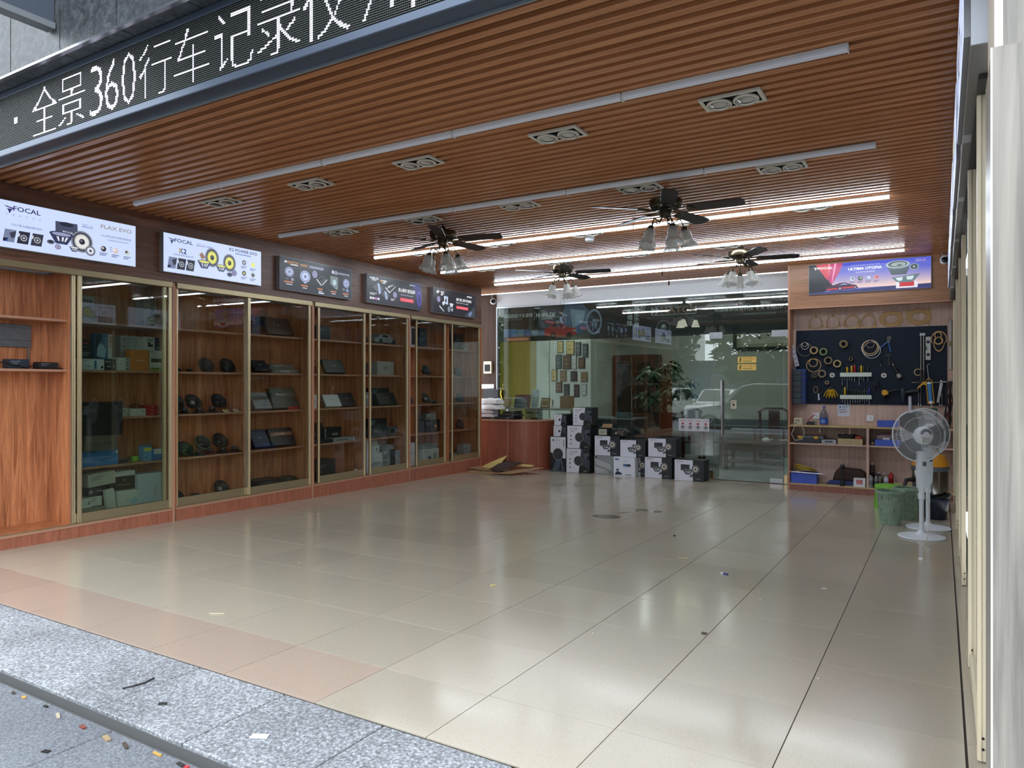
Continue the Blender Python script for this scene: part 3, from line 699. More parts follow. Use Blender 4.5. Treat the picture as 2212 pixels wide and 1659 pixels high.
# alcove sign
def utopia_art(e):
    a = Art(e); W_, H_ = 1.485, .415
    n = 14
    for k in range(n):
        f = k/(n-1); c = (int(96+(236-96)*max(0, f-.35)/.65), int(104+(206-104)*max(0, f-.35)/.65), int(206+(196-206)*f))
        a.rect(.30, H_*(1-f)*.82+.06, W_-.004, min(H_-.004, H_*(1-f)*.82+.06+H_*.07), c, 1)
    a.rect(.30, H_*.88, W_-.004, H_-.004, (92, 98, 206), 1)
    a.poly([(.004, .004), (W_-.004, .004), (W_-.004, .065), (.9, .055), (.30, .03), (.004, .025)], (54, 56, 110), 2)
    a.poly([(.004, .025), (.004, H_-.004), (.11, H_-.004), (.27, .16), (.33, .09), (.20, .03)], (28, 30, 40), 2)
    a.poly([(.09, H_-.004), (.28, H_-.004), (.26, .24), (.24, .19)], (206, 60, 74), 3); a.poly([(.28, H_-.004), (.44, H_-.004), (.40, .30), (.31, .15), (.285, .13), (.25, .20)], (186, 52, 110), 3); a.poly([(.33, H_-.004), (.36, H_-.004), (.305, .16), (.295, .16)], (246, 150, 190), 4); a.poly([(.25, H_-.004), (.28, H_-.004), (.262, .24)], (246, 130, 150), 4)
    a.poly([(.22, .062), (.24, .10), (.32, .115), (.40, .14), (.47, .145), (.53, .115), (.60, .10), (.63, .062), (.58, .05), (.30, .035), (.24, .045)], (70, 40, 70), 5); a.poly([(.23, .065), (.60, .082), (.60, .07), (.24, .052)], (236, 70, 70), 6); a.poly([(.39, .112), (.46, .135), (.50, .112)], (140, 160, 210), 6); a.disc(.40, .062, .03, (30, 30, 44), 6); a.disc(.40, .062, .018, (150, 150, 170), 7); a.disc(.59, .066, .022, (30, 30, 44), 6); a.disc(.59, .066, .013, (150, 150, 170), 7)
    focal_logo(a, .06, .335, .044, (250, 250, 252), 6); a.text(.115, .342, .034, 'FOCAL', (250, 250, 252), 6, w=.195, bold=.03)
    for i, c_ in enumerate('为您打造全新汽车音响新境界'): a.text(.54+i*.0275, .358, .016, c_, (214, 216, 246), 4)
    a.text(.505, .30, .036, 'ULTIMA UTOPIA', (252, 252, 255), 4, w=.41, bold=.03); a.text(.595, .258, .024, '全主动汽车音响系统', (226, 228, 248), 4, w=.235)
    for i in range(4):
        u = .555 + i*.098; a.disc(u, .185, .03, ((200, 206, 226), (70, 84, 84), (150, 166, 206), (214, 150, 160))[i], 4); a.disc(u+.006, .19, .016, ((120, 130, 150), (150, 160, 120), (226, 232, 244), (180, 70, 84))[i], 5); a.lines(u-.036, .14, .072, .009, 2, (70, 74, 130), 4)
    a.rect(1.08, .02, 1.33, .10, (226, 226, 236), 5); a.rect(1.12, .04, 1.29, .10, (196, 50, 56), 6); a.poly([(1.03, .165), (1.36, .20), (1.29, .11), (1.26, .095), (1.12, .095), (1.08, .11)], (100, 124, 130), 7); a.poly([(1.07, .155), (1.16, .165), (1.15, .12), (1.11, .115)], (214, 228, 232), 8); a.poly([(1.20, .17), (1.29, .175), (1.27, .125), (1.21, .125)], (206, 222, 228), 8)
    a.poly([(.98, .30), (1.24, .30), (1.20, .20), (1.03, .20)], (70, 84, 92), 8); a.disc(1.10, .335, .14, (170, 190, 196), 9, .052); a.disc(1.10, .338, .115, (60, 70, 78), 10, .042); a.disc(1.11, .335, .09, (150, 160, 160), 11, .03); a.disc(1.12, .325, .03, (60, 66, 72), 12, .01); a.disc(1.29, .29, .055, (150, 170, 176), 12, .042); a.disc(1.29, .292, .042, (56, 64, 72), 13, .032); a.disc(1.29, .292, .018, (160, 170, 176), 14, .014)
    made_in(a, 1.31, .36, .11, (214, 196, 226))
    return a
lightbox('colourful ULTIMA UTOPIA lightbox with a red car above the tool wall', (-.48, AY, 2.632), 0, 1.485, .415, .03, (110, 116, 200), utopia_art(E_S), None, E_S)
# ------------------------------------------------------------------ LED message sign over the opening
def tri_hit(px, py, tris):
    for (ax, ay, bx, by, cx, cy) in tris:
        d1 = (px-bx)*(ay-by)-(ax-bx)*(py-by); d2 = (px-cx)*(by-cy)-(bx-cx)*(py-cy); d3 = (px-ax)*(cy-ay)-(cx-ax)*(py-ay)
        if not ((d1 < 0 or d2 < 0 or d3 < 0) and (d1 > 0 or d2 > 0 or d3 > 0)): return True
    return False
led = thing('led_message_sign', 'long dark LED message sign with glowing white characters over the shop opening', 'sign', (-7.2, -0.42, 2.834))
LL = 8.44
fr = MB().box(0, LL, 0, .10, 0, .041).box(0, LL, 0, .10, .365, .406).box(0, .04, 0, .1, .041, .365).box(LL-.04, LL, 0, .1, .041, .365)
part('frame', fr, mat('blue_grey_sign_frame', (74, 84, 100), 0.35, 0.5), led, bevel=.004)
part('panel', B(.04, LL-.04, .006, .09, .041, .365), mat('led_panel_black', (22, 26, 26), 0.6), led)
lv = MB()
for k in range(33): lv.box(.04, LL-.04, .001, .0058, .0435+k*.01, .0452+k*.01)
lo = part('louvre', lv, mat('led_louvre', (28, 32, 31), 0.5), led); lo['kind'] = 'stuff'
spec = [('·', -3.95, .16), ('全', -3.635, .29), ('景', -3.335, .29), ('3', -3.01, .13), ('6', -2.855, .13), ('0', -2.695, .13), ('行', -2.53, .28), ('车', -2.24, .29), ('记', -1.915, .28), ('录', -1.605, .28), ('仪', -1.305, .28), ('川', -.96, .28), ('膜', -4.32, .28)]
lit = set()
for ch, x0, w in spec:
    vs_, fs, (gx0, gy0, gx1, gy1) = glyphs(ch, -0.016)
    tris = []
    for f in fs:
        for q in range(1, len(f)-1):
            a, b, c = vs_[f[0]], vs_[f[q]], vs_[f[q+1]]; tris.append((a[0], a[1], b[0], b[1], c[0], c[1]))
    nx = int(w/.01); ny = 28
    if ch == '·':
        for i in range(4):
            for j in range(4): lit.add((int(round((-3.86+7.2-.045)/.01))+i, 13+j))
        continue
    for i in range(nx):
        for j in range(ny):
            px = gx0 + (i+.5)/nx*(gx1-gx0); py = gy0 + (j+.5)/ny*(gy1-gy0)
            if tri_hit(px, py, tris): lit.add((int(round((x0+7.2-.045)/.01))+i, j+1))
on = MB(); off = MB()
def dot(mb, i, j, r, y):
    x = .045+i*.01; z = .0487+j*.01
    mb.add([(x-r, y, z-r*.8), (x+r, y, z-r*.8), (x+r, y, z+r*.8), (x-r, y, z+r*.8)], [(0, 1, 2, 3)])
for i in range(270, 800):
    for j in range(32):
        if (i, j) in lit: dot(on, i, j, .0042, .0008)
        else: dot(off, i, j, .0021, .0035)
o = part('lit_dots', on, mat('led_lit_white', (200, 200, 220), 0.4, emit=(236, 232, 255), estr=1.6), led); o['kind'] = 'stuff'
o = part('unlit_dots', off, mat('led_unlit', (92, 98, 94), 0.4), led); o['kind'] = 'stuff'
part('rear_lip', B(0, LL, .094, .104, -.012, .0), mat('galvanised_lip', (140, 146, 150), 0.4, 0.6), led)
# projecting sign box on the facade
pj = thing('projecting_sign', 'dark projecting sign box hanging off the stone facade', 'sign', (-3.23, -0.526, 3.38))
part('panel', B(0, .06, -2.2, -.004, .035, 1.6), mat('projecting_panel', (58, 66, 78), 0.5), pj)
part('edge_frame', B(-.01, .07, -2.2, -.002, 0, .035), mat('dull_frame_grey', (112, 116, 120), 0.5, 0.3), pj)

# ------------------------------------------------------------------ strip lights
M_tubeoff = mat('opal_diffuser_off', (214, 216, 222), 0.35)
M_tubeon = mat('opal_diffuser_lit', (240, 240, 240), 0.4, emit=(232, 244, 255), estr=16.0)
M_hous = mat('batten_housing', (210, 210, 206), 0.4)
for k, (y, on_, lb) in enumerate(((1.23, 0, 'unlit white strip light across the ceiling, nearest the street'), (2.92, 0, 'unlit white strip light across the ceiling, second from the street'), (4.50, 1, 'glowing strip light across the ceiling, third from the street'), (5.96, 1, 'glowing strip light across the ceiling, fourth from the street'), (7.45, 1, 'glowing strip light across the ceiling nearest the glass office'))):
    t = thing('strip_light', lb, 'light', (-5.27, y, CZ), 0, 'strip lights under the slatted ceiling')
    for i in range(5):
        x0 = i*1.2
        b = part('batten', B(x0+.002, x0+1.198, -.024, .024, -.02, -.001), M_hous, t, bevel=.004)
        pr = [(-.024, -.02)] + [(-.024*math.cos(a*PI/6), -.02-.024*math.sin(a*PI/6)) for a in range(1, 6)] + [(.024, -.02)]
        part('diffuser', MB().prism(pr, x0+.005, x0+1.195, 'X'), M_tubeon if on_ else M_tubeoff, b)
        for e in (x0+.002, x0+1.195): part('end_cap', MB().prism([(-.025, -.019), (-.02, -.045), (.02, -.045), (.025, -.019)], e-.001, e+.004, 'X'), M_hous, b)

# ------------------------------------------------------------------ recessed twin spotlights
t = thing('twin_spotlight', '', 'light', (0, 0, CZ), 0, 'recessed twin spotlights in the slatted ceiling')
W2, D2 = .178, .10
part('frame', MB().ring2d([(-W2, -D2), (W2, -D2), (W2, D2), (-W2, D2)], [(-W2+.022, -D2+.022), (W2-.022, -D2+.022), (W2-.022, D2-.022), (-W2+.022, D2-.022)], -.014, -.0005, 'Z'), mat('spot_frame_cream', (206, 200, 186), 0.45), t)
part('housing', MB().box(-W2+.022, W2-.022, -D2+.022, D2-.022, -.0035, -.0015), M_blackm, t)
hs_ = MB()
for s_ in (-1, 1): hs_.box(s_*(W2-.022)-.001, s_*(W2-.022)+.001, -D2+.022, D2-.022, -.012, -.0036).box(-W2+.022, W2-.022, s_*(D2-.022)-.001, s_*(D2-.022)+.001, -.012, -.0036)
part('housing_wall', hs_, M_blackm, t)
for s_ in (-1, 1):
    lp = MB(); Mx = Matrix.Translation((s_*.078, 0, -.0235)) @ Matrix.Rotation(rad(-4), 4, 'X')
    lp.lathe([(.074, .006), (.074, -.002), (.064, -.004), (.063, .004)], 24, Mx)
    l_ = part('lamp', lp, mat('spot_frame_cream', (206, 200, 186), 0.45), t, smooth=True)
    part('reflector', MB().lathe([(.062, -.001), (.052, .008), (.03, .016), (.008, .018)], 24, Mx, capt=True), M_chrome, l_, smooth=True)
    part('trim_ring', MB().lathe([(.060, .002), (.056, -.002), (.052, .002)], 24, Mx), mat('spot_frame_cream', (206, 200, 186), 0.45), l_, smooth=True)
spx = (.06, -1.10, -2.29, -3.43, -4.58); spy = (1.64, 3.17, 4.62, 6.12)
rown = ('the row nearest the street', 'the second row from the street', 'the third row from the street', 'the row nearest the office glass')
ordn = ('first from the sliding doors', 'second from the sliding doors', 'middle one', 'second from the cabinets', 'first from the cabinets')
for j, y in enumerate(spy):
    for i, x in enumerate(spx):
        lb = 'twin recessed spotlight, %s in %s' % (ordn[i], rown[j])
        if i == 0 and j == 0: t.location = (x, y, CZ); t['label'] = lb
        else: dup(t, (x, y, CZ), 0, lb)

# ------------------------------------------------------------------ ceiling fans with glass-shade lamps
M_brz = mat('antique_bronze', (92, 84, 66), 0.28, 0.9)
M_blade = mat('fan_blade_dark', (38, 32, 34), 0.35)
M_bulb = mat('opal_bulb', (206, 202, 190), 0.4)
def shade_mat():
    m, n, l, b = _new('ribbed_glass_shade')
    b.inputs['Base Color'].default_value = lin((206, 208, 204)); b.inputs['Roughness'].default_value = .18
    tr = n.new('ShaderNodeBsdfTransparent'); tl = n.new('ShaderNodeBsdfTranslucent'); tl.inputs[0].default_value = lin((214, 214, 208))
    mx = n.new('ShaderNodeMixShader'); mx.inputs[0].default_value = .4; mx2 = n.new('ShaderNodeMixShader'); mx2.inputs[0].default_value = .38
    l.new(b.outputs[0], mx.inputs[1]); l.new(tl.outputs[0], mx.inputs[2]); l.new(mx.outputs[0], mx2.inputs[1]); l.new(tr.outputs[0], mx2.inputs[2])
    l.new(mx2.outputs[0], n['Material Output'].inputs[0]); return m
def make_fan():
    t = thing('ceiling_fan', '', 'fan', (0, 0, CZ), 0, 'bronze ceiling fans with glass lamps')
    part('down_rod', MB().cyl((0, 0, -.002), (0, 0, -.05), .012, n=10).lathe([(.03, -.03), (.036, -.05), (.04, -.072)], 16), M_brz, t, smooth=True)
    part('motor_housing', MB().lathe([(.02, -.066), (.10, -.070), (.135, -.080), (.142, -.092), (.142, -.138), (.132, -.150), (.09, -.158), (.05, -.162)], 32, capb=True), M_brz, t, smooth=True)
    vt = MB()
    for k in range(18):
        a = k*2*PI/18; vt.cyl((.108*math.cos(a), .108*math.sin(a), -.152), (.108*math.cos(a), .108*math.sin(a), -.1565), .012, n=6)
    part('motor_vent', vt, M_blackm, t)
    part('switch_housing', MB().lathe([(.05, -.16), (.052, -.165), (.055, -.20), (.052, -.225), (.03, -.235), (.012, -.24)], 24, capt=True), M_brz, t, smooth=True)
    for k in range(5):
        a = k*2*PI/5; Mx = Matrix.Rotation(a, 4, 'Z') @ Matrix.Translation((0, 0, -.168)) @ Matrix.Rotation(rad(-12), 4, 'X')
        n = 10; up = []; ol = []
        pts = [(.19, -.052), (.22, -.058), (.58, -.072), (.635, -.066), (.665, -.04), (.665, .04), (.635, .066), (.58, .072), (.22, .058), (.19, .052)]
        mb = MB(); mb.M = Mx; mb.prism(pts, -.004, .004, 'Z')
        b = part('blade', mb, M_blade, t, bevel=.0015)
        mb = MB(); mb.M = Mx
        for s_ in (-1, 1):
            mb.tube([(.07, 0, .0), (.12, s_*.035, -.012), (.17, s_*.045, -.010), (.215, s_*.03, -.008), (.25, 0, -.007)], .0065, 6)
        mb.box(.18, .245, -.02, .02, -.0095, -.0045)
        part('blade_bracket', mb, M_brz, b, smooth=True)
    for k in range(5):
        a = k*2*PI/5 + .3; ca, sa = math.cos(a), math.sin(a)
        ar = MB()
        pts = []
        for q in range(9):
            f = q/8; r = .04 + .115*f; z = -.235 - .075*math.sin(min(1, f*1.6)*PI/2) + .055*math.sin(max(0, f-.3)/.7*PI) - .02*max(0, f-.8)/.2
            pts.append((r*ca, r*sa, z))
        ar.tube(pts, .006, 6)
        end = Vector(pts[-1])
        arm = part('lamp_arm', ar, M_brz, t, smooth=True)
        tilt = Matrix.Translation(end) @ Matrix.Rotation(a, 4, 'Z') @ Matrix.Rotation(rad(-16), 4, 'Y')
        part('lamp_socket', MB().lathe([(.012, .012), (.026, .004), (.03, -.02), (.028, -.03)], 14, tilt, capb=True), M_brz, arm, smooth=True)
        def wob(kk, an, r, z):
            g = kk/9.0
            return r*(1 + .05*g*g*math.cos(an*8)), z + (.007*g*g*math.cos(an*8))
        part('glass_shade', MB().lathe([(.028, -.022), (.038, -.028), (.044, -.05), (.046, -.08), (.049, -.11), (.057, -.135), (.07, -.158), (.077, -.172), (.075, -.1725), (.055, -.132)], 48, tilt, wob=wob), M_shade, arm, smooth=True)
        part('bulb', MB().lathe([(.012, -.03), (.016, -.045), (.027, -.07), (.029, -.085), (.022, -.102), (.008, -.11)], 14, tilt, capt=True), M_bulb, arm, smooth=True)
    for k, (x, y, l) in enumerate(((.02, .03, .78), (-.025, -.02, .70))):
        c = part('pull_chain', MB().tube([(x, y, -.235), (x, y, -.5), (x, y, -l)], .0014, 4), M_brz, t)
        part('chain_pull', MB().lathe([(.003, -l), (.007, -l-.012), (.008, -l-.035), (.003, -l-.045)], 8, Matrix.Translation((x, y, 0)), capt=True), mat('pull_wood', (120, 70, 40), 0.5), c, smooth=True)
    return t
M_shade = shade_mat()
fan = make_fan()
fan.location = (-.946, 3.393, CZ); fan.rotation_euler = (0, 0, rad(4)); fan['label'] = 'bronze ceiling fan near the street on the sliding-door side, largest in view'
dup(fan, (-3.391, 3.451, CZ), rad(11), 'bronze ceiling fan near the street on the cabinet side')
dup(fan, (-3.313, 6.08, CZ), rad(12), 'bronze ceiling fan near the office glass on the cabinet side')
dup(fan, (-.963, 6.187, CZ), rad(17), 'bronze ceiling fan near the office glass on the tool-wall side')
# smoke detector and two security cameras
sd = thing('smoke_detector', 'round white smoke detector on the slatted ceiling', 'detector', (-2.337, 4.83, CZ))
part('base', MB().lathe([(.055, -.001), (.058, -.008), (.055, -.014)], 24, capt=True), M_wplast, sd, smooth=True)
part('cap', MB().lathe([(.04, -.014), (.05, -.022), (.05, -.045), (.042, -.052), (.01, -.054)], 24, capt=True), M_wplast, sd, smooth=True)
def dome_cam(label, loc, rot):
    t = thing('security_camera', label, 'camera', loc, 0, None, rot)
    part('mount', MB().cyl((0, .0, .0), (0, -.03, 0), .03, n=18), M_wplast, t)
    part('body', MB().lathe([(.001, .062), (.03, .055), (.048, .035), (.055, .0), (.05, -.03), (.03, -.05), (.001, -.056)], 24, Matrix.Translation((0, -.075, 0))), M_wplast, t, smooth=True)
    part('lens_cover', MB().lathe([(.044, 0), (.04, .012), (.02, .02), (.001, .022)], 20, Matrix.Translation((0, -.108, 0)) @ Matrix.Rotation(rad(90), 4, 'X')), mat('lens_black', (8, 9, 12), 0.1), t, smooth=True)
    part('cable', MB().tube([(0, -.02, .05), (-.02, -.01, .09), (-.03, -.004, .14)], .004, 5), M_wplast, t)
dome_cam('white security camera in the corner above the rounded counter', (-6.12, GY-.031, 2.93), (0, 0, rad(35)))
dome_cam('white round security camera on the wooden header beside the sliding doors', (1.14, AY-.001, 2.97), (0, 0, rad(10)))
# ------------------------------------------------------------------ office behind the glass
OF = FZ(GY) - 0.004
M_otile = tile_mat('office_tile_pale', (176, 182, 182), 0.12)
fo = struct(part('floor_office', B(-7.7, 1.9, GY, 12.8, OF-.2, OF-.006), M_grout))
OT = tile_mesh(0.8, 0.8, M_otile, 'office_tile')
for i in range(12):
    for j in range(5): place('tile', OT, fo, (-7.7+i*.8, GY+.02+j*.8, OF))
struct(part('ceiling_office', B(-7.7, 1.9, GY+.12, 12.8, 2.86, 2.96), mat('office_ceiling', (188, 192, 190), 0.7)))
M_ogreen = mat('office_wall_pale_green', (184, 188, 180), 0.5); M_wains = mat('office_wainscot_grey', (92, 98, 100), 0.5)
wo_ = struct(part('wall_office_back', B(-5.15, 1.9, 12.6, 12.7, OF, 2.86), M_ogreen))
part('wainscot', B(-5.15, 1.9, 12.57, 12.6, OF, 0.66), M_wains, wo_)
wl_ = struct(part('wall_office_left', B(-7.7, -7.6, GY+.12, 11.0, OF, 2.86), M_ogreen))
struct(part('wall_office_right', B(1.8, 1.9, GY, 12.6, OF, 2.86), M_ogreen))
wc_ = struct(part('wall_office_core', B(-7.6, -5.15, 11.0, 12.6, OF, 2.86), mat('office_white_wall', (196, 202, 194), 0.55)))
part('olive_panel', B(-7.6, -6.42, 10.985, 11.0, OF, 2.86), mat('olive_lacquer', (136, 128, 46), 0.25), wc_)
part('corner_post', B(-6.42, -6.12, 10.97, 11.0, OF, 2.86), mat('office_post', (176, 186, 172), 0.5), wc_)
# lights inside the office
M_dl = mat('downlight_lens', (250, 250, 250), 0.4, emit=(236, 255, 246), estr=5)
dlt = None; n_ = 0
for (x, y, nm) in ((-5.6, 9.5, 'over the desk awards'), (-4.0, 9.5, 'over the reception desk'), (-2.4, 9.5, 'over the potted tree'), (-0.8, 9.5, 'just inside the glass door'), (-5.6, 10.6, 'in front of the certificates'), (-4.0, 11.2, 'in front of the wardrobe'), (-2.4, 11.2, 'over the tea table'), (-0.8, 11.2, 'near the framed picture')):
    t = thing('office_downlight', 'lit round office ceiling downlight ' + nm, 'light', (x, y, 2.86), 0, 'office ceiling downlights')
    part('trim_ring', MB().lathe([(.075, -.001), (.075, -.008), (.058, -.008)], 20), M_wplast, t)
    part('lens', MB().cyl((0, 0, -.004), (0, 0, -.006), .058, n=20), M_dl, t)
    ld = bpy.data.lights.new('downlight_glow', 'AREA'); ld.shape = 'DISK'; ld.size = .11; ld.energy = 2.2; ld.color = (.93, 1.0, .95)
    lo = bpy.data.objects.new('downlight_glow', ld); COL.objects.link(lo); lo.parent = t; lo.location = (0, 0, -.012)
# certificates
CT = [(-5.92,2.05,0.14,0.25),(-5.71,2.01,0.19,0.29),(-5.49,1.98,0.12,0.29),(-5.33,1.95,0.12,0.28),(-5.96,1.71,0.14,0.30),(-5.79,1.70,0.19,0.30),(-5.58,1.70,0.11,0.29),(-5.43,1.71,0.15,0.23),(-6.06,1.45,0.13,0.25),(-5.86,1.44,0.15,0.24),(-5.61,1.44,0.15,0.22),(-5.37,1.43,0.15,0.21),(-5.96,1.20,0.15,0.23),(-5.77,1.11,0.13,0.28),(-5.53,1.11,0.12,0.27),(-5.35,1.15,0.11,0.23)]
CC = ['g','g','s','s','s','b','w','b','g','t','k','t','b','k','k','w']
cn = {'g': ('black-framed certificate on gold card', (190, 168, 110), (24, 22, 22)), 's': ('slate grey award plaque', (84, 96, 96), (30, 34, 36)), 'b': ('brown wooden award plaque', (96, 70, 50), (60, 42, 32)), 'w': ('pale silver award plaque', (190, 194, 196), (120, 120, 120)), 't': ('tan leather award plaque', (142, 116, 90), (110, 88, 66)), 'k': ('black award plaque', (34, 32, 34), (26, 24, 26))}
rn = ['top row', 'second row', 'third row', 'bottom row']; on_ = ['first', 'second', 'third', 'last']
for k, (x, z, w, h) in enumerate(CT):
    nm, c1, c2 = cn[CC[k]]
    t = thing('award_plaque', '%s, %s in the %s on the office wall' % (nm, on_[k % 4], rn[k//4]), 'plaque', (x, 10.998, z), 0, 'award plaques on the office wall')
    part('frame', B(0, w, -.018, 0, 0, h), mat('plaque_frame_' + CC[k], c2, 0.4), t, bevel=.003)
    part('plate', B(.012, w-.012, -.021, -.018, .012, h-.012), mat('plaque_plate_' + CC[k], c1, 0.35), t)
    a = Art(); a.lines(w*.25, h*.66, w*.5, .012, 1, tuple(min(255, v+90) if CC[k] in 'ksb' else v//2 for v in c1), 1); a.lines(w*.28, h*.42, w*.44, .007, 3, tuple(min(255, v+70) if CC[k] in 'ksb' else v//2 for v in c1), 1)
    a.build('engraving', t, (0, -.0213, 0))
t = thing('switch_panel', 'cream six-gang switch panel on the pale office post', 'switch', (-6.22, 10.969, .92))
part('plate', B(0, .18, -.012, 0, 0, .14), M_beige, t, bevel=.003)
for k in range(3): part('rocker', B(.015+k*.052, .06+k*.052, -.016, -.012, .02, .12), M_beige, t, bevel=.002)
# wardrobe
t = thing('wardrobe', 'dark brown wooden double-door wardrobe behind the reception desk', 'wardrobe', (-5.1, 12.10, OF))
M_ward = wood('wardrobe_wood', (70, 44, 32), (104, 66, 46), 'Z', 0.35, 26, 0.06)
part('body', B(0, .95, 0, .42, 0, 2.16), M_ward, t)
for k in (0, 1):
    d = part('door', B(.03+k*.45, .47+k*.45, -.02, 0, .08, 2.1), M_ward, t, bevel=.004)
    part('glass_panel', B(.10+k*.45, .40+k*.45, -.026, -.021, .9, 2.0), mat('wardrobe_dark_glass', (46, 40, 40), 0.08), d)
    part('handle', MB().cyl((.43+k*.09, -.05, 1.0), (.43+k*.09, -.05, 1.4), .008, n=8), M_steel, d)
# reception desk with lettering
t = thing('reception_desk', 'dark grey reception desk with white HELIX lettering behind the glass', 'desk', (-4.72, 9.8, OF))
M_desk = mat('desk_slate', (60, 66, 72), 0.4)
part('front_panel', B(0, 1.0, 0, .03, 0, .86), M_desk, t); part('side_panel', B(0, .03, .03, .6, 0, .86), M_desk, t); part('side_panel', B(.97, 1.0, .03, .6, 0, .86), M_desk, t)
part('worktop', B(-.02, 1.02, -.02, .62, .86, .885), mat('desk_top_pale', (140, 146, 146), 0.3), t)
a = Art(); helix_logo(a, .32, .62, .52, .10, (220, 224, 226)); a.build('lettering', t, (0, -.0005, 0))
tag(part('book_stack', B(0, .28, 0, .2, 0, .02).box(.01, .29, .01, .2, .021, .045).box(0, .27, 0, .19, .046, .07).box(.02, .28, .0, .2, .071, .10), [mat('magazine_blue', (92, 110, 122), 0.4)], None, loc=(-4.15, 9.9, OF+.886)), 'stack of blue-grey magazines on the reception desk', 'books')
bx_ = thing('cardboard_box', 'plain brown cardboard box on the desk behind the speaker cartons', 'box', (-5.06, 9.42, .931)); part('body', B(0, .2, 0, .2, 0, .23), M_card, bx_); part('tape', B(.08, .12, -.001, .2, .2301, .231), M_kraft, bx_)
# inner desk that carries the awards
t = thing('award_table', 'pale table inside the glass carrying framed awards', 'table', (-6.4, 9.15, OF)); part('top', B(0, 1.75, 0, .55, 1.034, 1.064), mat('award_table_top', (170, 172, 160), 0.4), t)
for x in (.03, 1.68):
    for y in (.03, .48): part('leg', B(x, x+.04, y, y+.04, 0, 1.034), M_steel, t)
def stand_frame(label, x, y, z, w, h, c1, c2, tilt=-12, lines=True):
    t = thing('standing_frame', label, 'frame', (x, y, z), 0, None, (rad(tilt), 0, 0))
    part('frame', B(0, w, 0, .015, 0, h), mat('frame_%d%d%d' % c2, c2, .4), t, bevel=.002); part('picture', B(.015, w-.015, -.002, 0, .015, h-.015), mat('pic_%d%d%d' % c1, c1, .35), t)
    a = Art()
    if lines: a.lines(w*.15, h*.75, w*.7, .01, 6, tuple(min(255, v+60) for v in c1), 1, 3.0)
    else: a.rect(w*.2, h*.3, w*.8, h*.7, tuple(int(v*.7) for v in c1), 1)
    a.build('engraving', t, (0, -.0025, 0))
stand_frame('tan folded certificate holder leaning on the award table', -6.2, 9.22, .932, .16, .22, (150, 126, 80), (120, 100, 64), -12)
stand_frame('dark teal framed price chart leaning on the award table', -5.98, 9.27, .932, .34, .26, (44, 62, 72), (26, 40, 48), -14)
stand_frame('tall silver framed leaflet leaning on the award table', -5.62, 9.3, .932, .15, .36, (150, 164, 164), (196, 202, 200), -10)
stand_frame('small gold-matted certificate frame on the award table', -5.43, 9.32, .932, .19, .2, (176, 146, 96), (50, 44, 40), -16, False)
t = thing('trophy', 'gold and silver trophy cup at the end of the award table', 'trophy', (-6.27, 9.35, .931))
part('base', MB().cyl((0, 0, 0), (0, 0, .06), .06, .05, 16), mat('trophy_base', (40, 26, 20), .3), t)
part('cup', MB().lathe([(.03, .06), (.012, .09), (.014, .14), (.06, .19), (.075, .26), (.07, .33), (.072, .335)], 20), mat('gold_polished', (214, 176, 76), .15, 1.0), t, smooth=True)
part('figure', MB().lathe([(.05, .335), (.02, .36), (.012, .41), (.02, .44), (.004, .47)], 12), mat('gold_polished', (214, 176, 76), .15, 1.0), t, smooth=True)
# potted tree in a tall vase
t = thing('potted_tree', 'leafy money tree in a tall flared dark vase behind the glass', 'plant', (-3.2, 9.95, OF))
M_vase = mat('vase_brown', (70, 46, 38), .25)
part('vase', MB().lathe([(.16, 0), (.13, .12), (.13, .55), (.15, .75), (.21, .98), (.225, 1.0), (.20, .985), (.13, .8), (.11, .6)], 6, Matrix.Rotation(.4, 4, 'Z'), capb=True), M_vase, t)
tk = MB()
for k in range(3):
    tk.tube([(.028*math.cos(k*2.09+q*.9), .028*math.sin(k*2.09+q*.9), .75+q*.09) for q in range(9)], .022, 6)
part('trunk', tk, mat('trunk_green_brown', (74, 78, 54), .7), t, smooth=True)
rl = random.Random(3); M_leaf = mat('leaf_dark_green', (44, 74, 46), .35, noise=.25, nscale=9)
LFm = None
def leaf_mesh():
    mb = MB(); n = 5
    ws = [0.0, .05, .062, .05, .024, 0.0]; vs_ = []; 
    for i in range(6):
        f = i/5; z = -.05*f*f
        vs_ += [(f*.24, -ws[i]*.75, z-.01), (f*.24, 0, z), (f*.24, ws[i]*.75, z-.01)]
    fs = []
    for i in range(5):
        for j in (0, 1): fs.append((i*3+j, i*3+j+1, i*3+j+4, i*3+j+3))
    return mb.add(vs_, fs).mesh('leaf', M_leaf, smooth=True)
LM = leaf_mesh(); cnt = 0
for k in range(30):
    a = rl.uniform(0, 2*PI); f = k/29; r = .12 + .36*math.sin(PI*(.15+.75*f)); z = 1.22 + .72*f + rl.uniform(-.05, .05)
    hub = Vector((r*math.cos(a)*.9, r*math.sin(a)*.9, z))
    st = part('leaf_stalk', MB().tube([(0, 0, min(1.5, z-.12)), tuple(hub*.6 + Vector((0, 0, z*.4-.02))), tuple(hub)], .005, 4), mat('stalk_green', (70, 92, 54), .5), t)
    for q in range(6):
        b = a + (q-2.5)*.62
        place('leaf', LM, st, tuple(hub), (rl.uniform(-.2, .2), rl.uniform(.15, .7), b))
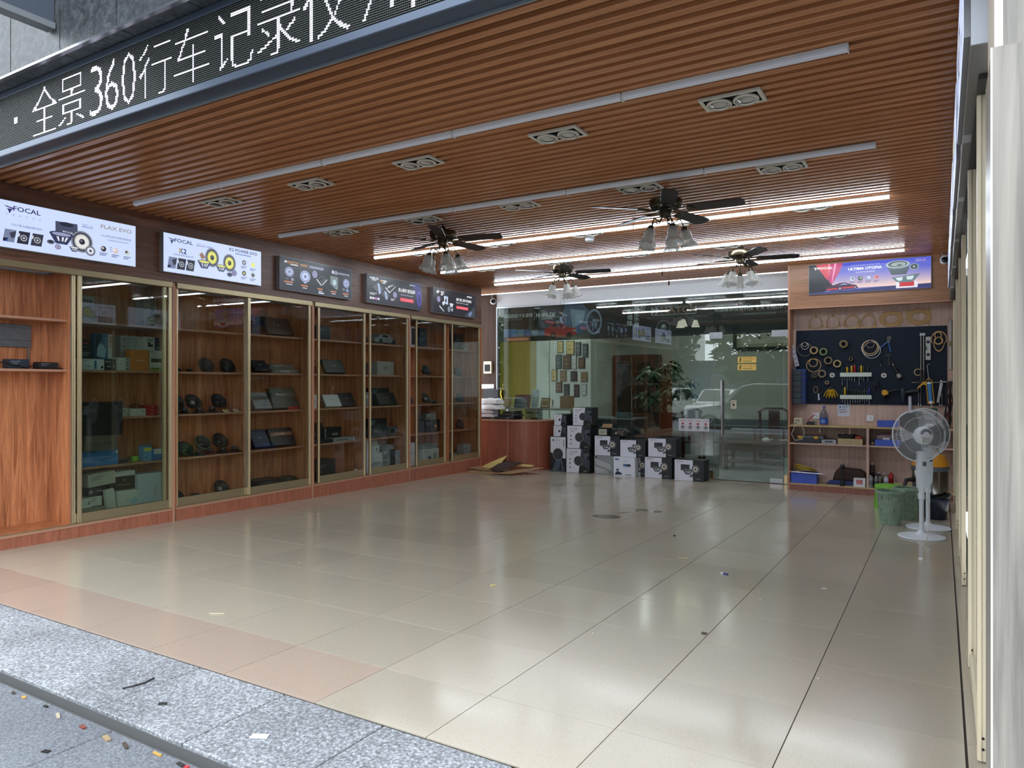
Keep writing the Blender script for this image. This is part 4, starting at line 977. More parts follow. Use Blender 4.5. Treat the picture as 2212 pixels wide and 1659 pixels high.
# tea table, chair, tea set, basket, framed calligraphy, lamp
M_rose = wood('rosewood', (60, 36, 28), (92, 56, 42), 'X', .3, 30, .06)
t = thing('tea_table', 'low dark wooden tea table behind the glass door', 'table', (-2.25, 10.3, OF))
part('top', B(0, 1.15, 0, .62, .44, .48), M_rose, t, bevel=.005); part('apron', B(.05, 1.1, .04, .06, .34, .44), M_rose, t); part('apron', B(.05, 1.1, .56, .58, .34, .44), M_rose, t); part('lower_shelf', B(.05, 1.1, .05, .57, .12, .14), M_rose, t)
for x in (.02, 1.07):
    for y in (.02, .54): part('leg', B(x, x+.06, y, y+.06, 0, .44), M_rose, t)
def armchair(label, x, y, rz):
    t = thing('wooden_armchair', label, 'chair', (x, y, OF), rz, 'rosewood armchairs round the tea table')
    part('seat', B(-.3, .3, -.27, .27, .42, .46), M_rose, t, bevel=.005)
    for sx in (-.28, .24):
        for sy in (-.26, .21): part('leg', B(sx, sx+.04, sy, sy+.05, 0, .42 if sy > 0 else .68), M_rose, t)
        part('armrest', MB().tube([(sx+.02, -.28, .68), (sx+.02, 0, .70), (sx+.02, .24, .76)], .024, 6), M_rose, t, smooth=True)
    part('back_splat', B(-.1, .1, .225, .245, .46, 1.02), M_rose, t); part('top_rail', MB().tube([(-.31, .23, .98), (-.15, .25, 1.05), (.15, .25, 1.05), (.31, .23, .98)], .026, 6), M_rose, t, smooth=True)
    for sx in (-.28, .24): part('back_post', B(sx, sx+.04, .215, .255, .46, 1.0), M_rose, t)
armchair('dark wooden armchair beside the potted tree', -2.75, 10.75, rad(70)); armchair('dark wooden armchair behind the tea table', -1.65, 11.55, 0)
t = thing('teapot', 'small white teapot on the tea table', 'teapot', (-1.55, 10.55, OF+.481)); part('body', MB().lathe([(.03, 0), (.065, .02), (.07, .05), (.045, .085), (.02, .09)], 18, capb=True, capt=True), M_wplast, t, smooth=True); part('spout', MB().tube([(.06, 0, .04), (.095, 0, .06), (.11, 0, .085)], [.012, .009, .006], 6), M_wplast, t, smooth=True); part('lid_knob', MB().cyl((0, 0, .09), (0, 0, .105), .01, n=8), M_wplast, t)
t = thing('tea_bowl', 'white flared tea bowl on the tea table', 'bowl', (-1.25, 10.45, OF+.481)); part('bowl', MB().lathe([(.03, 0), (.04, .01), (.085, .07), (.082, .07), (.036, .014)], 18, capb=True), M_wplast, t, smooth=True); part('painted_band', MB().lathe([(.0605, .036), (.0735, .053)], 18), mat('blue_band', (60, 80, 110), .4), t, smooth=True)
t = thing('waste_basket', 'green slatted plastic waste basket beside the glass door', 'basket', (-.98, 9.75, OF)); part('body', MB().lathe([(.11, 0), (.14, .30), (.147, .30), (.147, .285)], 20, capb=True), mat('basket_green', (96, 140, 116), .5), t, smooth=True); part('rim', MB().lathe([(.142, .295), (.152, .30), (.152, .312), (.138, .312)], 20), mat('basket_green', (96, 140, 116), .5), t)
t = thing('framed_calligraphy', 'large black-framed ink calligraphy picture on the office back wall', 'picture', (-2.62, 12.598, 2.08)); part('frame', MB().ring2d([(0, 0), (1.4, 0), (1.4, .72), (0, .72)], [(.07, .07), (1.33, .07), (1.33, .65), (.07, .65)], -.04, 0), M_black, t); part('mount', B(.07, 1.33, -.015, -.005, .07, .65), mat('silk_mount', (176, 170, 148), .7), t)
a = Art(); a.rect(.16, .14, 1.24, .58, (206, 204, 190), 1)
for k in range(5):
    u = .28+k*.21
    for q in range(5):
        x = u+rl.uniform(-.06, .05); y = .36+rl.uniform(-.13, .12); a.poly([(x, y), (x+rl.uniform(.03, .1), y+rl.uniform(-.02, .05)), (x+rl.uniform(.02, .08), y+rl.uniform(-.06, .0)), (x+.01, y-.02)], (32, 30, 30), 2)
a.build('ink_strokes', t, (0, -.0155, 0))
t = thing('office_lamp', 'lit three-shade hanging lamp inside the office', 'lamp', (-3.0, 10.6, 2.86)); part('rod', MB().cyl((0, 0, 0), (0, 0, -.2), .012, n=8).lathe([(.06, -.2), (.08, -.23), (.03, -.27)], 14, capt=True), M_brz, t, smooth=True)
for k in range(3):
    a_ = k*2.09+.5; x, y = .17*math.cos(a_), .17*math.sin(a_); ar = part('lamp_arm', MB().tube([(0, 0, -.24), (x*.6, y*.6, -.22), (x, y, -.27)], .007, 5), M_brz, t)
    part('glass_shade', MB().lathe([(.03, -.27), (.045, -.30), (.06, -.36), (.08, -.40)], 16, Matrix.Translation((x, y, 0))), mat('lit_shade', (250, 246, 230), .4, emit=(255, 248, 230), estr=3.5), ar, smooth=True)
# dark printed film along the top of the glass
def film_mat():
    m = bpy.data.materials.new('dark_window_film'); m.use_nodes = True; n = m.node_tree.nodes; l = m.node_tree.links
    b = n['Principled BSDF']; b.inputs['Base Color'].default_value = lin((34, 38, 42)); b.inputs['Roughness'].default_value = .4
    tr = n.new('ShaderNodeBsdfTransparent'); mx = n.new('ShaderNodeMixShader'); mx.inputs[0].default_value = .72
    l.new(tr.outputs[0], mx.inputs[1]); l.new(b.outputs[0], mx.inputs[2]); l.new(mx.outputs[0], n['Material Output'].inputs[0]); return m
fb = thing('window_film_banner', 'dark printed film banner with HELIX and MATCH lettering across the top of the office glass', 'banner', (-6.03, GY+.012, 2.17))
part('film', B(0, 5.26, 0, .002, 0, .63), film_mat(), fb)
a = Art(); C_ = (246, 250, 252)
a.text(.12, .44, .075, '德国超级汽车音响', C_, w=.62, shear=.15); a.lines(.13, .40, .58, .016, 1, (120, 128, 130)); a.rect(.775, .38, .78, .54, C_, 2); helix_logo(a, .80, .42, .42, .10, C_); a.lines(.92, .39, .30, .014, 1, C_)
for k in range(6): a.rect(.12+k*.15, .09, .26+k*.15, .24-.01*k, ((90, 124, 170), (100, 140, 190), (124, 156, 180), (80, 120, 176), (140, 164, 186), (90, 126, 180))[k], 2)
a.poly([(1.4, .62), (1.75, .62), (1.95, .40), (1.75, .12), (1.45, .10), (1.3, .35)], (100, 124, 156), 2); a.poly([(1.5, .55), (1.8, .5), (1.75, .3), (1.55, .2)], (170, 190, 210), 3)
a.poly([(.98, .10), (.98, .20), (1.06, .24), (1.15, .31), (1.33, .31), (1.44, .23), (1.62, .20), (1.62, .09), (1.5, .06), (1.1, .06)], (196, 70, 62), 4); a.poly([(1.10, .245), (1.17, .295), (1.31, .295), (1.38, .24)], (44, 46, 52), 5); a.disc(1.16, .085, .055, (24, 24, 26), 5); a.disc(1.16, .085, .03, (110, 110, 112), 6); a.disc(1.48, .085, .055, (24, 24, 26), 5); a.rect(1.55, .15, 1.62, .18, (200, 196, 180), 5)
a.ring(1.96, .30, .15, .12, (150, 166, 190), 5, k=1.5); a.disc(1.96, .30, .12, (50, 56, 64), 4, .17); a.disc(1.97, .28, .05, (110, 126, 150), 6, .07)
a.rect(.19, .015, .66, .075, (220, 130, 90), 3); a.text(.21, .028, .034, 'HELIX DSP 德国进口', (236, 214, 196), 4, w=.43)
a.col(2.62, .40, .09, '路相随', C_); a.col(2.74, .47, .09, '旅途乐趣', C_); a.col(2.86, .50, .09, '快乐', C_)
for k in (0, 1): a.poly([(3.0+k*.07, .36), (3.09+k*.07, .43), (3.0+k*.07, .50)], (196, 200, 202), 2)
a.text(3.16, .38, .10, 'MATCH', (206, 150, 120), w=.60); a.rect(3.0, .355, 3.76, .361, C_, 2)
a.ring(3.21, .15, .12, .105, (120, 130, 138), 3); a.disc(3.21, .15, .06, (96, 106, 114), 3); a.disc(3.21, .17, .03, (190, 196, 200), 4)
a.text(4.05, .36, .085, '德国最新精湛科技·专车专用DSP汽车', C_, w=1.20); a.text(4.85, .475, .05, 'GERMAN CAR', (130, 138, 142), w=.38); a.lines(4.5, .29, .7, .022, 1, (130, 138, 142))
a.build('lettering', fb, (0, -.0005, 0))
# stickers on the glass
def sticker(name, label, x, z, w, h, base, fn):
    t = thing(name, label, 'sign', (x, GY-.0065, z)); part('sheet', B(0, w, -.001, 0, 0, h), ink(base), t); a = Art(); fn(a); a.build('lettering', t, (0, -.0012, 0))
def warn(txt):
    def f(a):
        a.ring(.146, .053, 0, 0, (0, 0, 0)) if 0 else None
        for (u0, v0, u1, v1) in ((0, 0, .29, .004), (0, .101, .29, .105), (0, 0, .004, .105), (.286, 0, .29, .105)): a.rect(u0, v0, u1, v1, (30, 28, 20), 1)
        a.disc(.046, .078, .009, (24, 22, 20), 2); a.poly([(.035, .066), (.055, .068), (.066, .082), (.069, .078), (.056, .06), (.05, .04), (.062, .02), (.056, .016), (.043, .034), (.032, .016), (.026, .02), (.036, .042)], (24, 22, 20), 2)
        a.text(.085, .055, .034, txt, (206, 90, 50), w=.185); a.lines(.085, .024, .18, .014, 1, (140, 110, 60))
    return f
sticker('warning_sticker', 'upper yellow head-bump warning sticker on the glass door', -1.62, 1.71, .29, .105, (238, 206, 110), warn('小心碰头'))
sticker('warning_sticker', 'lower yellow door-bump warning sticker on the glass door', -1.62, 1.595, .29, .105, (238, 206, 110), warn('小心碰门'))
sticker('notice_sticker', 'small cream notice stuck on the glass door beside the handle', -1.72, 1.0, .085, .13, (206, 196, 176), lambda a: (a.lines(.012, .105, .06, .008, 2, (110, 100, 90)), a.rect(.025, .045, .06, .075, (40, 40, 44), 2), a.lines(.02, .02, .05, .007, 1, (170, 120, 80))))
def reds(a):
    for k in range(4):
        u = .07+k*.125; a.text(u, .155, .02, '安全须知', (170, 50, 60), al='c'); a.poly(circ(u, .115, .022, 5, a0=PI/2), (170, 50, 60), 2); a.ring(u, .06, .036, .028, (70, 70, 78), 2, k=.75); a.disc(u, .06, .016, (60, 60, 66), 3); a.lines(u-.04, .018, .08, .007, 1, (120, 120, 126))
sticker('safety_sticker', 'white strip of four red-starred safety pictograms on the glass', -2.56, .63, .5, .2, (206, 206, 212), reds)
# ------------------------------------------------------------------ rounded counter and what lies on it
def counter_pts(off, n=12):
    pts = [(-6.3, 8.12-off), (-5.42, 8.12-off)]
    for k in range(1, n+1):
        a = k/n*PI/2
        pts.append((-5.42+(.60+off)*math.sin(a), 8.75-(.63+off)*math.cos(a)))
    return pts
M_ctr = wood('counter_laminate', (128, 68, 50), (158, 88, 66), 'Z', .38, 44, .06)
t = thing('rounded_counter', 'reddish wooden counter with a rounded end in front of the office glass', 'counter', (-5.6, 8.45, FZ(8.5)))
o_ = (-5.6, 8.45)
def loc2(p): return [(x-o_[0], y-o_[1]) for x, y in p]
out = loc2(counter_pts(0)); inn = loc2(counter_pts(-.03)); H_ = .755-FZ(8.5)
mb = MB(); n = len(out)
vs_ = [(x, y, z) for z in (.002, H_-.025) for (x, y) in out] + [(x, y, z) for z in (.002, H_-.025) for (x, y) in inn]
fs = []
for i in range(n-1): fs += [(i, i+1, n+i+1, n+i), (2*n+i, 3*n+i, 3*n+i+1, 2*n+i+1), (i, 2*n+i, 2*n+i+1, i+1), (n+i, n+i+1, 3*n+i+1, 3*n+i)]
fs += [(0, n, 3*n, 2*n), (n-1, 3*n-1, 4*n-1, 2*n-1)]
part('curved_front', mb.add(vs_, fs), M_ctr, t, smooth=True)
part('worktop', MB().prism(loc2(counter_pts(.012) + [(-6.3, 8.75)]), H_-.025, H_, 'Z'), M_cabedge, t)
for px in (-5.45, -4.93):
    k = min(range(n), key=lambda i: abs(out[i][0]-(px+5.6)))
    part('joint_strip', B(out[k][0]-.005, out[k][0]+.005, out[k][1]-.004, out[k][1]+.004, .002, H_-.026), mat('strip_aluminium', (200, 170, 150), .35, .5), t)
def towel(label, x, y, z, w, d, h, rz, seed, c):
    r = random.Random(seed); t = thing('folded_towel', label, 'towel', (x, y, z), rz, 'folded towels on the counter')
    for k in range(2):
        mb = MB(); nx, ny = 14, 7; vs_ = []; fs = []
        prof = [(-.5, 0.02), (-.52, .3), (-.5, .75), (-.42, .97), (-.2, 1.0), (.1, .96), (.35, 1.0), (.49, .85), (.52, .4), (.48, .03)]
        for i in range(nx+1):
            f = i/nx
            for (a, b) in prof:
                s_ = 1 - .18*abs(f*2-1)**3
                vs_.append(((f-.5)*w*(1-.05*k) + .012*math.sin(b*5+k), a*d*s_ + .008*math.sin(f*9+k), k*h*.5 + b*h*.49*s_ + .006*math.sin(f*12+a*6+seed)*b))
        m_ = len(prof)
        for i in range(nx):
            for j in range(m_-1): fs.append((i*m_+j, i*m_+j+1, (i+1)*m_+j+1, (i+1)*m_+j))
            fs.append((i*m_+m_-1, i*m_, (i+1)*m_, (i+1)*m_+m_-1))
        fs += [tuple(range(m_-1, -1, -1)), tuple(range(nx*m_, nx*m_+m_))]
        part('fold', mb.add(vs_, fs), mat('towel_%d' % c[0], c, .9, noise=.06, nscale=60), t, smooth=True)
CTZ = .756
towel('lilac-white folded towel at the bottom of the pile on the counter', -6.02, 8.35, CTZ+.032, .40, .26, .14, .1, 1, (206, 202, 210))
towel('white folded towel on top of the pile on the counter', -5.93, 8.36, CTZ+.174, .46, .28, .20, -.12, 2, (224, 226, 228))
for k, (x, y, z, w, d, h, rz) in enumerate(((-5.98, 8.4, .757, .62, .32, .03, .05), (-5.62, 8.42, .757, .50, .30, .05, -.08), (-5.55, 8.43, .8075, .42, .26, .045, .1), (-5.52, 8.44, .853, .30, .2, .06, -.05))):
    t = thing('car_trim_tray', ('widest black plastic trim tray under the towels on the counter', 'lower black plastic trim tray beside the towels', 'middle black plastic trim tray of the pile on the counter', 'topmost black plastic trim piece of the pile on the counter')[k], 'tray', (x, y, z), rz, 'black trim trays on the counter')
    part('body', MB().prism([(-w/2, 0), (w/2, 0), (w/2*.93, h), (-w/2*.9, h*.8)], -d/2, d/2), M_black, t, bevel=.006)
    part('clip', B(w*.2, w*.3, -d/2-.006, -d/2-.0005, h*.2, h*.6), M_grey, t)
t = thing('acrylic_tray_stack', 'stack of clear acrylic trays with black card holders on the counter', 'tray', (-5.12, 8.52, .757))
for k in range(4): part('tray', MB().box(-.13, .13, -.09, .09, k*.05, k*.05+.006).box(-.13, .13, .084, .09, k*.05+.006, k*.05+.045).box(-.13, -.124, -.09, .084, k*.05+.006, k*.05+.045).box(.124, .13, -.09, .084, k*.05+.006, k*.05+.045), glass('acrylic', (214, 218, 216), 1.45, 1.3), t)
part('card_holder', B(-.10, .05, -.085, -.075, .11, .13), M_black, t); part('card_holder', B(-.02, .12, -.085, -.075, .008, .035), M_black, t)
t = thing('distribution_box', 'cream electrical distribution box on the wooden corner panel', 'box', (-6.31, GY-.031, 1.585)); part('case', B(0, .18, -.045, 0, 0, .23), M_beige, t, bevel=.008); part('window', B(.03, .15, -.05, -.045, .04, .17), mat('smoked_window', (46, 46, 50), .15), t)
t = thing('switch_panel', 'long white switch panel on the wooden corner panel', 'switch', (-6.37, GY-.031, 1.30)); part('plate', B(0, .28, -.01, 0, 0, .085), M_wplast, t, bevel=.003)
for k in range(6): part('rocker', B(.012+k*.044, .05+k*.044, -.014, -.0105, .012, .073), M_wplast, t, bevel=.002)
t = thing('black_monitor', 'black flat monitor standing in the corner behind the towels', 'monitor', (-6.10, 8.68, .757)); part('screen', B(-.17, .15, -.02, .02, .05, .53), M_black, t, bevel=.006); part('stand', B(-.05, .05, -.05, .05, 0, .01).box(-.015, .015, -.01, .01, .01, .06), M_black, t)
# ------------------------------------------------------------------ flattened cardboard on the floor
t = thing('flattened_carton', 'flattened brown carton with a printed dark lining on the floor beside the counter', 'cardboard', (-5.35, 7.55, FZ(7.55)+.004))
def sheet(name, pts, m, th_=.006):
    n = len(pts); mb = MB().add([p for p in pts] + [(p[0], p[1], p[2]+th_) for p in pts], [tuple(range(n-1, -1, -1)), tuple(range(n, 2*n))] + [(i, (i+1) % n, n+(i+1) % n, n+i) for i in range(n)]); return part(name, mb, m, t)
sheet('flap', [(-.42, -.30, .0), (.10, -.28, .0), (.12, -.02, .02), (-.40, -.04, .03)], M_card)
sheet('flap', [(-.46, -.10, .06), (.06, -.05, .035), (.10, .16, .03), (-.40, .14, .075)], M_card)
sheet('flap', [(.02, -.25, .012), (.42, -.12, .02), (.80, .30, .10), (.40, .36, .07), (.10, .05, .02)], M_card)
sheet('liner', [(-.36, .10, .05), (-.02, .12, .05), (.04, .36, .26), (-.24, .30, .14)], M_kraft)
ln = sheet('printed_panel', [(-.08, -.02, .055), (.16, -.12, .03), (.40, .28, .16), (.00, .34, .18)], mat('dark_maroon_print', (40, 24, 26), .4))
sheet('flap', [(.34, .20, .115), (.56, .28, .105), (.58, .38, .12), (.36, .34, .13)], M_kraft)
# ------------------------------------------------------------------ speaker cartons in front of the glass
SW = (214, 216, 226); SK = (26, 28, 32)
def carton(label, x, y, z, w, d, h, mbase, fn, grp='speaker cartons stacked in front of the office glass', rz=0.0, name='speaker_carton'):
    t = thing(name, label, 'box', (x, y, z), rz, grp)
    part('body', B(0, w, 0, d, 0, h), mbase, t, bevel=.0015)
    part('lid_flap', B(.002, w-.002, .002, d/2-.002, h, h+.0012).box(.002, w-.002, d/2+.002, d-.002, h, h+.0012), mbase, t)
    if fn:
        a = Art(); fn(a, w, h); a.build('print', t, (0, -.0003, 0))
    return t
def rock(a, w, h, u0):
    a.poly([(u0*w-.05*w, 0.003), (w-.003, 0.003), (w-.003, h-.003), (u0*w+.06*w, h-.003)], (58, 66, 76), 1)
    a.poly([(u0*w-.04*w, .003), (w-.003, .003), (w-.003, h*.12), (w*.8, h*.27), (u0*w+.03*w, h*.34)], (30, 30, 33), 2)
    a.poly([(u0*w+.1*w, h*.93), (w-.003, h*.96), (w-.003, h*.86), (w*.8, h*.84)], (28, 30, 34), 2); a.poly([(w*.82, h*.66), (w-.003, h*.74), (w-.003, h*.52), (w*.88, h*.58)], (26, 28, 32), 2); a.poly([(w*.75, h*.8), (w*.95, h*.8), (w*.85, h*.45)], (84, 94, 104), 2)
def slate(size):
    def f(a, w, h):
        rock(a, w, h, .58); a.rect(.003, .003, w*.5, h-.003, SW, 1); a.poly([(w*.5, .003), (w*.53, .003), (w*.64, h-.003), (w*.5, h-.003)], SW, 1)
        a.text(w*.13, h*.84, h*.05, 'SLATEFIBER', (70, 72, 80), 3, w=w*.36); a.lines(w*.13, h*.77, w*.22, h*.02, 2, (150, 152, 160), 3)
        for k in range(3): a.disc(w*.16, h*(.56-.17*k), h*.03, (50, 52, 58), 3); a.lines(w*.12, h*(.5-.17*k), w*.09, h*.012, 1, (150, 152, 160), 3)
        a.driver(w*.52 if size > .7 else w*.45, h*.5, h*.21*size, 1.0, (38, 38, 41), (66, 68, 74), (32, 32, 36), 4)
        a.text(w*.74, h*.07, h*.04, 'FOCAL', (200, 202, 208), 5, w=w*.16)
    return f
def slate_tall(a, w, h):
    a.rect(.003, .003, w-.003, h-.003, SW, 1); a.poly([(.003, .003), (w-.003, .003), (w-.003, h*.38), (w*.6, h*.42), (.003, h*.55)], (34, 34, 38), 2); a.poly([(w*.15, .003), (w*.9, .003), (w*.75, h*.34), (w*.35, h*.34)], (74, 86, 98), 3); a.poly([(w*.55, .02), (w*.75, .02), (w*.68, h*.28)], (30, 32, 36), 4)
    a.driver(w*.5, h*.5, w*.34, 1.05, (38, 38, 41), (62, 64, 70), (44, 44, 48), 5); a.driver(w*.2, h*.9, w*.05, 1.2, (40, 40, 44), (60, 60, 66), (30, 30, 34), 3)
    for k in range(2): a.disc(w*(.42+.17*k), h*.9, w*.025, (50, 52, 58), 3)
    for k in range(9): a.rect(w*.84, h*(.72+.022*k), w*.9, h*(.737+.022*k), (90, 92, 100), 3)
    a.text(w*.1, h*.05, h*.02, 'FOCAL', (200, 202, 208), 5, w=w*.2)
def twotone(kind, c=(214, 217, 230)):
    def f(a, w, h):
        a.rect(.003, .003, w*.63, h-.003, c, 1); a.rect(w*.63, .003, w-.003, h-.003, (36, 40, 46), 1)
        a.lines(w*.07, h*.9, w*.36, h*.03, 1, (120, 100, 110), 3); a.lines(w*.07, h*.85, w*.2, h*.015, 1, (170, 172, 180), 3)
        for k in range(4): a.disc(w*.1, h*(.5-.12*k), h*.02, (180, 182, 190), 3); a.lines(w*.07, h*(.46-.12*k), w*.07, h*.012, 1, (180, 182, 190), 3)
        if kind == 0: a.rect(w*.22, h*.5, w*.52, h*.78, (50, 54, 60), 3); a.text(w*.3, h*.56, h*.03, 'FOCAL', (150, 152, 158), 4, w=w*.14)
        else: a.poly([(w*.45, h*.66), (w*.55, h*.78), (w*.62, h*.7), (w*.52, h*.58)], (110, 110, 116), 3)
        a.basket(w*.46, h*.52, w*.34, (74, 76, 82), (110, 110, 114), 5)
        a.driver(w*.72, h*.58, h*.19, 1.0, (60, 62, 68), (206, 200, 184), (50, 50, 54), 8); a.disc(w*.62, h*.28, h*.06, (60, 62, 68), 8); a.disc(w*.56, h*.24, h*.05, (80, 82, 88), 9)
        a.text(w*.72, h*.11, h*.045, 'FOCAL', (190, 194, 200), 4, w=w*.16)
    return f
M_ck = mat('carton_black', SK, .45); M_cwh = mat('carton_white', (216, 218, 224), .5); M_cgr = mat('carton_grey', (128, 132, 136), .5)
fz = FZ(8.45) + .001
def stack(lbls):
    for (lb, x0, x1, z0, z1, y, d, m_, fn, rz) in lbls: carton(lb, x0, y, z0, x1-x0, d, z1-z0, m_, fn, rz=rz)
stack([
 ('tall white speaker carton with a big round cone, standing against the counter', -4.725, -4.425, fz, .475, 8.40, .26, M_ck, slate_tall, 0),
 ('small white speaker carton lying on the tall carton beside the counter', -4.675, -4.42, .478, .668, 8.42, .22, M_ck, slate(.55), 0),
 ('small white speaker carton at the top of the stack beside the counter', -4.66, -4.42, .671, .868, 8.42, .22, M_ck, slate(.55), -.02),
 ('large white-and-rock speaker carton on the floor, second stack from the counter', -4.415, -3.975, fz, .285, 8.40, .28, M_ck, slate(1), -.01),
 ('large white-and-rock speaker carton in the middle of the second stack', -4.40, -3.96, .288, .676, 8.40, .27, M_ck, slate(1), 0),
 ('white-and-rock speaker carton at the very top of the tallest stack', -4.30, -3.94, .679, .987, 8.42, .24, M_ck, slate(1.05), 0),
 ('white speaker carton with black side standing on the grey box', -3.90, -3.45, .19, .52, 8.43, .26, M_ck, twotone(0), 0),
 ('opened white speaker carton with cream cone print, left of centre top', -3.44, -3.0, .191, .47, 8.43, .26, M_ck, twotone(1), 0),
 ('dark speaker carton mostly hidden behind the white blue-labelled carton', -3.34, -3.0, fz, .188, 8.53, .2, M_ck, twotone(0), 0),
 ('white speaker carton on the floor beneath another two-tone carton', -2.995, -2.545, fz, .213, 8.38, .26, M_ck, twotone(0), 0),
 ('white two-tone speaker carton on top of another, strips of packing on it', -2.945, -2.48, .216, .515, 8.40, .26, M_ck, twotone(0), 0),
 ('white two-tone speaker carton alone nearest the glass door', -2.49, -2.02, fz, .205, 8.34, .26, M_ck, twotone(0), -.03)])
def greybox(a, w, h):
    a.rect(.003, .003, w-.003, h-.003, (140, 144, 148), 1); r = random.Random(4)
    for k in range(13): u = w*(.04+.06*k); a.poly([(u, h*.82-h*.02*k), (u+w*.03, h*.82-h*.02*k), (u+w*.10, h*.5-h*.02*k), (u+w*.07, h*.5-h*.02*k)], (196, 200, 204), 2)
    for k in range(10): u = w*(.02+.065*k); a.poly([(u, h*.40-h*.02*k), (u+w*.035, h*.40-h*.02*k), (u+w*.12, h*.06), (u+w*.085, h*.06)], (196, 200, 204), 2)
    a.rect(w*.05, h*.86, w*.14, h*.95, (40, 42, 46), 3); a.text(w*.46, h*.1, h*.07, 'AUDIO SYSTEM', (24, 24, 28), 4, w=w*.46)
carton('grey printed audio carton on the floor under a white speaker carton', -3.905, 8.43, fz, .36, .24, .187-fz, M_cgr, greybox)
def bluelab(a, w, h):
    a.rect(.003, .003, w-.003, h-.003, (218, 222, 234), 1); a.rect(w*.06, h*.84, w*.25, h*.92, (60, 96, 150), 2); a.rect(w*.45, h*.52, w*.62, h*.65, (70, 110, 160), 2); a.rect(w*.62, h*.52, w*.8, h*.65, (40, 46, 56), 2); a.lines(w*.45, h*.45, w*.36, h*.02, 1, (150, 150, 160)); a.lines(w*.45, h*.85, w*.25, h*.02, 4, (190, 194, 200))
    a.poly([(w*.05, h*.1), (w*.12, h*.22), (w*.2, h*.27), (w*.28, h*.22), (w*.38, h*.16), (w*.4, h*.09), (w*.1, h*.06)], (40, 44, 66), 2); a.poly([(w*.10, h*.3), (w*.17, h*.4), (w*.26, h*.36), (w*.2, h*.27)], (50, 52, 70), 3); a.lines(w*.55, h*.06, w*.34, h*.06, 1, (110, 114, 124))
carton('white carton with blue labels and a small car drawing on the floor', -3.525, 8.36, fz, .37, .16, .188-fz, M_cwh, bluelab)
t = carton('small opened brown carton showing a white label on the speaker stack', -3.86, 8.46, .522, .19, .16, .125, M_blackm, lambda a, w, h: (a.rect(w*.12, h*.1, w*.88, h*.85, (190, 190, 170), 1), a.lines(w*.2, h*.6, w*.6, h*.05, 4, (90, 90, 80))))
part('open_flap', MB().add([(0, 0.16, .126), (.19, .16, .126), (.18, .22, .185), (.01, .22, .185), (0, .164, .126), (.19, .164, .126), (.18, .224, .185), (.01, .224, .185)], [(0,1,2,3),(7,6,5,4),(0,4,5,1),(2,6,7,3),(1,5,6,2),(3,7,4,0)]), M_card, t)
t = thing('plastic_wrapped_parts', 'black parts wrapped in crinkled clear plastic on top of the cartons', 'package', (-3.64, 8.46, .522), 0)
part('black_part', MB().prism([(0, 0), (.31, 0), (.32, .07), (.24, .12), (.05, .115)], 0, .17), M_black, t, bevel=.008)
wr_ = MB(); r = random.Random(9); g_ = [(.11+i*.028, -.006-.01*r.random(), .012+j*.022) for j in range(5) for i in range(6)]
wr_.add(g_, [(j*6+i, j*6+i+1, j*6+i+7, j*6+i+6) for j in range(4) for i in range(5)]); part('clear_wrap', wr_, glass('crinkled_wrap', (230, 230, 232), 1.5, 4.0, .05), t)
# ------------------------------------------------------------------ goods in the display cabinets
SHE = {'a': 1.97, 'b': 1.515, 'c': 1.065, 'd': .605, 'e': .112}
SHN = {'a': 'top shelf', 'b': 'second shelf', 'c': 'third shelf', 'd': 'fourth shelf', 'e': 'floor'}
BAY = {1: 'open bay nearest the street', 2: 'first glazed bay', 3: 'second glazed bay', 4: 'third glazed bay', 5: 'fourth glazed bay', 6: 'fifth glazed bay', 7: 'sixth glazed bay', 8: 'last glazed bay'}
def where(d, b, s): return '%s, %s, %s' % (d, SHN[s], BAY[b])
def cm(c, r=.45): return mat('goods_%d_%d_%d' % tuple(c), c, r)
def gbox(desc, b, s, u, w, z, h, v, d, c, fn=None, name='product_box', cat='box', tilt=0.0, yaw=0.0, roll=0.0):
    t = thing(name, where(desc, b, s), cat, cw(u, v, SHE[s]+z+.0008), 0, 'goods in the display cabinets', (tilt, roll, CA+yaw))
    part('body', B(0, w, 0, d, 0, h), cm(c), t, bevel=.0015)
    a = Art()
    if fn: fn(a, w, h)
    else: a.lines(w*.12, h*.7, w*.45, min(.012, h*.12), 2 if h > .05 else 1, tuple(v_-70 if sum(c) > 380 else v_+80 for v_ in c), 1)
    a.build('print', t, (0, -.0003, 0))
    return t
def T(*k):   # a print made of coloured rectangles (fractions of the face) and texts
    def f(a, w, h):
        for q in k:
            if q[0] == 'r': a.rect(w*q[1], h*q[2], w*q[3], h*q[4], q[5], q[6] if len(q) > 6 else 1)
            elif q[0] == 't': a.text(w*q[1], h*q[2], h*q[3], q[4], q[5], 4, w=w*q[6])
            elif q[0] == 'l': a.lines(w*q[1], h*q[2], w*q[3], h*q[4], q[5], q[6], 3)
            elif q[0] == 'd': a.driver(w*q[1], h*q[2], h*q[3], 1.0)
            elif q[0] == 'c': a.col(w*q[1], h*q[2], h*q[3], q[4], q[5], 4)
            elif q[0] == 'p': a.poly([(w*x, h*y) for x, y in q[1]], q[2], 2)
    return f
WH = (206, 210, 212); PG = (176, 180, 180); DK = (34, 38, 42); TXD = (70, 72, 78)
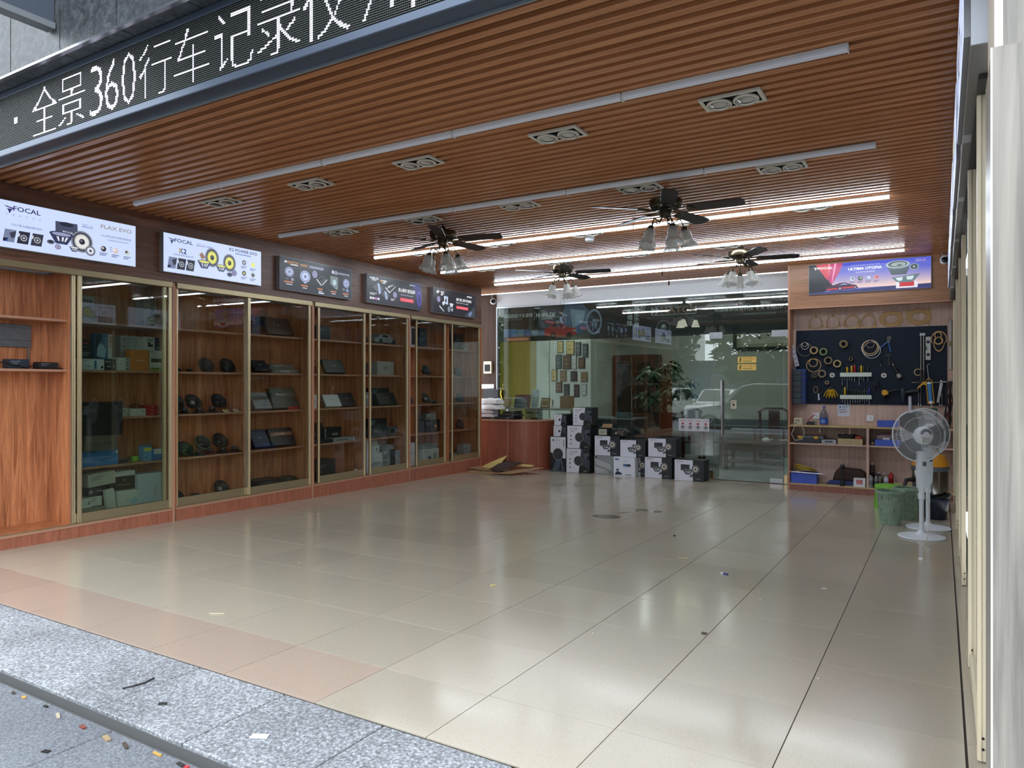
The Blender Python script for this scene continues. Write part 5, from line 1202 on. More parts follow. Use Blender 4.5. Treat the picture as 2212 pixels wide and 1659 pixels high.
# first glazed bay
gbox('pale box with dark lettering', 2, 'a', .79, .12, 0, .25, .2, .15, (150, 150, 146), T(('l', .1, .75, .8, .1, 1, (60, 60, 62))))
for k in range(6): gbox('grey slim carton number %s in the tall pile' % ('one', 'two', 'three', 'four', 'five', 'six')[k], 2, 'a', 1.44, .14, k*.052, .05, .24, .14, (150, 152, 150), T(('r', .55, .2, .85, .8, (100, 102, 104))))
gbox('white-and-blue long box', 2, 'b', .753, .216, 0, .105, .14, .12, (200, 212, 220), T(('r', .55, .1, .66, .85, (60, 120, 170)), ('l', .2, .3, .3, .08, 1, (80, 110, 140)), ('r', .85, .15, .95, .4, (40, 44, 50)), ('l', .04, .8, .3, .06, 1, (120, 140, 160))))
gbox('lower dark box with small white print', 2, 'b', .788, .092, .107, .09, .2, .14, (42, 56, 64), T(('l', .1, .6, .7, .08, 3, (150, 170, 176))))
gbox('upper dark box with magenta print', 2, 'b', .788, .092, .199, .088, .2, .14, (36, 38, 44), T(('l', .15, .55, .6, .16, 1, (190, 60, 110)), ('l', .1, .2, .7, .06, 1, (150, 160, 166))))
gbox('black 360 camera box', 2, 'b', .972, .118, 0, .108, .15, .13, (34, 44, 50), T(('t', .08, .7, .14, '全景影像', (190, 196, 200), .5), ('t', .25, .25, .2, '360° 全', (200, 206, 210), .7)))
gbox('tall blue box with a car picture and red characters', 2, 'b', .915, .17, .11, .245, .2, .08, (70, 110, 150), T(('r', .02, .02, .25, .98, (36, 52, 76)), ('r', .74, .02, .99, .98, (196, 202, 204)), ('p', [(.1, .1), (.55, .05), (.66, .3), (.5, .55), (.25, .6), (.12, .4)], (150, 184, 206)), ('p', [(.28, .62), (.44, .9), (.34, .98), (.12, .98)], (40, 60, 90)), ('c', .87, .78, .14, '猫虎士', (190, 50, 60)), ('c', .62, .76, .07, '专车专用升级', (190, 206, 220))))
for k in range(4): gbox('white slim box number %s in the pile of four' % ('one', 'two', 'three', 'four')[k], 2, 'b', 1.094, .125, k*.032, .0312, .13, .09, (196, 200, 200), T(('r', .68, .15, .95, .85, (110, 116, 130)), ('r', .28, .1, .285, .9, (120, 124, 126))))
for k in range(5): gbox('pale grey carton number %s in the stack behind' % ('one', 'two', 'three', 'four', 'five')[k], 2, 'b', 1.215, .20, k*.071, .07, .27, .13, (160, 166, 170), T(('r', .55, .02, .99, .98, (176, 182, 184)), ('l', .1, .35, .25, .25, 1, (110, 114, 124)), ('l', .6, .5, .25, .12, 1, (130, 134, 140))))
gbox('orange square box with white lettering', 2, 'b', 1.224, .205, 0, .21, .13, .08, (196, 122, 52), T(('t', .30, .46, .07, 'HAVAL 影像', (240, 226, 206), .42), ('r', .80, .10, .9, .16, (150, 66, 30))))
gbox('white box with green base stripe', 2, 'b', 1.436, .14, 0, .212, .13, .12, (196, 200, 200), T(('r', .02, .01, .98, .17, (150, 170, 80)), ('r', .08, .42, .92, .6, (60, 56, 48)), ('l', .06, .9, .4, .04, 1, TXD), ('l', .1, .22, .2, .04, 1, (60, 56, 50)), ('r', .82, .24, .9, .29, (190, 50, 60)), ('l', .1, .08, .8, .06, 1, (50, 70, 30))))
gbox('white and navy box with a device picture', 2, 'b', 1.396, .18, .2135, .135, .17, .12, (196, 202, 206), T(('r', .66, .01, .99, .99, (40, 42, 84)), ('p', [(.25, .25), (.55, .25), (.55, .45), (.4, .45), (.4, .6), (.25, .6)], (36, 40, 48)), ('l', .2, .8, .4, .07, 2, TXD), ('l', .75, .2, .2, .06, 2, (150, 160, 190))))
t = gbox('black flat television leaning on the boxes', 2, 'd', .705, .40, .292, .318, .062, .03, (14, 16, 20), T(('r', .015, .02, .985, .98, (8, 9, 13))), 'television', 'television')
gbox('tan LED-DRL box under the television', 2, 'd', .735, .30, .1505, .14, .05, .25, (96, 92, 84), T(('t', .30, .35, .22, 'LED-DRL', (30, 30, 30), .55), ('l', .3, .2, .5, .05, 1, (60, 60, 58))))
gbox('white square-edged adapter box', 2, 'c', 1.155, .078, 0, .08, .17, .12, (190, 190, 182)); gbox('white long carton with label', 2, 'c', 1.237, .16, 0, .072, .14, .14, (196, 198, 196), T(('l', .78, .7, .15, .1, 3, (120, 122, 124))))
for k in range(3): gbox('red flat box number %s in the pile' % ('one', 'two', 'three')[k], 2, 'c', 1.403, .12, k*.035, .034, .14, .12, (170, 30, 40), T(('l', .4, .4, .4, .2, 1, (226, 170, 170))))
t = thing('cable_coil', where('tangled thin black cable', 2, 'c'), 'cable', cw(1.33, .2, SHE['c']+.074), CA); part('wire', MB().tube([(math.cos(q*.7)*.06*(1+.2*math.sin(q)), math.sin(q*.7)*.04, .006+.004*(q % 3)+.03*max(0, math.sin(q*.7))) for q in range(26)], .003, 5), M_black, t)
gbox('bright blue carton, left one', 2, 'd', .752, .116, 0, .148, .13, .2, (22, 110, 176), T(('l', .2, .55, .5, .06, 3, (60, 146, 206)))); gbox('bright blue long carton beside another', 2, 'd', .870, .235, 0, .148, .13, .2, (26, 116, 184), T(('r', .88, .72, .97, .92, (206, 210, 214)), ('t', .35, .35, .18, 'CARLED', (16, 80, 140), .32)))
gbox('small bright blue carton on top of another', 2, 'd', .753, .07, .1505, .07, .14, .12, (30, 122, 190)) if 0 else None
for k in range(7):
    t = thing('brake_pad_card', where('dark metal shim number %s in the pile' % ('one', 'two', 'three', 'four', 'five', 'six', 'seven')[k], 2, 'd'), 'shim', cw(1.115+k*.006, .2+.016*(k % 3), SHE['d']+.001+.0048*k), 0, 'loose metal shims', (0, 0, CA+.1*(k % 4-1.5))); part('plate', MB().prism([(0, 0), (.12, 0), (.135, .03), (.10, .055), (.02, .05)], 0, .004, 'Z'), cm(((86, 80, 74), (60, 56, 54), (110, 104, 96))[k % 3], .5), t); part('tab', B(.13, .15, .015, .03, .0, .003), cm((60, 56, 54), .5), t)
t = thing('tape_roll', where('lime green tape roll', 2, 'd'), 'tape', cw(1.345, .24, SHE['d']+.001), CA); part('roll', MB().lathe([(.022, 0), (.04, 0), (.04, .05), (.022, .05), (.022, 0)], 20), cm((150, 196, 50)), t, smooth=True); part('core', MB().lathe([(.0218, 0), (.0195, 0), (.0195, .05), (.0218, .05)], 20), M_card, t)
gbox('light blue bulb box with yellow band', 2, 'd', 1.385, .085, 0, .145, .15, .09, (110, 160, 210), T(('r', .02, .68, .98, .9, (220, 206, 70)), ('r', .2, .15, .35, .3, (40, 50, 80)))); gbox('white and blue bulb box', 2, 'd', 1.474, .10, 0, .115, .125, .09, (40, 110, 180), T(('r', .01, .55, .99, .99, (210, 216, 218)), ('l', .3, .75, .4, .06, 1, (90, 130, 170)))); gbox('light blue bulb box behind two others', 2, 'd', 1.45, .08, 0, .15, .25, .08, (110, 156, 206), T(('r', .02, .7, .98, .9, (220, 206, 70))))
gbox('big pale silver box with vertical lettering', 2, 'e', 1.297, .285, 0, .37, .11, .16, (188, 200, 212), T(('c', .66, .58, .05, '安全警报', (90, 100, 110)), ('c', .6, .58, .025, '汽车智能系统专用', (120, 130, 140))))
gbox('white box with a blue smoke logo', 2, 'e', 1.072, .215, 0, .23, .09, .2, (206, 208, 204), T(('t', .42, .5, .12, 'C', (40, 50, 90), .1), ('p', [(.55, .5), (.7, .62), (.9, .7), (.98, .55), (.85, .4), (.65, .42)], (150, 190, 206)), ('l', .35, .08, .3, .05, 1, (60, 64, 70))))
gbox('white slim tall box leaning sideways', 2, 'e', .978, .082, .012, .25, .08, .05, (202, 204, 200), T(('l', .3, .45, .4, .03, 2, (160, 162, 164))), roll=rad(-7))
gbox('royal blue booklet at the bottom', 2, 'e', .70, .25, 0, .045, .06, .2, (44, 60, 140), T(('l', .5, .4, .3, .2, 1, (120, 140, 200)))); gbox('taupe carton lying above the blue booklet', 2, 'e', .702, .23, .0465, .07, .065, .2, (140, 130, 118), T(('t', .8, .4, .4, '天', (70, 64, 58), .08)))
gbox('small white carton with a bird mark', 2, 'e', .71, .095, .1185, .09, .07, .12, (206, 210, 206), T(('p', [(.6, .3), (.8, .7), (.9, .75), (.75, .35)], (40, 44, 54)))); gbox('plain white carton behind the bird-marked one', 2, 'e', .81, .125, .1185, .09, .12, .14, (206, 206, 200)); gbox('navy box with a round silver badge', 2, 'e', .815, .18, .2105, .08, .14, .18, (40, 42, 62), T(('d', .15, .5, .25), ('l', .4, .45, .5, .18, 1, (150, 150, 160))))
gbox('white box over the bird-marked carton', 2, 'e', .722, .075, .2105, .10, .1, .12, (200, 200, 194)) if 0 else None
gbox('black gift box with gold characters', 2, 'e', 1.07, .225, .232, .13, .16, .2, (34, 32, 32), T(('t', .42, .62, .16, '冠', (196, 170, 100), .14), ('t', .18, .3, .14, '天极自动', (196, 170, 100), .6)))
gbox('white flat carton stacked above the black gift box', 2, 'e', 1.07, .225, .3632, .05, .16, .2, (206, 206, 206)); gbox('grey-white speckled carton tilted on the pile', 2, 'e', .80, .26, .296, .12, .1, .2, (186, 184, 174), None, roll=rad(-5)) 
# open bay
t = thing('amplifier_cover', where('scratched grey metal cover at the back', 1, 'b'), 'cover', cw(.02, .40, SHE['b']+.20), CA, None); part('sheet', B(0, .43, 0, .012, 0, .205), mat('scratched_grey_metal', (112, 116, 122), .4, .5, noise=.12, nscale=14), t, bevel=.003); part('groove', B(0, .43, -.001, 0, .06, .063).box(0, .43, -.001, 0, .175, .177), M_black, t); part('support_pin', B(.02, .03, -.003, .012, -.1985, 0).box(.40, .41, -.003, .012, -.1985, 0), M_grey, t)
gbox('black power adapter brick, left one', 1, 'b', .16, .17, 0, .085, .2, .1, (38, 46, 58), None, 'power_adapter', 'adapter'); gbox('black power adapter brick with cord, right one', 1, 'b', .40, .165, 0, .065, .18, .1, (26, 26, 32), None, 'power_adapter', 'adapter')
t = thing('extension_lead', where('loose black power cord', 1, 'b'), 'cord', cw(.30, .16, SHE['b']+.007), CA); part('cord', MB().tube([(-.28, .05, .0), (-.2, .02, .05), (-.12, .0, .03), (-.02, -.01, .0), (.05, .0, .03), (.1, -.02, .0), (.26, -.015, .0), (.3, .01, 0)], .006, 6), M_black, t, smooth=True)
# loudspeaker drivers
def make_driver(frame, cone, cap):
    t = thing('speaker_driver', '', 'speaker', (0, 0, 0), 0, 'loudspeaker drivers in the display cabinets')
    part('frame', MB().lathe([(.078, -.002), (.095, -.004), (.097, .0), (.095, .005), (.084, .006), (.078, .004)], 28), cm(frame, .35), t, smooth=True)
    part('surround', MB().lathe([(.079, .003), (.075, .008), (.069, .003)], 28), cm((24, 24, 26), .5), t, smooth=True)
    part('cone', MB().lathe([(.069, .003), (.045, -.012), (.028, -.02)], 28), cm(cone, .5), t, smooth=True)
    part('dust_cap', MB().lathe([(.029, -.02), (.022, -.011), (.01, -.007), (.001, -.006)], 20), cm(cap, .3), t, smooth=True)
    bs = MB()
    for k in range(4):
        a = k*PI/2+.4
        bs.add([(.09*math.cos(a-.25), .09*math.sin(a-.25), -.003), (.09*math.cos(a+.25), .09*math.sin(a+.25), -.003), (.042*math.cos(a+.3), .042*math.sin(a+.3), -.042), (.042*math.cos(a-.3), .042*math.sin(a-.3), -.042)], [(0, 1, 2, 3)])
    part('basket', bs, cm(frame, .4), t); part('back_cone', MB().lathe([(.07, .001), (.04, -.025), (.03, -.04)], 20), M_blackm, t, smooth=True)
    part('magnet', MB().lathe([(.02, -.04), (.045, -.042), (.045, -.068), (.03, -.072)], 24, capt=True), cm((52, 52, 56), .35), t, smooth=True)
    return t
protos = {}
def drv(desc, b, s, u, v, z, kind='k', a=62, yaw=0.0, sc=1.0):
    kinds = {'k': ((34, 36, 40), (40, 44, 48), (50, 54, 58)), 'g': ((70, 88, 74), (36, 44, 40), (44, 50, 46)), 'b': ((30, 40, 60), (36, 46, 66), (46, 56, 78)), 'w': ((44, 44, 46), (46, 44, 42), (150, 150, 146)), 'r': ((110, 30, 34), (90, 26, 30), (120, 40, 44))}
    A_ = rad(a); R_ = .097*sc; zz = max(R_*math.sin(A_), (.045*math.sin(A_)+.07*math.cos(A_))*sc) if a < 100 else .0095*sc
    lc = cw(u, v, SHE[s]+z+zz+.001); lb = where(desc, b, s)
    if kind not in protos:
        t = make_driver(*kinds[kind]); protos[kind] = t; t.location = lc; t.rotation_euler = (A_, 0, CA+yaw); t['label'] = lb
    else: t = dup(protos[kind], lc, None, lb, rot=(A_, 0, CA+yaw))
    t.scale = (sc, sc, sc)
drv('black speaker, left of the leaning pair', 3, 'b', 2.19, .24, 0, 'k', 58); drv('black speaker, right of the leaning pair', 3, 'b', 2.47, .24, 0, 'k', 58)
drv('black speaker half hidden by the door stile', 3, 'c', 1.84, .27, .03, 'w', 62); drv('black speaker in the middle of three', 3, 'c', 2.05, .27, .05, 'w', 50); drv('black speaker on the right of three', 3, 'c', 2.38, .27, .05, 'k', 55)
drv('face-down driver, left one', 3, 'c', 1.86, .17, 0, 'k', 180, 0, .7); drv('face-down driver, middle one', 3, 'c', 2.04, .165, 0, 'k', 180, 0, .8); drv('face-down driver, right one', 3, 'c', 2.21, .165, 0, 'k', 180, 0, .85)
drv('black speaker leaning at the left', 3, 'd', 1.93, .25, 0, 'k', 50); drv('green-rimmed speaker', 3, 'd', 2.20, .31, .045, 'g', 55); drv('black speaker beside the green-rimmed one', 3, 'd', 2.43, .31, .05, 'k', 58)
drv('face-down driver, left one', 3, 'd', 2.04, .17, 0, 'k', 180, 0, .8); drv('small red driver', 3, 'd', 2.195, .18, 0, 'r', 180, 0, .75); drv('face-down driver, middle one', 3, 'd', 2.352, .165, 0, 'k', 180, 0, .8); drv('face-down driver, right one', 3, 'd', 2.51, .165, 0, 'k', 180, 0, .8)
drv('speaker leaning beside the stile', 3, 'e', 2.43, .29, 0, 'w', 60); drv('flat-lying speaker', 3, 'e', 2.02, .2, 0, 'k', 180, 0, 1.0); drv('tilted black speaker at the far left', 3, 'e', 1.80, .24, 0, 'k', 40)
for k, (u, w) in enumerate(((2.33, .1), (2.47, .1))):
    t = thing('crossover_board', where(('left', 'right')[k] + ' crossover board with pale coils', 3, 'c'), 'crossover', cw(u, .135, SHE['c']+.001), CA); part('board', B(0, w, 0, .05, 0, .01), M_black, t); part('coil', MB().cyl((.028, .025, .01), (.028, .025, .032), .018, n=14).cyl((.068, .025, .01), (.068, .025, .032), .014, n=14), cm((196, 180, 130)), t); part('capacitor', B(.01, .09, -.004, 0, .002, .012), cm((206, 200, 180)), t)
for k, (u, v) in enumerate(((1.78, .16), (1.92, .17))):
    t = thing('tweeter', where(('left', 'right')[k] + ' small black tweeter pod', 3, 'b'), 'tweeter', cw(u, v, SHE['b']+.001), CA); part('pod', MB().lathe([(.03, 0), (.034, .012), (.026, .03), (.01, .034)], 16, capb=True, capt=True), M_black, t, smooth=True); part('wire', MB().tube([(.03, 0, .006), (.06, -.01, .006), (.09, .01, .006)], .0025, 5), M_black, t)
# amplifiers
def amp(desc, b, s, u, w, v, L_, th_, c, a=28, fins=6, badge=None, z=0.0, stripe=None, yaw=0.0):
    A_ = rad(a); t = thing('amplifier', where(desc, b, s), 'amplifier', cw(u, v, SHE[s]+z+th_*math.sin(A_)+.0015), 0, 'amplifiers in the display cabinets', (-A_, 0, CA+yaw))
    part('body', B(0, w, 0, th_, 0, L_), cm(c, .35), t, bevel=.006, seg=2)
    fm = MB()
    for k in range(fins):
        z0 = L_*(.08+.84*k/max(1, fins-1)) if fins > 1 else L_*.5
        if .34*L_ < z0 < .66*L_: continue
        fm.box(.012, w-.012, -.005, .0005, z0-.006, z0+.006)
    if fins: part('heat_sink', fm, cm(tuple(min(255, int(v_*1.15)+4) for v_ in c), .35), t)
    for x in (0, w): part('end_plate', B(x-.003, x+.003, .002, th_-.002, .004, L_-.004), cm(tuple(int(v_*.7) for v_ in c), .4), t)
    ar = Art()
    if stripe: ar.rect(.02, L_*.55, w-.02, L_*.74, stripe, 1)
    if badge: ar.text(w*.22, L_*.60 if stripe else L_*.46, L_*.1, badge, (196, 198, 200), 2, w=w*.4, bold=.01)
    else: ar.disc(w*.5, L_*.52, .012, (150, 152, 156), 1); ar.rect(w*.3, L_*.515, w*.44, L_*.525, (130, 132, 136), 1)
    ar.build('badge', t, (0, -.006, 0))
    return t
amp('black sloping amplifier with a round badge', 4, 'a', 3.0, .42, .16, .24, .06, (30, 32, 38), 30, 0)
gbox('blue box against the stile', 4, 'a', 2.81, .12, 0, .23, .22, .12, (40, 54, 90)); amp('dark tilted amplifier against the stile', 4, 'b', 2.80, .22, .15, .16, .05, (26, 28, 34), 40, 4)
t = gbox('grey flat amplifier lying under another', 4, 'b', 3.06, .42, 0, .05, .15, .25, (112, 112, 112), T(('l', .3, .35, .5, .3, 1, (200, 200, 200))), 'amplifier', 'amplifier'); gbox('grey ribbed amplifier lying on another', 4, 'b', 3.03, .40, .052, .06, .17, .24, (92, 92, 94), None, 'amplifier', 'amplifier')
amp('silver leaning amplifier with a photo panel', 4, 'c', 2.80, .26, .15, .22, .05, (130, 134, 140), 32, 5, None, 0, (70, 62, 56)); t = amp('dark grey Memphis amplifier leaning back', 4, 'c', 3.08, .40, .15, .27, .06, (70, 72, 66), 20, 7, 'Memphis', 0, (96, 98, 94)); gbox('small red tag card before the Memphis amplifier', 4, 'c', 3.28, .16, 0, .04, .118, .004, (170, 36, 50))
amp('dark blue leaning amplifier', 4, 'd', 2.80, .24, .15, .24, .05, (36, 44, 78), 32, 5); amp('black amplifier with a copper and blue stripe', 4, 'd', 3.06, .38, .15, .23, .06, (24, 28, 40), 24, 4, 'SAVAGE', 0, (150, 100, 80))
gbox('large flat black equipment case', 4, 'e', 2.80, .42, 0, .12, .12, .26, (30, 34, 34)); t = thing('round_speaker_case', where('rounded black case with piped edges', 4, 'e'), 'case', cw(3.388, .27, SHE['e']+.001), CA); part('body', MB().lathe([(.12, 0), (.15, .02), (.155, .07), (.12, .11), (.02, .12)], 24, Matrix.Diagonal((.98, .78, 1, 1)), capb=True, capt=True), M_black, t, smooth=True); part('piping', MB().tube([(.152*math.cos(q*PI/12), .121*math.sin(q*PI/12), .072) for q in range(24)], .004, 5, True), cm((110, 90, 70)), t)
gbox('black square box behind the stile', 5, 'a', 3.83, .28, 0, .19, .2, .18, (26, 28, 32)); amp('black leaning amplifier with a round badge', 5, 'b', 3.98, .38, .15, .20, .05, (22, 24, 28), 28, 0); gbox('narrow black box at the left edge', 5, 'b', 3.72, .10, 0, .19, .2, .12, (20, 20, 22), T(('r', .5, .6, .95, .7, (190, 190, 190))))
amp('white laptop-like amplifier on a stand', 5, 'c', 3.98, .30, .15, .18, .04, (196, 198, 202), 28, 0); amp('black leaning amplifier beside the white one', 5, 'c', 4.29, .27, .15, .20, .05, (38, 38, 42), 28, 5); gbox('white upright processor at the left edge', 5, 'c', 3.72, .14, 0, .18, .2, .06, (190, 194, 198), T(('r', .5, .45, .7, .55, (30, 30, 34))), 'amplifier', 'amplifier')
gbox('tall black equalizer box', 5, 'd', 3.76, .27, 0, .26, .27, .14, (22, 22, 24), T(('t', .2, .35, .16, 'GND', (190, 190, 190), .3))); gbox('black box with knob dials', 5, 'd', 4.07, .33, .0, .19, .28, .13, (26, 26, 28), T(('r', .02, .05, .12, .95, (120, 122, 124)), ('d', .5, .5, .1), ('d', .62, .5, .1), ('d', .74, .5, .1))); gbox('silver slim rack unit', 5, 'd', 4.10, .42, 0, .05, .13, .13, (150, 152, 154), T(('l', .1, .4, .8, .25, 1, (60, 62, 66))), 'amplifier', 'amplifier'); gbox('black slim rack unit beside the silver one', 5, 'd', 3.70, .38, 0, .045, .13, .13, (24, 24, 26), None, 'amplifier', 'amplifier')
gbox('black carpeted subwoofer box', 5, 'e', 3.76, .40, 0, .27, .16, .24, (24, 25, 27)); gbox('small black camera housing', 5, 'e', 4.18, .09, 0, .07, .18, .08, (24, 24, 26), T(('d', .5, .5, .3)), 'camera_housing', 'camera'); gbox('white label card standing at the glass', 5, 'e', 4.46, .07, 0, .1, .1, .004, (190, 192, 194), T(('l', .15, .7, .7, .06, 4, (110, 110, 120))))
t = thing('car_shaped_amplifier', where('silver amplifier shaped like a sports car', 6, 'a'), 'amplifier', cw(5.0, .17, SHE['a']+.001), CA); part('body', MB().prism([(0, .02), (.5, .02), (.54, .06), (.40, .09), (.30, .15), (.14, .15), (.05, .10), (-.02, .08)], 0, .2), cm((120, 124, 128), .3), t, bevel=.008); part('wheel', MB().cyl((.12, -.004, .04), (.12, .02, .04), .04, n=18).cyl((.42, -.004, .04), (.42, .02, .04), .04, n=18), M_black, t); part('window_panel', MB().prism([(.16, .105), (.29, .105), (.27, .138), (.17, .138)], -.003, 0), M_black, t)
gbox('silver square amplifier with a small badge', 6, 'b', 5.08, .38, 0, .205, .2, .08, (150, 150, 146), T(('r', .4, .42, .6, .6, (60, 60, 62)), ('r', .43, .48, .57, .54, (180, 180, 176), 2)), 'amplifier', 'amplifier'); gbox('small grey box beside the silver amplifier', 6, 'b', 4.97, .09, 0, .18, .25, .1, (96, 98, 98))
gbox('dark picture box behind the amplifier', 6, 'c', 5.05, .44, 0, .26, .31, .08, (24, 30, 34), T(('p', [(.05, .85), (.4, .95), (.25, .6)], (70, 110, 110)), ('p', [(.3, .45), (.7, .7), (.95, .65), (.95, .4), (.6, .35)], (60, 74, 84)))); amp('black leaning amplifier before the picture box', 6, 'c', 5.06, .42, .14, .19, .05, (20, 22, 26), 28, 0); gbox('pale box half hidden behind the stile', 6, 'c', 4.87, .15, 0, .2, .25, .12, (120, 122, 122))
gbox('dark picture box behind two small boxes', 6, 'd', 5.0, .42, 0, .27, .31, .08, (24, 30, 34), T(('p', [(.05, .85), (.4, .95), (.25, .6)], (70, 110, 110)), ('p', [(.3, .45), (.7, .7), (.95, .65), (.95, .4), (.6, .35)], (60, 74, 84)))); gbox('grey box with a small window', 6, 'd', 5.29, .21, 0, .145, .17, .12, (84, 88, 90), T(('r', .25, .3, .75, .75, (30, 34, 40)))); gbox('grey processor box', 6, 'd', 4.93, .22, 0, .15, .17, .12, (70, 76, 82))
gbox('large white carton printed auton', 6, 'e', 4.775, .34, 0, .275, .14, .22, (190, 194, 196), T(('t', .18, .35, .2, 'auton', (70, 74, 120), .7), ('l', .1, .9, .3, .03, 1, (150, 150, 156)))); gbox('white carton with a code label on another', 6, 'e', 4.80, .28, .2765, .11, .16, .2, (186, 190, 190), T(('r', .7, .3, .85, .6, (120, 122, 126)))); gbox('small white carton at the top of the pile', 6, 'e', 4.82, .25, .388, .08, .19, .18, (190, 194, 194))
for (d_, u, w, z, h, c) in (('grey lower box of the small pile', 5.13, .18, 0, .185, (140, 146, 148)), ('black lower box of the small pile', 5.315, .115, 0, .185, (36, 38, 42)), ('white and black box of the small pile', 5.433, .12, 0, .17, (176, 180, 184)), ('grey upper box of the small pile', 5.14, .17, .187, .11, (120, 126, 132)), ('dark upper box of the small pile', 5.315, .115, .187, .10, (44, 46, 52)), ('white upper box of the small pile', 5.433, .12, .172, .10, (170, 174, 190)), ('grey box topping the small pile', 5.20, .19, .298, .075, (130, 136, 140))): gbox(d_, 6, 'e', u, w, z, h, .15, .16, c)
gbox('white box with a black oval cut-out', 7, 'a', 5.75, .27, 0, .32, .2, .16, (170, 174, 180), T(('r', .55, .1, .98, .9, (24, 26, 30)))); gbox('dark blue tall box', 7, 'a', 6.14, .2, 0, .31, .22, .14, (34, 44, 60)); drv('black speaker behind the stile', 7, 'b', 5.80, .25, 0, 'k', 68); drv('blue-grey speaker on a stand', 7, 'b', 6.36, .25, .01, 'b', 62); drv('black speaker leaning back', 7, 'c', 6.36, .25, .01, 'w', 55); drv('black speaker near the stile', 7, 'c', 5.88, .25, 0, 'k', 66); drv('small face-down driver', 7, 'c', 6.52, .2, 0, 'k', 180, 0, .7)
gbox('black box with a tiny orange label', 7, 'd', 6.50, .2, 0, .2, .22, .14, (30, 30, 32), T(('r', .2, .35, .6, .55, (190, 130, 50)))); gbox('grey lower box beside the black one', 7, 'd', 6.30, .19, 0, .2, .22, .14, (60, 70, 80)); gbox('pale box on top of the grey box', 7, 'd', 6.33, .28, .202, .1, .24, .12, (120, 124, 122)); gbox('dark box behind the stile', 7, 'd', 5.70, .2, 0, .24, .22, .14, (26, 28, 32))
gbox('tall white carton behind the stile', 7, 'e', 5.74, .27, 0, .36, .18, .16, (184, 188, 190), T(('t', .3, .55, .06, 'focus', (80, 82, 88), .5))); gbox('white carton printed with speaker drawings', 7, 'e', 6.10, .46, 0, .23, .14, .2, (196, 198, 198), T(('d', .75, .5, .2), ('p', [(.3, .3), (.55, .3), (.5, .5), (.35, .5)], (90, 96, 110)), ('l', .1, .85, .2, .04, 2, (130, 130, 136)))); gbox('grey flat carton on the printed white one', 7, 'e', 6.14, .40, .232, .08, .16, .18, (140, 144, 144))
gbox('dark box with green lettering', 8, 'a', 7.15, .26, 0, .29, .22, .14, (34, 40, 44), T(('t', .2, .55, .14, 'Kiss', (96, 130, 100), .4))); gbox('small white box at the corner', 8, 'a', 7.43, .14, 0, .11, .22, .12, (150, 154, 150)); drv('dark blue speaker on a stand', 8, 'b', 7.3, .25, 0, 'b', 62); drv('dark blue speaker leaning back', 8, 'c', 7.36, .25, 0, 'b', 55); drv('black speaker leaning back', 8, 'd', 7.36, .25, 0, 'k', 62); gbox('white carton in the corner', 8, 'e', 7.36, .2, 0, .22, .16, .16, (160, 166, 176)); gbox('small pale carton lying low', 8, 'e', 7.0, .2, 0, .1, .16, .16, (110, 114, 112))
# ------------------------------------------------------------------ tool wall
PY = 8.418
pb = thing('pegboard', 'navy metal pegboard covering the tool wall', 'pegboard', (-.70, AB-.001, 1.10)); M_peg = mat('pegboard_navy', (30, 38, 52), .7, 0, .2)
part('sheet', B(0, 1.88, -.012, 0, 0, 1.06), M_peg, pb); part('rim', MB().ring2d([(0, 0), (1.88, 0), (1.88, 1.06), (0, 1.06)], [(.012, .012), (1.868, .012), (1.868, 1.048), (.012, 1.048)], -.0135, -.012), M_peg, pb)
hm = MB()
for i in range(61):
    for j in range(34):
        x = .035+i*.03; z = .03+j*.03; hm.add([(x-.004, -.0123, z-.004), (x+.004, -.0123, z-.004), (x+.004, -.0123, z+.004), (x-.004, -.0123, z+.004)], [(0, 1, 2, 3)])
part('holes', hm, M_blackm, pb)['kind'] = 'stuff'
PF = AB-.0145
M_mdf = mat('raw_mdf', (184, 150, 100), .7, noise=.08, nscale=30); M_mdfl = mat('pale_birch_ply', (176, 160, 122), .7)
def flatring(label, x, z, ro, ri, m, y=None, th_=.012, ry=1.0, name='spacer_ring', cat='ring', tabs=None, group='speaker spacer rings on the tool wall'):
    y = PF if y is None else y
    t = thing(name, label, cat, (x, y-th_-.004, z), 0, group)
    o = part('ring', MB().ring2d(circ(0, 0, ro, 32, ro*ry), circ(0, 0, ri, 32, ri*ry), 0, th_), m, t)
    if tabs:
        for (a, r) in tabs: part('mounting_tab', MB().ring2d(circ(r*math.cos(a), r*math.sin(a), .018, 12), circ(r*math.cos(a), r*math.sin(a), .005, 12), .001, th_-.001), m, t)
    part('hook', MB().tube([(0, th_+.0035, ri*ry+.004), (0, -.01, ri*ry-.004), (0, -.014, ri*ry+.008)], .003, 5), M_black, t)
    return t
gz = AB-.0005
for k, (x, z, lb) in enumerate(((-.435, 2.265, 'thin wooden speaker spacer ring, first in the row above the pegboard'), (-.209, 2.262, 'thin wooden speaker spacer ring, second in the row above the pegboard'))): flatring(lb, x, z, .089, .080, M_mdf, gz, tabs=((PI/2, .1), (-.5, .1), (PI+.6, .1)))
def trigasket(label, x, z):
    t = thing('spacer_ring', label, 'ring', (x, gz-.014, z), 0, 'speaker spacer rings on the tool wall'); n = 36; out = []
    for i in range(n):
        a = 2*PI*i/n; e = max(abs(math.cos((a-rad(80))/1.0))**14*(1 if math.cos(a-rad(80)) > 0 else 0), abs(math.cos(a-rad(200)))**14*(1 if math.cos(a-rad(200)) > 0 else 0), abs(math.cos(a-rad(320)))**14*(1 if math.cos(a-rad(320)) > 0 else 0)); r = .095+.026*e; out.append((r*math.cos(a), r*math.sin(a)))
    part('plate', MB().ring2d(out, circ(0, 0, .081, n), 0, .012), M_mdf, t); part('screw', MB().cyl((.018, -.001, .105), (.018, .004, .105), .004, n=8), M_black, t)
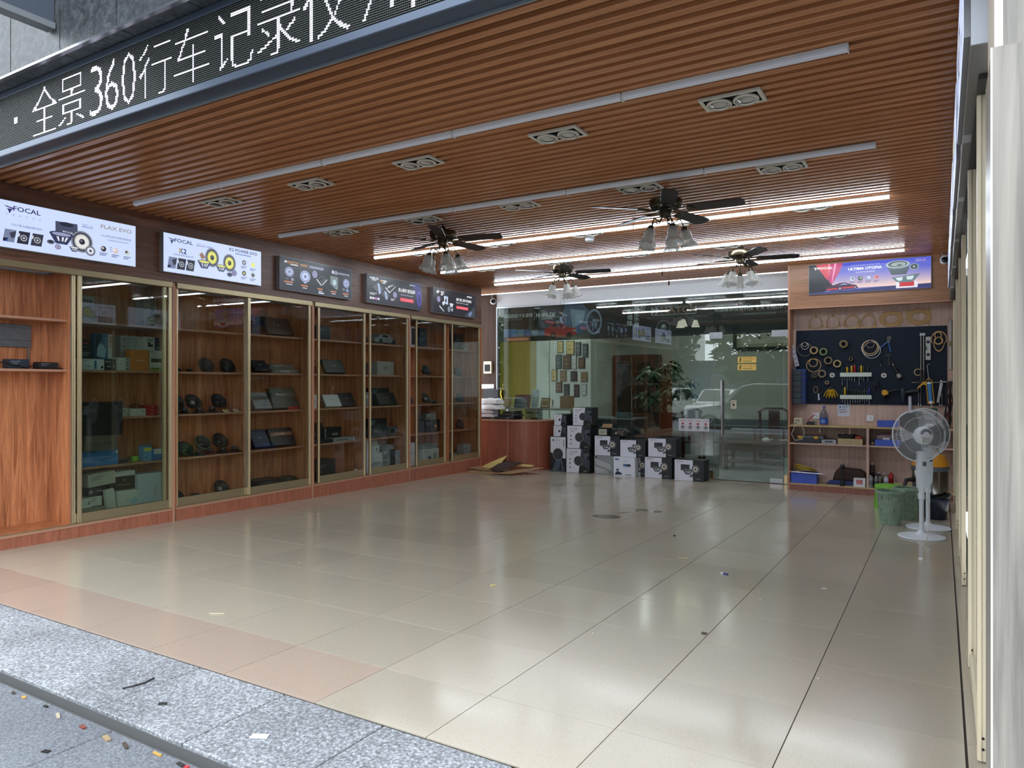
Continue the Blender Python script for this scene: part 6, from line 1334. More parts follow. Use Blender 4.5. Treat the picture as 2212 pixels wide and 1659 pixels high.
trigasket('wooden three-cornered spacer ring, third in the row above the pegboard', .034, 2.255); trigasket('wooden three-cornered spacer ring, fourth in the row above the pegboard', .244, 2.25)
flatring('broad oval wooden spacer ring, fifth in the row above the pegboard', .522, 2.275, .145, .078, M_mdf, gz, .014, .72, tabs=((.6, .145), (-.7, .14))); flatring('broad oval wooden spacer ring at the right end of the row', .855, 2.288, .15, .08, M_mdf, gz, .014, .72, tabs=((.6, .15), (-.7, .15), (PI-.5, .15)))
M_tan = mat('masking_tape_tan', (176, 156, 112), .6); M_wht = mat('pale_ring_plastic', (206, 204, 198), .5)
flatring('large thin grey hoop at the upper left of the pegboard', -.578, 1.885, .10, .094, mat('grey_hoop', (130, 122, 112), .6), None, .008); flatring('pale ring hanging inside the large thin hoop', -.578, 1.936, .053, .046, M_wht, PF-.014, .008); flatring('small pale ring hanging at the top of the large thin hoop', -.578, 1.957, .034, .028, M_wht, PF-.026, .008)
def troll(label, x, z, ro, ri, m, w=.05):
    t = thing('tape_roll', label, 'tape', (x, PF-w-.003, z), 0, 'tape rolls on the tool wall'); part('roll', MB().ring2d(circ(0, 0, ro, 28), circ(0, 0, ri, 28), 0, w), m, t, bevel=.002); part('core', MB().ring2d(circ(0, 0, ri-.0003, 28), circ(0, 0, ri-.004, 28), -.001, w+.001), M_tan, t); part('hook', MB().tube([(0, w+.0028, ri-.004), (0, -.01, ri-.008), (0, -.014, ri+.004)], .003, 5), M_black, t)
troll('tan tape roll right of the large thin hoop', -.454, 1.868, .055, .040, M_tan); troll('green tape roll on the pegboard', -.327, 1.846, .056, .038, mat('green_tape', (84, 120, 74), .6)); troll('grey-brown tape roll below the green one', -.264, 1.72, .056, .042, mat('brown_tape', (112, 98, 84), .5)); troll('tan tape roll above the screwdriver rack', -.147, 1.673, .053, .038, M_tan); troll('olive-brown tape roll high in the middle of the pegboard', -.065, 1.948, .056, .036, mat('olive_tape', (116, 98, 62), .6)); troll('small black tape roll above the screwdriver rack', .027, 1.737, .034, .022, M_black, .03); troll('taupe tape roll with wrench hung through it', -.348, 1.532, .057, .04, mat('taupe_tape', (120, 110, 98), .6), .03); troll('smallest grey tape roll above the pliers', -.282, 1.407, .032, .018, mat('grey_tape', (112, 104, 92), .6), .03)
flatring('wooden hoop with nested rings at the left of the pegboard', -.461, 1.655, .10, .09, M_mdf, None, .01); flatring('nested ring inside the wooden hoop', -.464, 1.69, .06, .05, M_mdf, PF-.016, .01); troll('black tape roll with yellow core near the drawers', -.45, 1.51, .05, .018, M_black, .03)
t = flatring('bright white hoop in the middle of the pegboard', .27, 1.885, .112, .10, M_wht, None, .012); flatring('lower white hoop partly behind the bright white hoop', .288, 1.852, .112, .106, M_wht, PF-.018, .006); flatring('tan hoop nested inside the white hoop', .268, 1.895, .098, .086, M_mdf, PF-.026, .008); flatring('small grey ring at the top of the white hoop', .272, 1.935, .052, .044, mat('grey_hoop', (130, 122, 112), .6), PF-.036, .008)
t = thing('spacer_ring', 'three-sided wooden spacer with nested rings at the right of the pegboard', 'ring', (1.087, PF-.014, 1.975)); n = 40; pts = [(.093*math.cos(2*PI*i/n)*(1 if math.sin(2*PI*i/n) > -.2 else .75), (.115 if math.sin(2*PI*i/n) > 0 else .16)*math.sin(2*PI*i/n)) for i in range(n)]; part('ring', MB().ring2d(pts, [(x*.88, z*.9) for x, z in pts], 0, .01), M_mdf, t); part('inner_ring', MB().ring2d(circ(-.01, .06, .045, 40), circ(-.01, .06, .032, 40), -.012, -.001), M_mdf, t); part('inner_ring', MB().ring2d(circ(-.005, -.015, .053, 40), circ(-.005, -.015, .036, 40), -.012, -.001), M_mdf, t)
flatring('tan ring half hidden behind the long socket bars', .845, 1.545, .048, .036, M_tan)
# screwdriver racks and screwdrivers
def rack(label, x, z, n_):
    t = thing('screwdriver_rack', label, 'rack', (x, PF-.03, z)); M_r = mat('white_rack', (206, 216, 206), .4)
    part('rail', B(0, .40, 0, .03, 0, .05), M_r, t, bevel=.002); m = MB()
    for k in range(n_+1): m.box(k*.40/(n_+1)+.004, (k+1)*.40/(n_+1)-.004, -.004, -.0005, .004, .058)
    part('tab', m, M_r, t)
rack('upper white screwdriver rack on the pegboard', -.112, 1.488, 12); rack('lower white screwdriver rack on the pegboard', -.112, 1.175, 12)
hc = {'t': (30, 66, 66), 'y': (206, 166, 40), 'r': (170, 34, 40), 'g': (36, 52, 44), 'b': (36, 50, 130), 'k': (26, 30, 34)}; hn = {'t': 'teal', 'y': 'yellow', 'r': 'red', 'g': 'dark green', 'b': 'blue', 'k': 'black'}
wd = ['first', 'second', 'third', 'fourth', 'fifth', 'sixth', 'seventh', 'eighth', 'ninth', 'tenth', 'eleventh', 'twelfth']
for rk, (z, seq) in enumerate(((1.488, [(-.085, 't', .09, .12), (-.055, 'k', .08, .05), (-.022, 'y', .08, .17), (.005, 'k', .06, .05), (.036, 'y', .10, .06), (.072, 'r', .11, .07), (.13, 'g', .09, .12), (.157, 'y', .10, .04), (.187, 'g', .09, .06), (.24, 'g', .08, .06)]), (1.175, [(-.082, 'g', .08, .05), (-.05, 'y', .11, .09), (-.015, 'k', .08, .07), (.018, 'k', .10, .10), (.05, 'g', .08, .05), (.082, 'g', .08, .05), (.113, 'g', .08, .05), (.143, 'g', .07, .05), (.172, 'g', .06, .03), (.20, 'g', .08, .05), (.23, 't', .07, .03), (.257, 'b', .10, .09)]))):
    for k, (x, c, hl, bl) in enumerate(seq):
        t = thing('screwdriver', '%s-handled screwdriver, %s from the left in the %s rack' % (hn[c], wd[k], ('upper', 'lower')[rk]), 'screwdriver', (x, PF-.015, z), 0, 'screwdrivers in the racks')
        part('handle', MB().lathe([(.006, .051), (.012, .058), (.013, .065+hl*.5), (.011, .05+hl), (.004, .058+hl)], 8, capb=True, capt=True), cm(hc[c], .35), t, smooth=True); part('blade', MB().cyl((0, 0, -.0006), (0, 0, -bl), .0035, n=6), M_steel, t)
def hexs(label, x, z):
    t = thing('hex_badge', label, 'badge', (x, PF-.012, z)); part('plate', MB().prism(circ(0, 0, .037, 6, a0=PI/6), 0, .01), M_wht, t); a = Art(); a.rect(-.02, -.005, .02, .005, (40, 40, 40), 1); a.rect(-.004, -.024, .004, .024, (40, 40, 40), 1); a.build('emblem', t, (0, -.0003, 0))
hexs('white hexagonal badge left of the upper screwdriver rack', -.216, 1.512); hexs('white hexagonal badge right of the upper screwdriver rack', .437, 1.504)
# power strip, drawer organiser, scissors, pliers
t = thing('power_strip', 'pale lilac power strip hanging above the blue drawers', 'power strip', (-.675, PF-.06, 1.64), 0, None, (0, rad(-14), 0)); part('body', B(-.028, .028, 0, .035, 0, .32), mat('lilac_plastic', (190, 190, 206), .5), t, bevel=.006); part('hanger', MB().tube([(0, .02, .32), (0, .03, .345), (0, .05, .345)], .004, 5), M_black, t)
for k in range(4): part('socket', B(-.012, .012, -.001, 0, .04+k*.07, .05+k*.07), M_black, t)
t = thing('drawer_organiser', 'small blue drawer organiser with grey drawer fronts beside the tool wall', 'organiser', (-.735, PF-.13, 1.10)); M_bl = mat('organiser_blue', (30, 70, 170), .4); part('case', B(0, .18, .02, .12, 0, .50), M_bl, t)
for k in range(6): part('drawer', B(.004, .125, .0, .10, .006+k*.082, .083+k*.082), mat('drawer_smoke', (52, 62, 70), .35), t, bevel=.003); part('side_compartment', B(.135, .178, .004, .02, .012+k*.082, .075+k*.082), mat('drawer_blue_dark', (30, 46, 80), .3), t)
t = thing('scissors', 'metal scissors with one tan and one black handle on the pegboard', 'scissors', (-.40, PF-.012, 1.15)); part('blade', MB().prism([(0, 0), (.012, .005), (.014, .10), (-.006, .10)], 0, .004).prism([(.014, .01), (.022, .004), (.008, .10), (-.002, .10)], .0045, .008), M_chrome, t); part('handle', MB().tube([(-.035+.026*math.cos(a), .003, .155+.048*math.sin(a)) for a in [q*PI/8 for q in range(16)]], .005, 5, True), cm((140, 122, 84)), t); part('handle', MB().tube([(.035+.028*math.cos(a), .003, .15+.045*math.sin(a)) for a in [q*PI/8 for q in range(16)]], .005, 5, True), M_black, t)
for k in range(5):
    t = thing('pliers', '%s pair of yellow-handled pliers in the fan of five' % wd[k], 'pliers', (-.232+(k-2)*.012, PF-.02-.014*(k % 2), 1.31), 0, 'yellow-handled pliers on the pegboard', (0, rad((k-2)*-13), 0)); part('jaw', MB().prism([(-.012, 0), (.012, 0), (.005, .045), (-.005, .045)], 0, .01), M_black, t)
    for s_ in (-1, 1): part('handle', MB().tube([(s_*.006, .005, .0), (s_*.022, .005, -.05), (s_*.018, .005, -.12)], .006, 6), cm(hc['y']), t, smooth=True)
t = thing('crimping_pliers', 'blue-handled crimping pliers high on the pegboard', 'pliers', (.49, PF-.014, 1.97)); part('head', MB().prism(circ(.012, .045, .03, 12), 0, .012).prism([(-.02, -.02), (.025, -.02), (.03, .05), (-.01, .05)], .001, .011), cm((70, 72, 76), .4), t); part('handle', MB().tube([(-.015, .006, -.015), (-.05, .006, -.045), (-.10, .006, -.09)], .009, 6), cm((50, 104, 170)), t, smooth=True); part('handle', MB().tube([(.005, .006, -.02), (.018, .006, -.08), (.03, .006, -.145)], .009, 6), cm((50, 104, 170)), t, smooth=True)
t = thing('adjustable_wrench', 'black adjustable wrench hanging below the crimping pliers', 'wrench', (.50, PF-.012, 1.64)); part('handle', MB().prism([(-.014, 0), (.016, 0), (.008, .12), (-.012, .12)], 0, .008), M_black, t); part('jaw', MB().prism([(-.04, .12), (.03, .12), (.035, .165), (.01, .15), (-.02, .15), (-.045, .17)], 0, .01), M_black, t)
t = thing('spirit_level', 'short aluminium spirit level with two round vials on the pegboard', 'level', (.935, PF-.026, 1.707)); part('bar', B(0, .058, 0, .022, 0, .31), cm((176, 180, 180), .35), t); part('vial', MB().cyl((.029, -.002, .07), (.029, .0, .07), .021, n=16).cyl((.029, -.002, .24), (.029, .0, .24), .021, n=16), M_black, t); part('green_vial', B(-.002, .018, -.002, 0, .13, .18), cm((60, 100, 60)), t)
t = thing('long_spirit_level', 'long slim aluminium level standing upright beside the pegboard', 'level', (1.215, AB-.034, 1.58)); part('bar', B(-.012, .014, 0, .02, 0, .65), cm((170, 172, 172), .35), t); part('vial', B(-.013, .015, -.002, 0, .30, .37), cm((120, 116, 70), .3), t); part('hook', B(-.006, .006, .02, .0335, .62, .635), M_black, t)
for k, x in enumerate((.882, .914)):
    t = thing('breaker_bar', ('left', 'right')[k] + ' chrome breaker bar with dark grip hanging on the pegboard', 'wrench', (x, PF-.046, 1.43), 0, 'chrome breaker bars', (0, 0, 0)); part('grip', MB().cyl((0, .012, 0), (0, .012, .15), .014, n=10), cm((56, 52, 48)), t); part('shaft', MB().cyl((0, .012, .15), (0, .012, .60), .009, n=8), M_chrome, t); part('head', B(-.018, .018, .0, .024, .60, .64), M_chrome, t, bevel=.004)
t = thing('tee_bar', 'long steel bar held sideways across the pegboard', 'bar', (.77, PF-.05, 1.407)); part('bar', MB().cyl((0, 0, 0), (.44, 0, 0), .0055, n=8), M_steel, t); part('clamp', B(.06, .16, -.012, .035, -.018, .018), M_black, t, bevel=.003); part('mount', B(.10, .115, .035, .0495, -.006, .006), M_black, t)
for k, (x, z0, z1) in enumerate(((.853, 1.09, 1.375), (.877, 1.08, 1.375), (1.095, 1.09, 1.30), (1.122, 1.08, 1.26))):
    t = thing('socket_extension', '%s steel socket extension rod hanging low on the pegboard' % wd[k], 'rod', (x, PF-.02, z0), 0, 'socket extension rods'); part('shaft', MB().cyl((0, 0, .03), (0, 0, z1-z0), .005, n=8), M_steel, t); part('socket', MB().cyl((0, 0, 0), (0, 0, .035), .009, n=10), M_chrome, t); part('hook', B(-.003, .003, .0, .0195, z1-z0-.012, z1-z0-.006), M_black, t)
t = thing('caulking_gun', 'yellow caulking gun with a blue cartridge on the pegboard', 'caulking gun', (1.0, PF-.10, 1.13), 0, None, (0, rad(-5), 0)); M_yl = cm((200, 150, 40)); part('cradle', MB().tube([(-.034, 0, .30), (-.036, 0, .0), (-.03, 0, -.005), (.03, 0, -.005), (.036, 0, .0), (.034, 0, .30), (.0, 0, .34), (-.034, 0, .30)], .006, 6), M_yl, t); part('cartridge', MB().cyl((0, 0, .03), (0, 0, .26), .026, n=16), cm((60, 120, 176)), t); part('cartridge_end', MB().cyl((0, 0, .0), (0, 0, .03), .0262, n=16).cyl((0, 0, .26), (0, 0, .28), .024, n=16), M_wplast, t); part('nozzle', MB().cyl((0, 0, 0), (.006, 0, -.10), .008, .003, 10), cm((206, 200, 176)), t); part('plunger_rod', MB().tube([(0, 0, .28), (-.004, 0, .50), (.01, 0, .52), (.03, 0, .515)], .004, 5), M_steel, t); part('trigger', MB().prism([(-.03, .27), (-.06, .30), (-.14, .22), (-.145, .20), (-.07, .255), (-.03, .24)], -.008, .008), M_yl, t); part('hook', B(-.003, .003, .006, .098, .318, .326), M_black, t)
t = thing('metal_square', 'aluminium folding square hanging at the right end of the pegboard', 'square', (1.06, PF-.024, 1.14)); part('blade', MB().prism([(0, 0), (.03, 0), (.078, .29), (.045, .30)], 0, .012), cm((200, 204, 206), .3), t); part('stock', MB().prism([(.05, .30), (.075, .27), (.115, .258), (.115, .28)], 0, .018), cm((150, 152, 152), .35), t); part('hook', B(.05, .056, .012, .0235, .285, .291), M_black, t)
t = thing('glue_gun', 'yellow heat gun hung low on the pegboard', 'heat gun', (.46, PF-.06, 1.22)); part('body', MB().prism([(-.05, .06), (-.03, .09), (.02, .08), (.04, .03), (-.02, .0), (-.045, .02)], 0, .05), M_yl, t, bevel=.008); part('grip', MB().tube([(.01, .025, .05), (.07, .025, .07), (.14, .025, .095), (.17, .025, .07)], .016, 8), M_black, t, smooth=True); part('nozzle', MB().cyl((-.03, .025, .01), (-.015, .025, -.05), .024, .014, 12), M_black, t, smooth=True); part('hook', B(-.003, .003, .05, .0595, .06, .066), M_black, t)
t = thing('impact_wrench', 'black cordless impact wrench hanging nose-down on the pegboard', 'impact wrench', (.67, PF-.065, 1.15)); part('body', MB().lathe([(.012, 0), (.018, .02), (.022, .05), (.035, .09), (.034, .15), (.026, .18)], 14, Matrix.Translation((0, .03, 0)), capb=True, capt=True), cm((34, 44, 60), .4), t, smooth=True); part('grip', MB().tube([(.02, .03, .12), (.09, .03, .135), (.15, .03, .145)], .022, 8), M_black, t, smooth=True); part('battery', B(.14, .19, .0, .055, .12, .175), M_black, t, bevel=.006); part('hook', B(-.003, .003, .055, .0645, .12, .126), M_black, t)
t = thing('angle_grinder', 'black and grey air tool hung in the middle of the pegboard', 'air tool', (.62, PF-.052, 1.50), 0, None, (0, rad(-25), 0)); part('body', MB().cyl((0, .02, .02), (0, .02, .15), .022, .018, 12), M_black, t, smooth=True); part('head', MB().lathe([(.026, -.03), (.03, .0), (.024, .025)], 12, Matrix.Translation((0, .02, 0)), capb=True, capt=True), cm((150, 150, 140), .35), t, smooth=True); part('hose_fitting', MB().cyl((0, .02, .15), (0, .02, .18), .010, n=8), M_chrome, t); part('hook', B(-.003, .003, .03, .045, .10, .106), M_black, t)
for k, (x, z) in enumerate(((.40, 1.66), (.37, 1.37), (.33, 1.32))):
    t = thing('air_fitting', '%s small dark fitting hanging on the pegboard' % ('upper', 'middle', 'lower')[k], 'fitting', (x, PF-.022, z)); part('body', MB().cyl((0, .01, 0), (0, .01, .05), .009, .012, 8), M_black, t); part('tip', MB().cyl((0, .01, -.03), (0, .01, 0), .006, n=8), M_chrome if k == 0 else M_black, t); part('hook', B(-.003, .003, .018, .0215, .05, .06), M_black, t)
t = thing('paper_tube', 'pale lilac plastic tube leaning below the pegboard', 'tube', (.765, AB-.085, .806), 0, None, (rad(-8), rad(-2), 0)); part('tube', MB().cyl((0, 0, 0.004), (0, 0, .41), .021, n=14), mat('lilac_plastic', (190, 190, 206), .5), t, smooth=True); part('end_cap', MB().cyl((0, 0, .41), (0, 0, .42), .023, n=14), M_grey, t)
# worktop
def simple(name, label, cat, loc, rz=0, group=None): return thing(name, label, cat, loc, rz, group)
t = thing('paper_notice', 'pale blue printed notice pinned on the wooden panel below the screwdrivers', 'notice', (-.145, AB-.0008, .93)); part('sheet', B(0, .15, -.0012, 0, 0, .21), ink((196, 208, 224)), t); a = Art(); a.poly([(0, .19), (.15, .195), (.15, .21), (0, .21)], (110, 150, 206), 1); a.text(.04, .165, .012, '安全须知', (80, 84, 130), w=.08); a.disc(.03, .13, .014, (70, 120, 190), 1); a.lines(.06, .13, .07, .008, 2, (90, 96, 120)); a.lines(.015, .09, .12, .009, 1, (70, 70, 90)); a.lines(.02, .065, .11, .009, 2, (180, 80, 90)); a.build('lettering', t, (0, -.0015, 0))
def sock(label, x, z):
    t = thing('wall_socket', label, 'socket', (x, AB-.0008, z)); part('plate', B(0, .088, -.009, 0, 0, .086), M_wplast, t, bevel=.003); m = MB()
    for (u, v) in ((.05, .03), (.062, .03), (.056, .042), (.04, .058), (.056, .058)): m.box(u, u+.004, -.0096, -.0088, v, v+.010)
    part('slot', m, M_black, t)
sock('white wall socket at the left above the worktop', -.475, .885); sock('white wall socket right of the paper notice', .222, .868)
t = thing('water_bottle', 'large clear water bottle with a blue label on the worktop', 'bottle', (-.305, 8.27, .806)); part('body', MB().lathe([(.05, 0), (.057, .01), (.057, .13), (.05, .16), (.022, .225), (.016, .235), (.016, .25)], 20, capb=True), glass('clear_pet', (206, 214, 224), 1.4, 1.6), t, smooth=True); part('label', MB().lathe([(.0575, .02), (.0575, .105)], 20), cm((50, 90, 180), .35), t, smooth=True); part('cap', MB().cyl((0, 0, .248), (0, 0, .268), .018, n=14), cm((70, 90, 190)), t); a = Art(); a.text(-.03, .045, .03, 'Ga', (220, 226, 240), 1, w=.05); a.build('lettering', t, (0, -.0578, 0))
t = thing('solder_station', 'small cream soldering station on the worktop', 'device', (-.70, 8.2, .806)); part('case', MB().prism([(0, 0), (.125, 0), (.12, .095), (.008, .10)], 0, .11), cm((196, 188, 166)), t, bevel=.004); a = Art(); a.rect(.03, .055, .085, .07, (120, 112, 96), 1); a.rect(.02, .015, .04, .03, (40, 40, 40), 1); a.lines(.055, .03, .04, .008, 1, (120, 112, 96)); a.build('controls', t, (0, -.0004, 0)); part('cord', MB().tube([(.10, -.004, .02), (.12, -.06, -.0), (.16, -.075, -.10), (.13, -.078, -.2), (.03, -.078, -.22), (-.01, -.078, -.13), (.03, -.07, -.02)], .006, 6), cm((170, 164, 150)), t, smooth=True)
t = thing('soldering_stand', 'dark soldering iron stand with a red iron on the worktop', 'stand', (-.54, 8.24, .806)); part('base', MB().prism([(0, 0), (.11, 0), (.10, .045), (.02, .05)], 0, .09), M_black, t, bevel=.005); part('iron', MB().cyl((.02, .03, .06), (.115, .06, .15), .006, n=8), cm((170, 40, 40)), t)
for k, (x, r, h, c, lb) in enumerate(((-.415, .013, .09, (120, 116, 100), 'small grey glue bottle beside the water bottle'), (.133, .012, .05, (206, 200, 176), 'small nozzle bottle standing at the middle of the worktop'))):
    t = thing('glue_bottle', lb, 'bottle', (x, 8.25, .806)); part('body', MB().lathe([(r, 0), (r*1.1, .005), (r*1.1, h*.6), (r*.5, h*.75)], 12, capb=True, capt=True), cm(c), t, smooth=True); part('tip', MB().cyl((0, 0, h*.75), (0, 0, h*1.4), .005, .002, 8), cm((210, 206, 190)), t)
def tray(label, x, y, z, w, d, h, c=(64, 92, 196), rz=0):
    t = thing('blue_parts_tray', label, 'tray', (x, y, z), rz, 'blue plastic parts trays'); M_t = cm(c, .4); th_ = .006
    m = MB().box(0, w, 0, d, 0, th_).box(0, w, 0, th_, th_, h).box(0, w, d-th_, d, th_, h).box(0, th_, th_, d-th_, th_, h).box(w-th_, w, th_, d-th_, th_, h); part('body', m, M_t, t)
    r = MB().box(-.004, w+.004, -.004, .0, h-.014, h).box(-.004, 0, 0, d, h-.014, h).box(w, w+.004, 0, d, h-.014, h)
    for k in range(4): r.box(w*(.2+.2*k)-.002, w*(.2+.2*k)+.002, -.003, 0, .004, h-.014)
    part('rib', r, M_t, t); return t
tray('shallow blue tray standing on the worktop', .37, 8.2, .806, .25, .15, .085); tray('blue tray on the middle shelf behind the pedestal fan', .345, 8.17, .553, .30, .2, .085); tray('large blue crate under the yellow cable on the bottom shelf', -.725, 8.15, -.017, .34, .22, .15)
t = thing('plastic_bag_wrap', 'clear plastic wrapped bundle lying in the middle-shelf tray', 'package', (.36, 8.19, .562)); part('bundle', MB().lathe([(.06, -.13), (.075, -.06), (.07, .05), (.055, .12)], 12, Matrix.Translation((.135, .08, .09)) @ Matrix.Rotation(rad(90), 4, 'Y'), capb=True, capt=True), cm((120, 100, 104), .3), t, smooth=True); part('label', B(.08, .16, .0, .002, .06, .1), M_wplast, t)
t = thing('roll_of_cord', 'dark roll beside the tray on the middle shelf', 'roll', (.315, 8.2, .582)); part('roll', MB().cyl((0, 0, 0), (0, .16, 0), .028, n=14), cm((52, 46, 42)), t, smooth=True); part('core', MB().cyl((0, -.002, 0), (0, .0, 0), .012, n=10), M_tan, t)
t = thing('tool_case', 'grey tool case with yellow latches on the middle shelf', 'case', (-.68, 8.17, .553)); part('shell', B(0, .35, 0, .22, 0, .06), cm((40, 44, 50)), t, bevel=.006); part('lid', B(.03, .38, .02, .24, .061, .105), cm((96, 98, 100)), t, bevel=.006); part('latch', B(.05, .10, -.004, .02, .06, .1), M_yl, t); part('latch', B(.26, .31, -.004, .02, .06, .1), M_yl, t)
t = thing('car_radio', 'silver-fronted car radio on the middle shelf', 'radio', (-.32, 8.17, .553)); part('chassis', B(0, .18, .02, .18, 0, .055), M_black, t); part('fascia', B(-.005, .185, 0, .02, 0, .058), cm((150, 154, 160), .3), t, bevel=.003); part('display', B(.04, .14, -.001, 0, .02, .04), cm((60, 66, 72), .2), t)
t = thing('pale_wooden_drawer', 'pale yellow wooden box on the middle shelf', 'box', (-.115, 8.16, .553)); part('front', B(0, .31, 0, .015, 0, .08), M_mdfl, t); part('carcass', B(.004, .306, .015, .2, 0, .078), M_mdfl, t); part('knot', MB().cyl((.16, -.001, .04), (.16, 0, .04), .006, n=8), M_black, t)
t = thing('cable_heap', 'heap of black cables on the pale wooden box', 'cable', (-.11, 8.20, .634)); part('cable', MB().tube([(.1+.11*math.cos(q*.9)*(1+.15*math.sin(q*2.3)), .07+.06*math.sin(q*.9), .012+.012*(q % 4)) for q in range(34)], .009, 6), M_black, t, smooth=True)
t = thing('multimeter', 'red-cased multimeter lying on the pale wooden box', 'multimeter', (.10, 8.17, .634)); part('case', B(0, .08, 0, .12, 0, .035), cm((176, 56, 40)), t, bevel=.006); part('faceplate', B(.01, .07, .02, .11, .035, .038), M_black, t)
# bottom shelf
t = thing('cable_coil', 'yellow cable coil heaped over the blue crate', 'cable', (-.56, 8.26, .134)); part('cable', MB().tube([(.13*math.cos(q*.55)*(1+.2*math.sin(q*.31)), .07*math.sin(q*.55), .012+.10*abs(math.sin(q*.27))*abs(math.sin(q*.11+.5))) for q in range(60)], .007, 6), cm((176, 150, 44)), t, smooth=True)
t = thing('socket_bar', 'chrome socket bar lying across the blue crate', 'wrench', (-.73, 8.134, .142)); part('bar', MB().cyl((0, 0, 0), (.47, -.0, -.012), .009, n=10), M_chrome, t, smooth=True); part('socket', MB().cyl((.43, 0, -.011), (.48, 0, -.0125), .014, n=12), M_chrome, t); part('socket', MB().cyl((-.005, 0, 0), (.03, 0, 0), .013, n=12), M_chrome, t)
t = thing('folded_cloth', 'dark brown leather-like cloth bundle on the bottom shelf', 'cloth', (-.2, 8.272, -.017)); part('cloth', MB().prism([(0, .05), (.42, .05), (.43, .17), (.36, .22), (.08, .235), (.03, .16)], 0, .16), cm((62, 42, 36), .7), t, bevel=.03, seg=3, smooth=True); part('blue_cover', MB().prism([(-.08, 0), (.36, 0), (.36, .05), (.03, .06), (-.06, .03)], -.02, .16), cm((36, 56, 120), .6), t, bevel=.008)
t = thing('spray_gun', 'black air gun standing upright on the bottom shelf', 'tool', (-.055, 8.15, -.017)); part('base', MB().cyl((0, 0, 0), (0, 0, .09), .034, .028, 12), M_black, t, smooth=True); part('stem', MB().cyl((0, 0, .09), (0, 0, .24), .013, n=10), M_black, t); part('head', MB().lathe([(.012, .23), (.03, .24), (.034, .27), (.018, .295)], 14, capt=True), M_black, t, smooth=True)
t = thing('glue_carton', 'white and red 502 glue carton on the bottom shelf', 'box', (.085, 8.14, -.017)); part('body', B(0, .145, 0, .1, 0, .115), M_cwh, t, bevel=.001); a = Art(); a.rect(.035, .04, .11, .10, (176, 40, 50), 1); a.text(.042, .05, .02, '502', (236, 226, 226), 2, w=.06); a.text(.045, .08, .012, 'SUPER', (236, 226, 226), 2, w=.055); a.build('print', t, (0, -.0004, 0))
for k, (x, y, r, h, c, lb) in enumerate(((.292, 8.17, .031, .165, (150, 156, 160), 'silver spray can at the left front'), (.36, 8.165, .024, .16, (110, 110, 116), 'slim grey spray can'), (.407, 8.165, .026, .155, (96, 84, 70), 'bronze spray can'), (.48, 8.17, .031, .16, (170, 172, 190), 'lilac-white spray can at the right front'), (.30, 8.30, .034, .32, (60, 50, 46), 'tall dark spray can at the back'), (.38, 8.29, .03, .20, (44, 50, 70), 'navy spray can at the back'), (.45, 8.30, .03, .19, (120, 116, 90), 'olive spray can at the back'), (.53, 8.30, .03, .21, (180, 44, 40), 'red-capped spray can at the back'))):
    t = thing('spray_can', lb + ' of the bottom shelf', 'spray can', (x, y, -.017), 0, 'spray cans on the bottom shelf'); part('can', MB().lathe([(r*.95, 0), (r, .004), (r, h*.82), (r*.75, h*.9), (r*.5, h*.92)], 16, capb=True, capt=True), cm(c, .3), t, smooth=True); part('nozzle', MB().cyl((0, 0, h*.92), (0, 0, h*1.02), r*.3, n=10), M_wplast if k != 7 else cm((180, 44, 40)), t); part('label', MB().lathe([(r*1.01, h*.2), (r*1.01, h*.6)], 16), cm(tuple(max(0, v-40) for v in c), .4), t, smooth=True)
t = thing('wooden_crate', 'pale wooden crate on the bottom shelf behind the stool', 'crate', (.57, 8.17, -.017)); part('front', B(0, .3, 0, .012, 0, .09), M_mdfl, t); part('side', B(0, .012, .012, .2, 0, .09), M_mdfl, t); part('side', B(.288, .3, .012, .2, 0, .09), M_mdfl, t); part('base', B(.012, .288, .012, .2, 0, .01), M_mdfl, t)
t = thing('hanging_cables', 'bundle of dark cables and red straps hanging at the right end of the tool wall', 'cable', (1.215, 8.25, 1.42)); r8 = random.Random(8)
for k in range(9): part('cable', MB().tube([(r8.uniform(-.03, .03), .02, 0), (r8.uniform(-.06, .03), r8.uniform(-.04, .03), -.25), (r8.uniform(-.08, .02), r8.uniform(-.05, .03), -.5), (r8.uniform(-.10, .0), r8.uniform(-.05, .03), -.78)], .007, 5), (M_black, cm((110, 24, 30)), M_black, cm((50, 46, 44)))[k % 4], t, smooth=True)
part('hook', B(-.006, .006, .02, .189, -.006, .006), M_black, t)
t = thing('green_plastic_rack', 'dark green plastic rack behind the pedestal fan on the worktop', 'rack', (.87, 8.26, .806)); M_gp = cm((24, 66, 54)); part('frame', MB().ring2d([(0, 0), (.2, 0), (.2, .26), (0, .26)], [(.02, .02), (.18, .02), (.18, .24), (.02, .24)], 0, .06), M_gp, t); part('bar', B(.02, .18, .01, .05, .08, .10).box(.02, .18, .01, .05, .16, .18), M_gp, t)

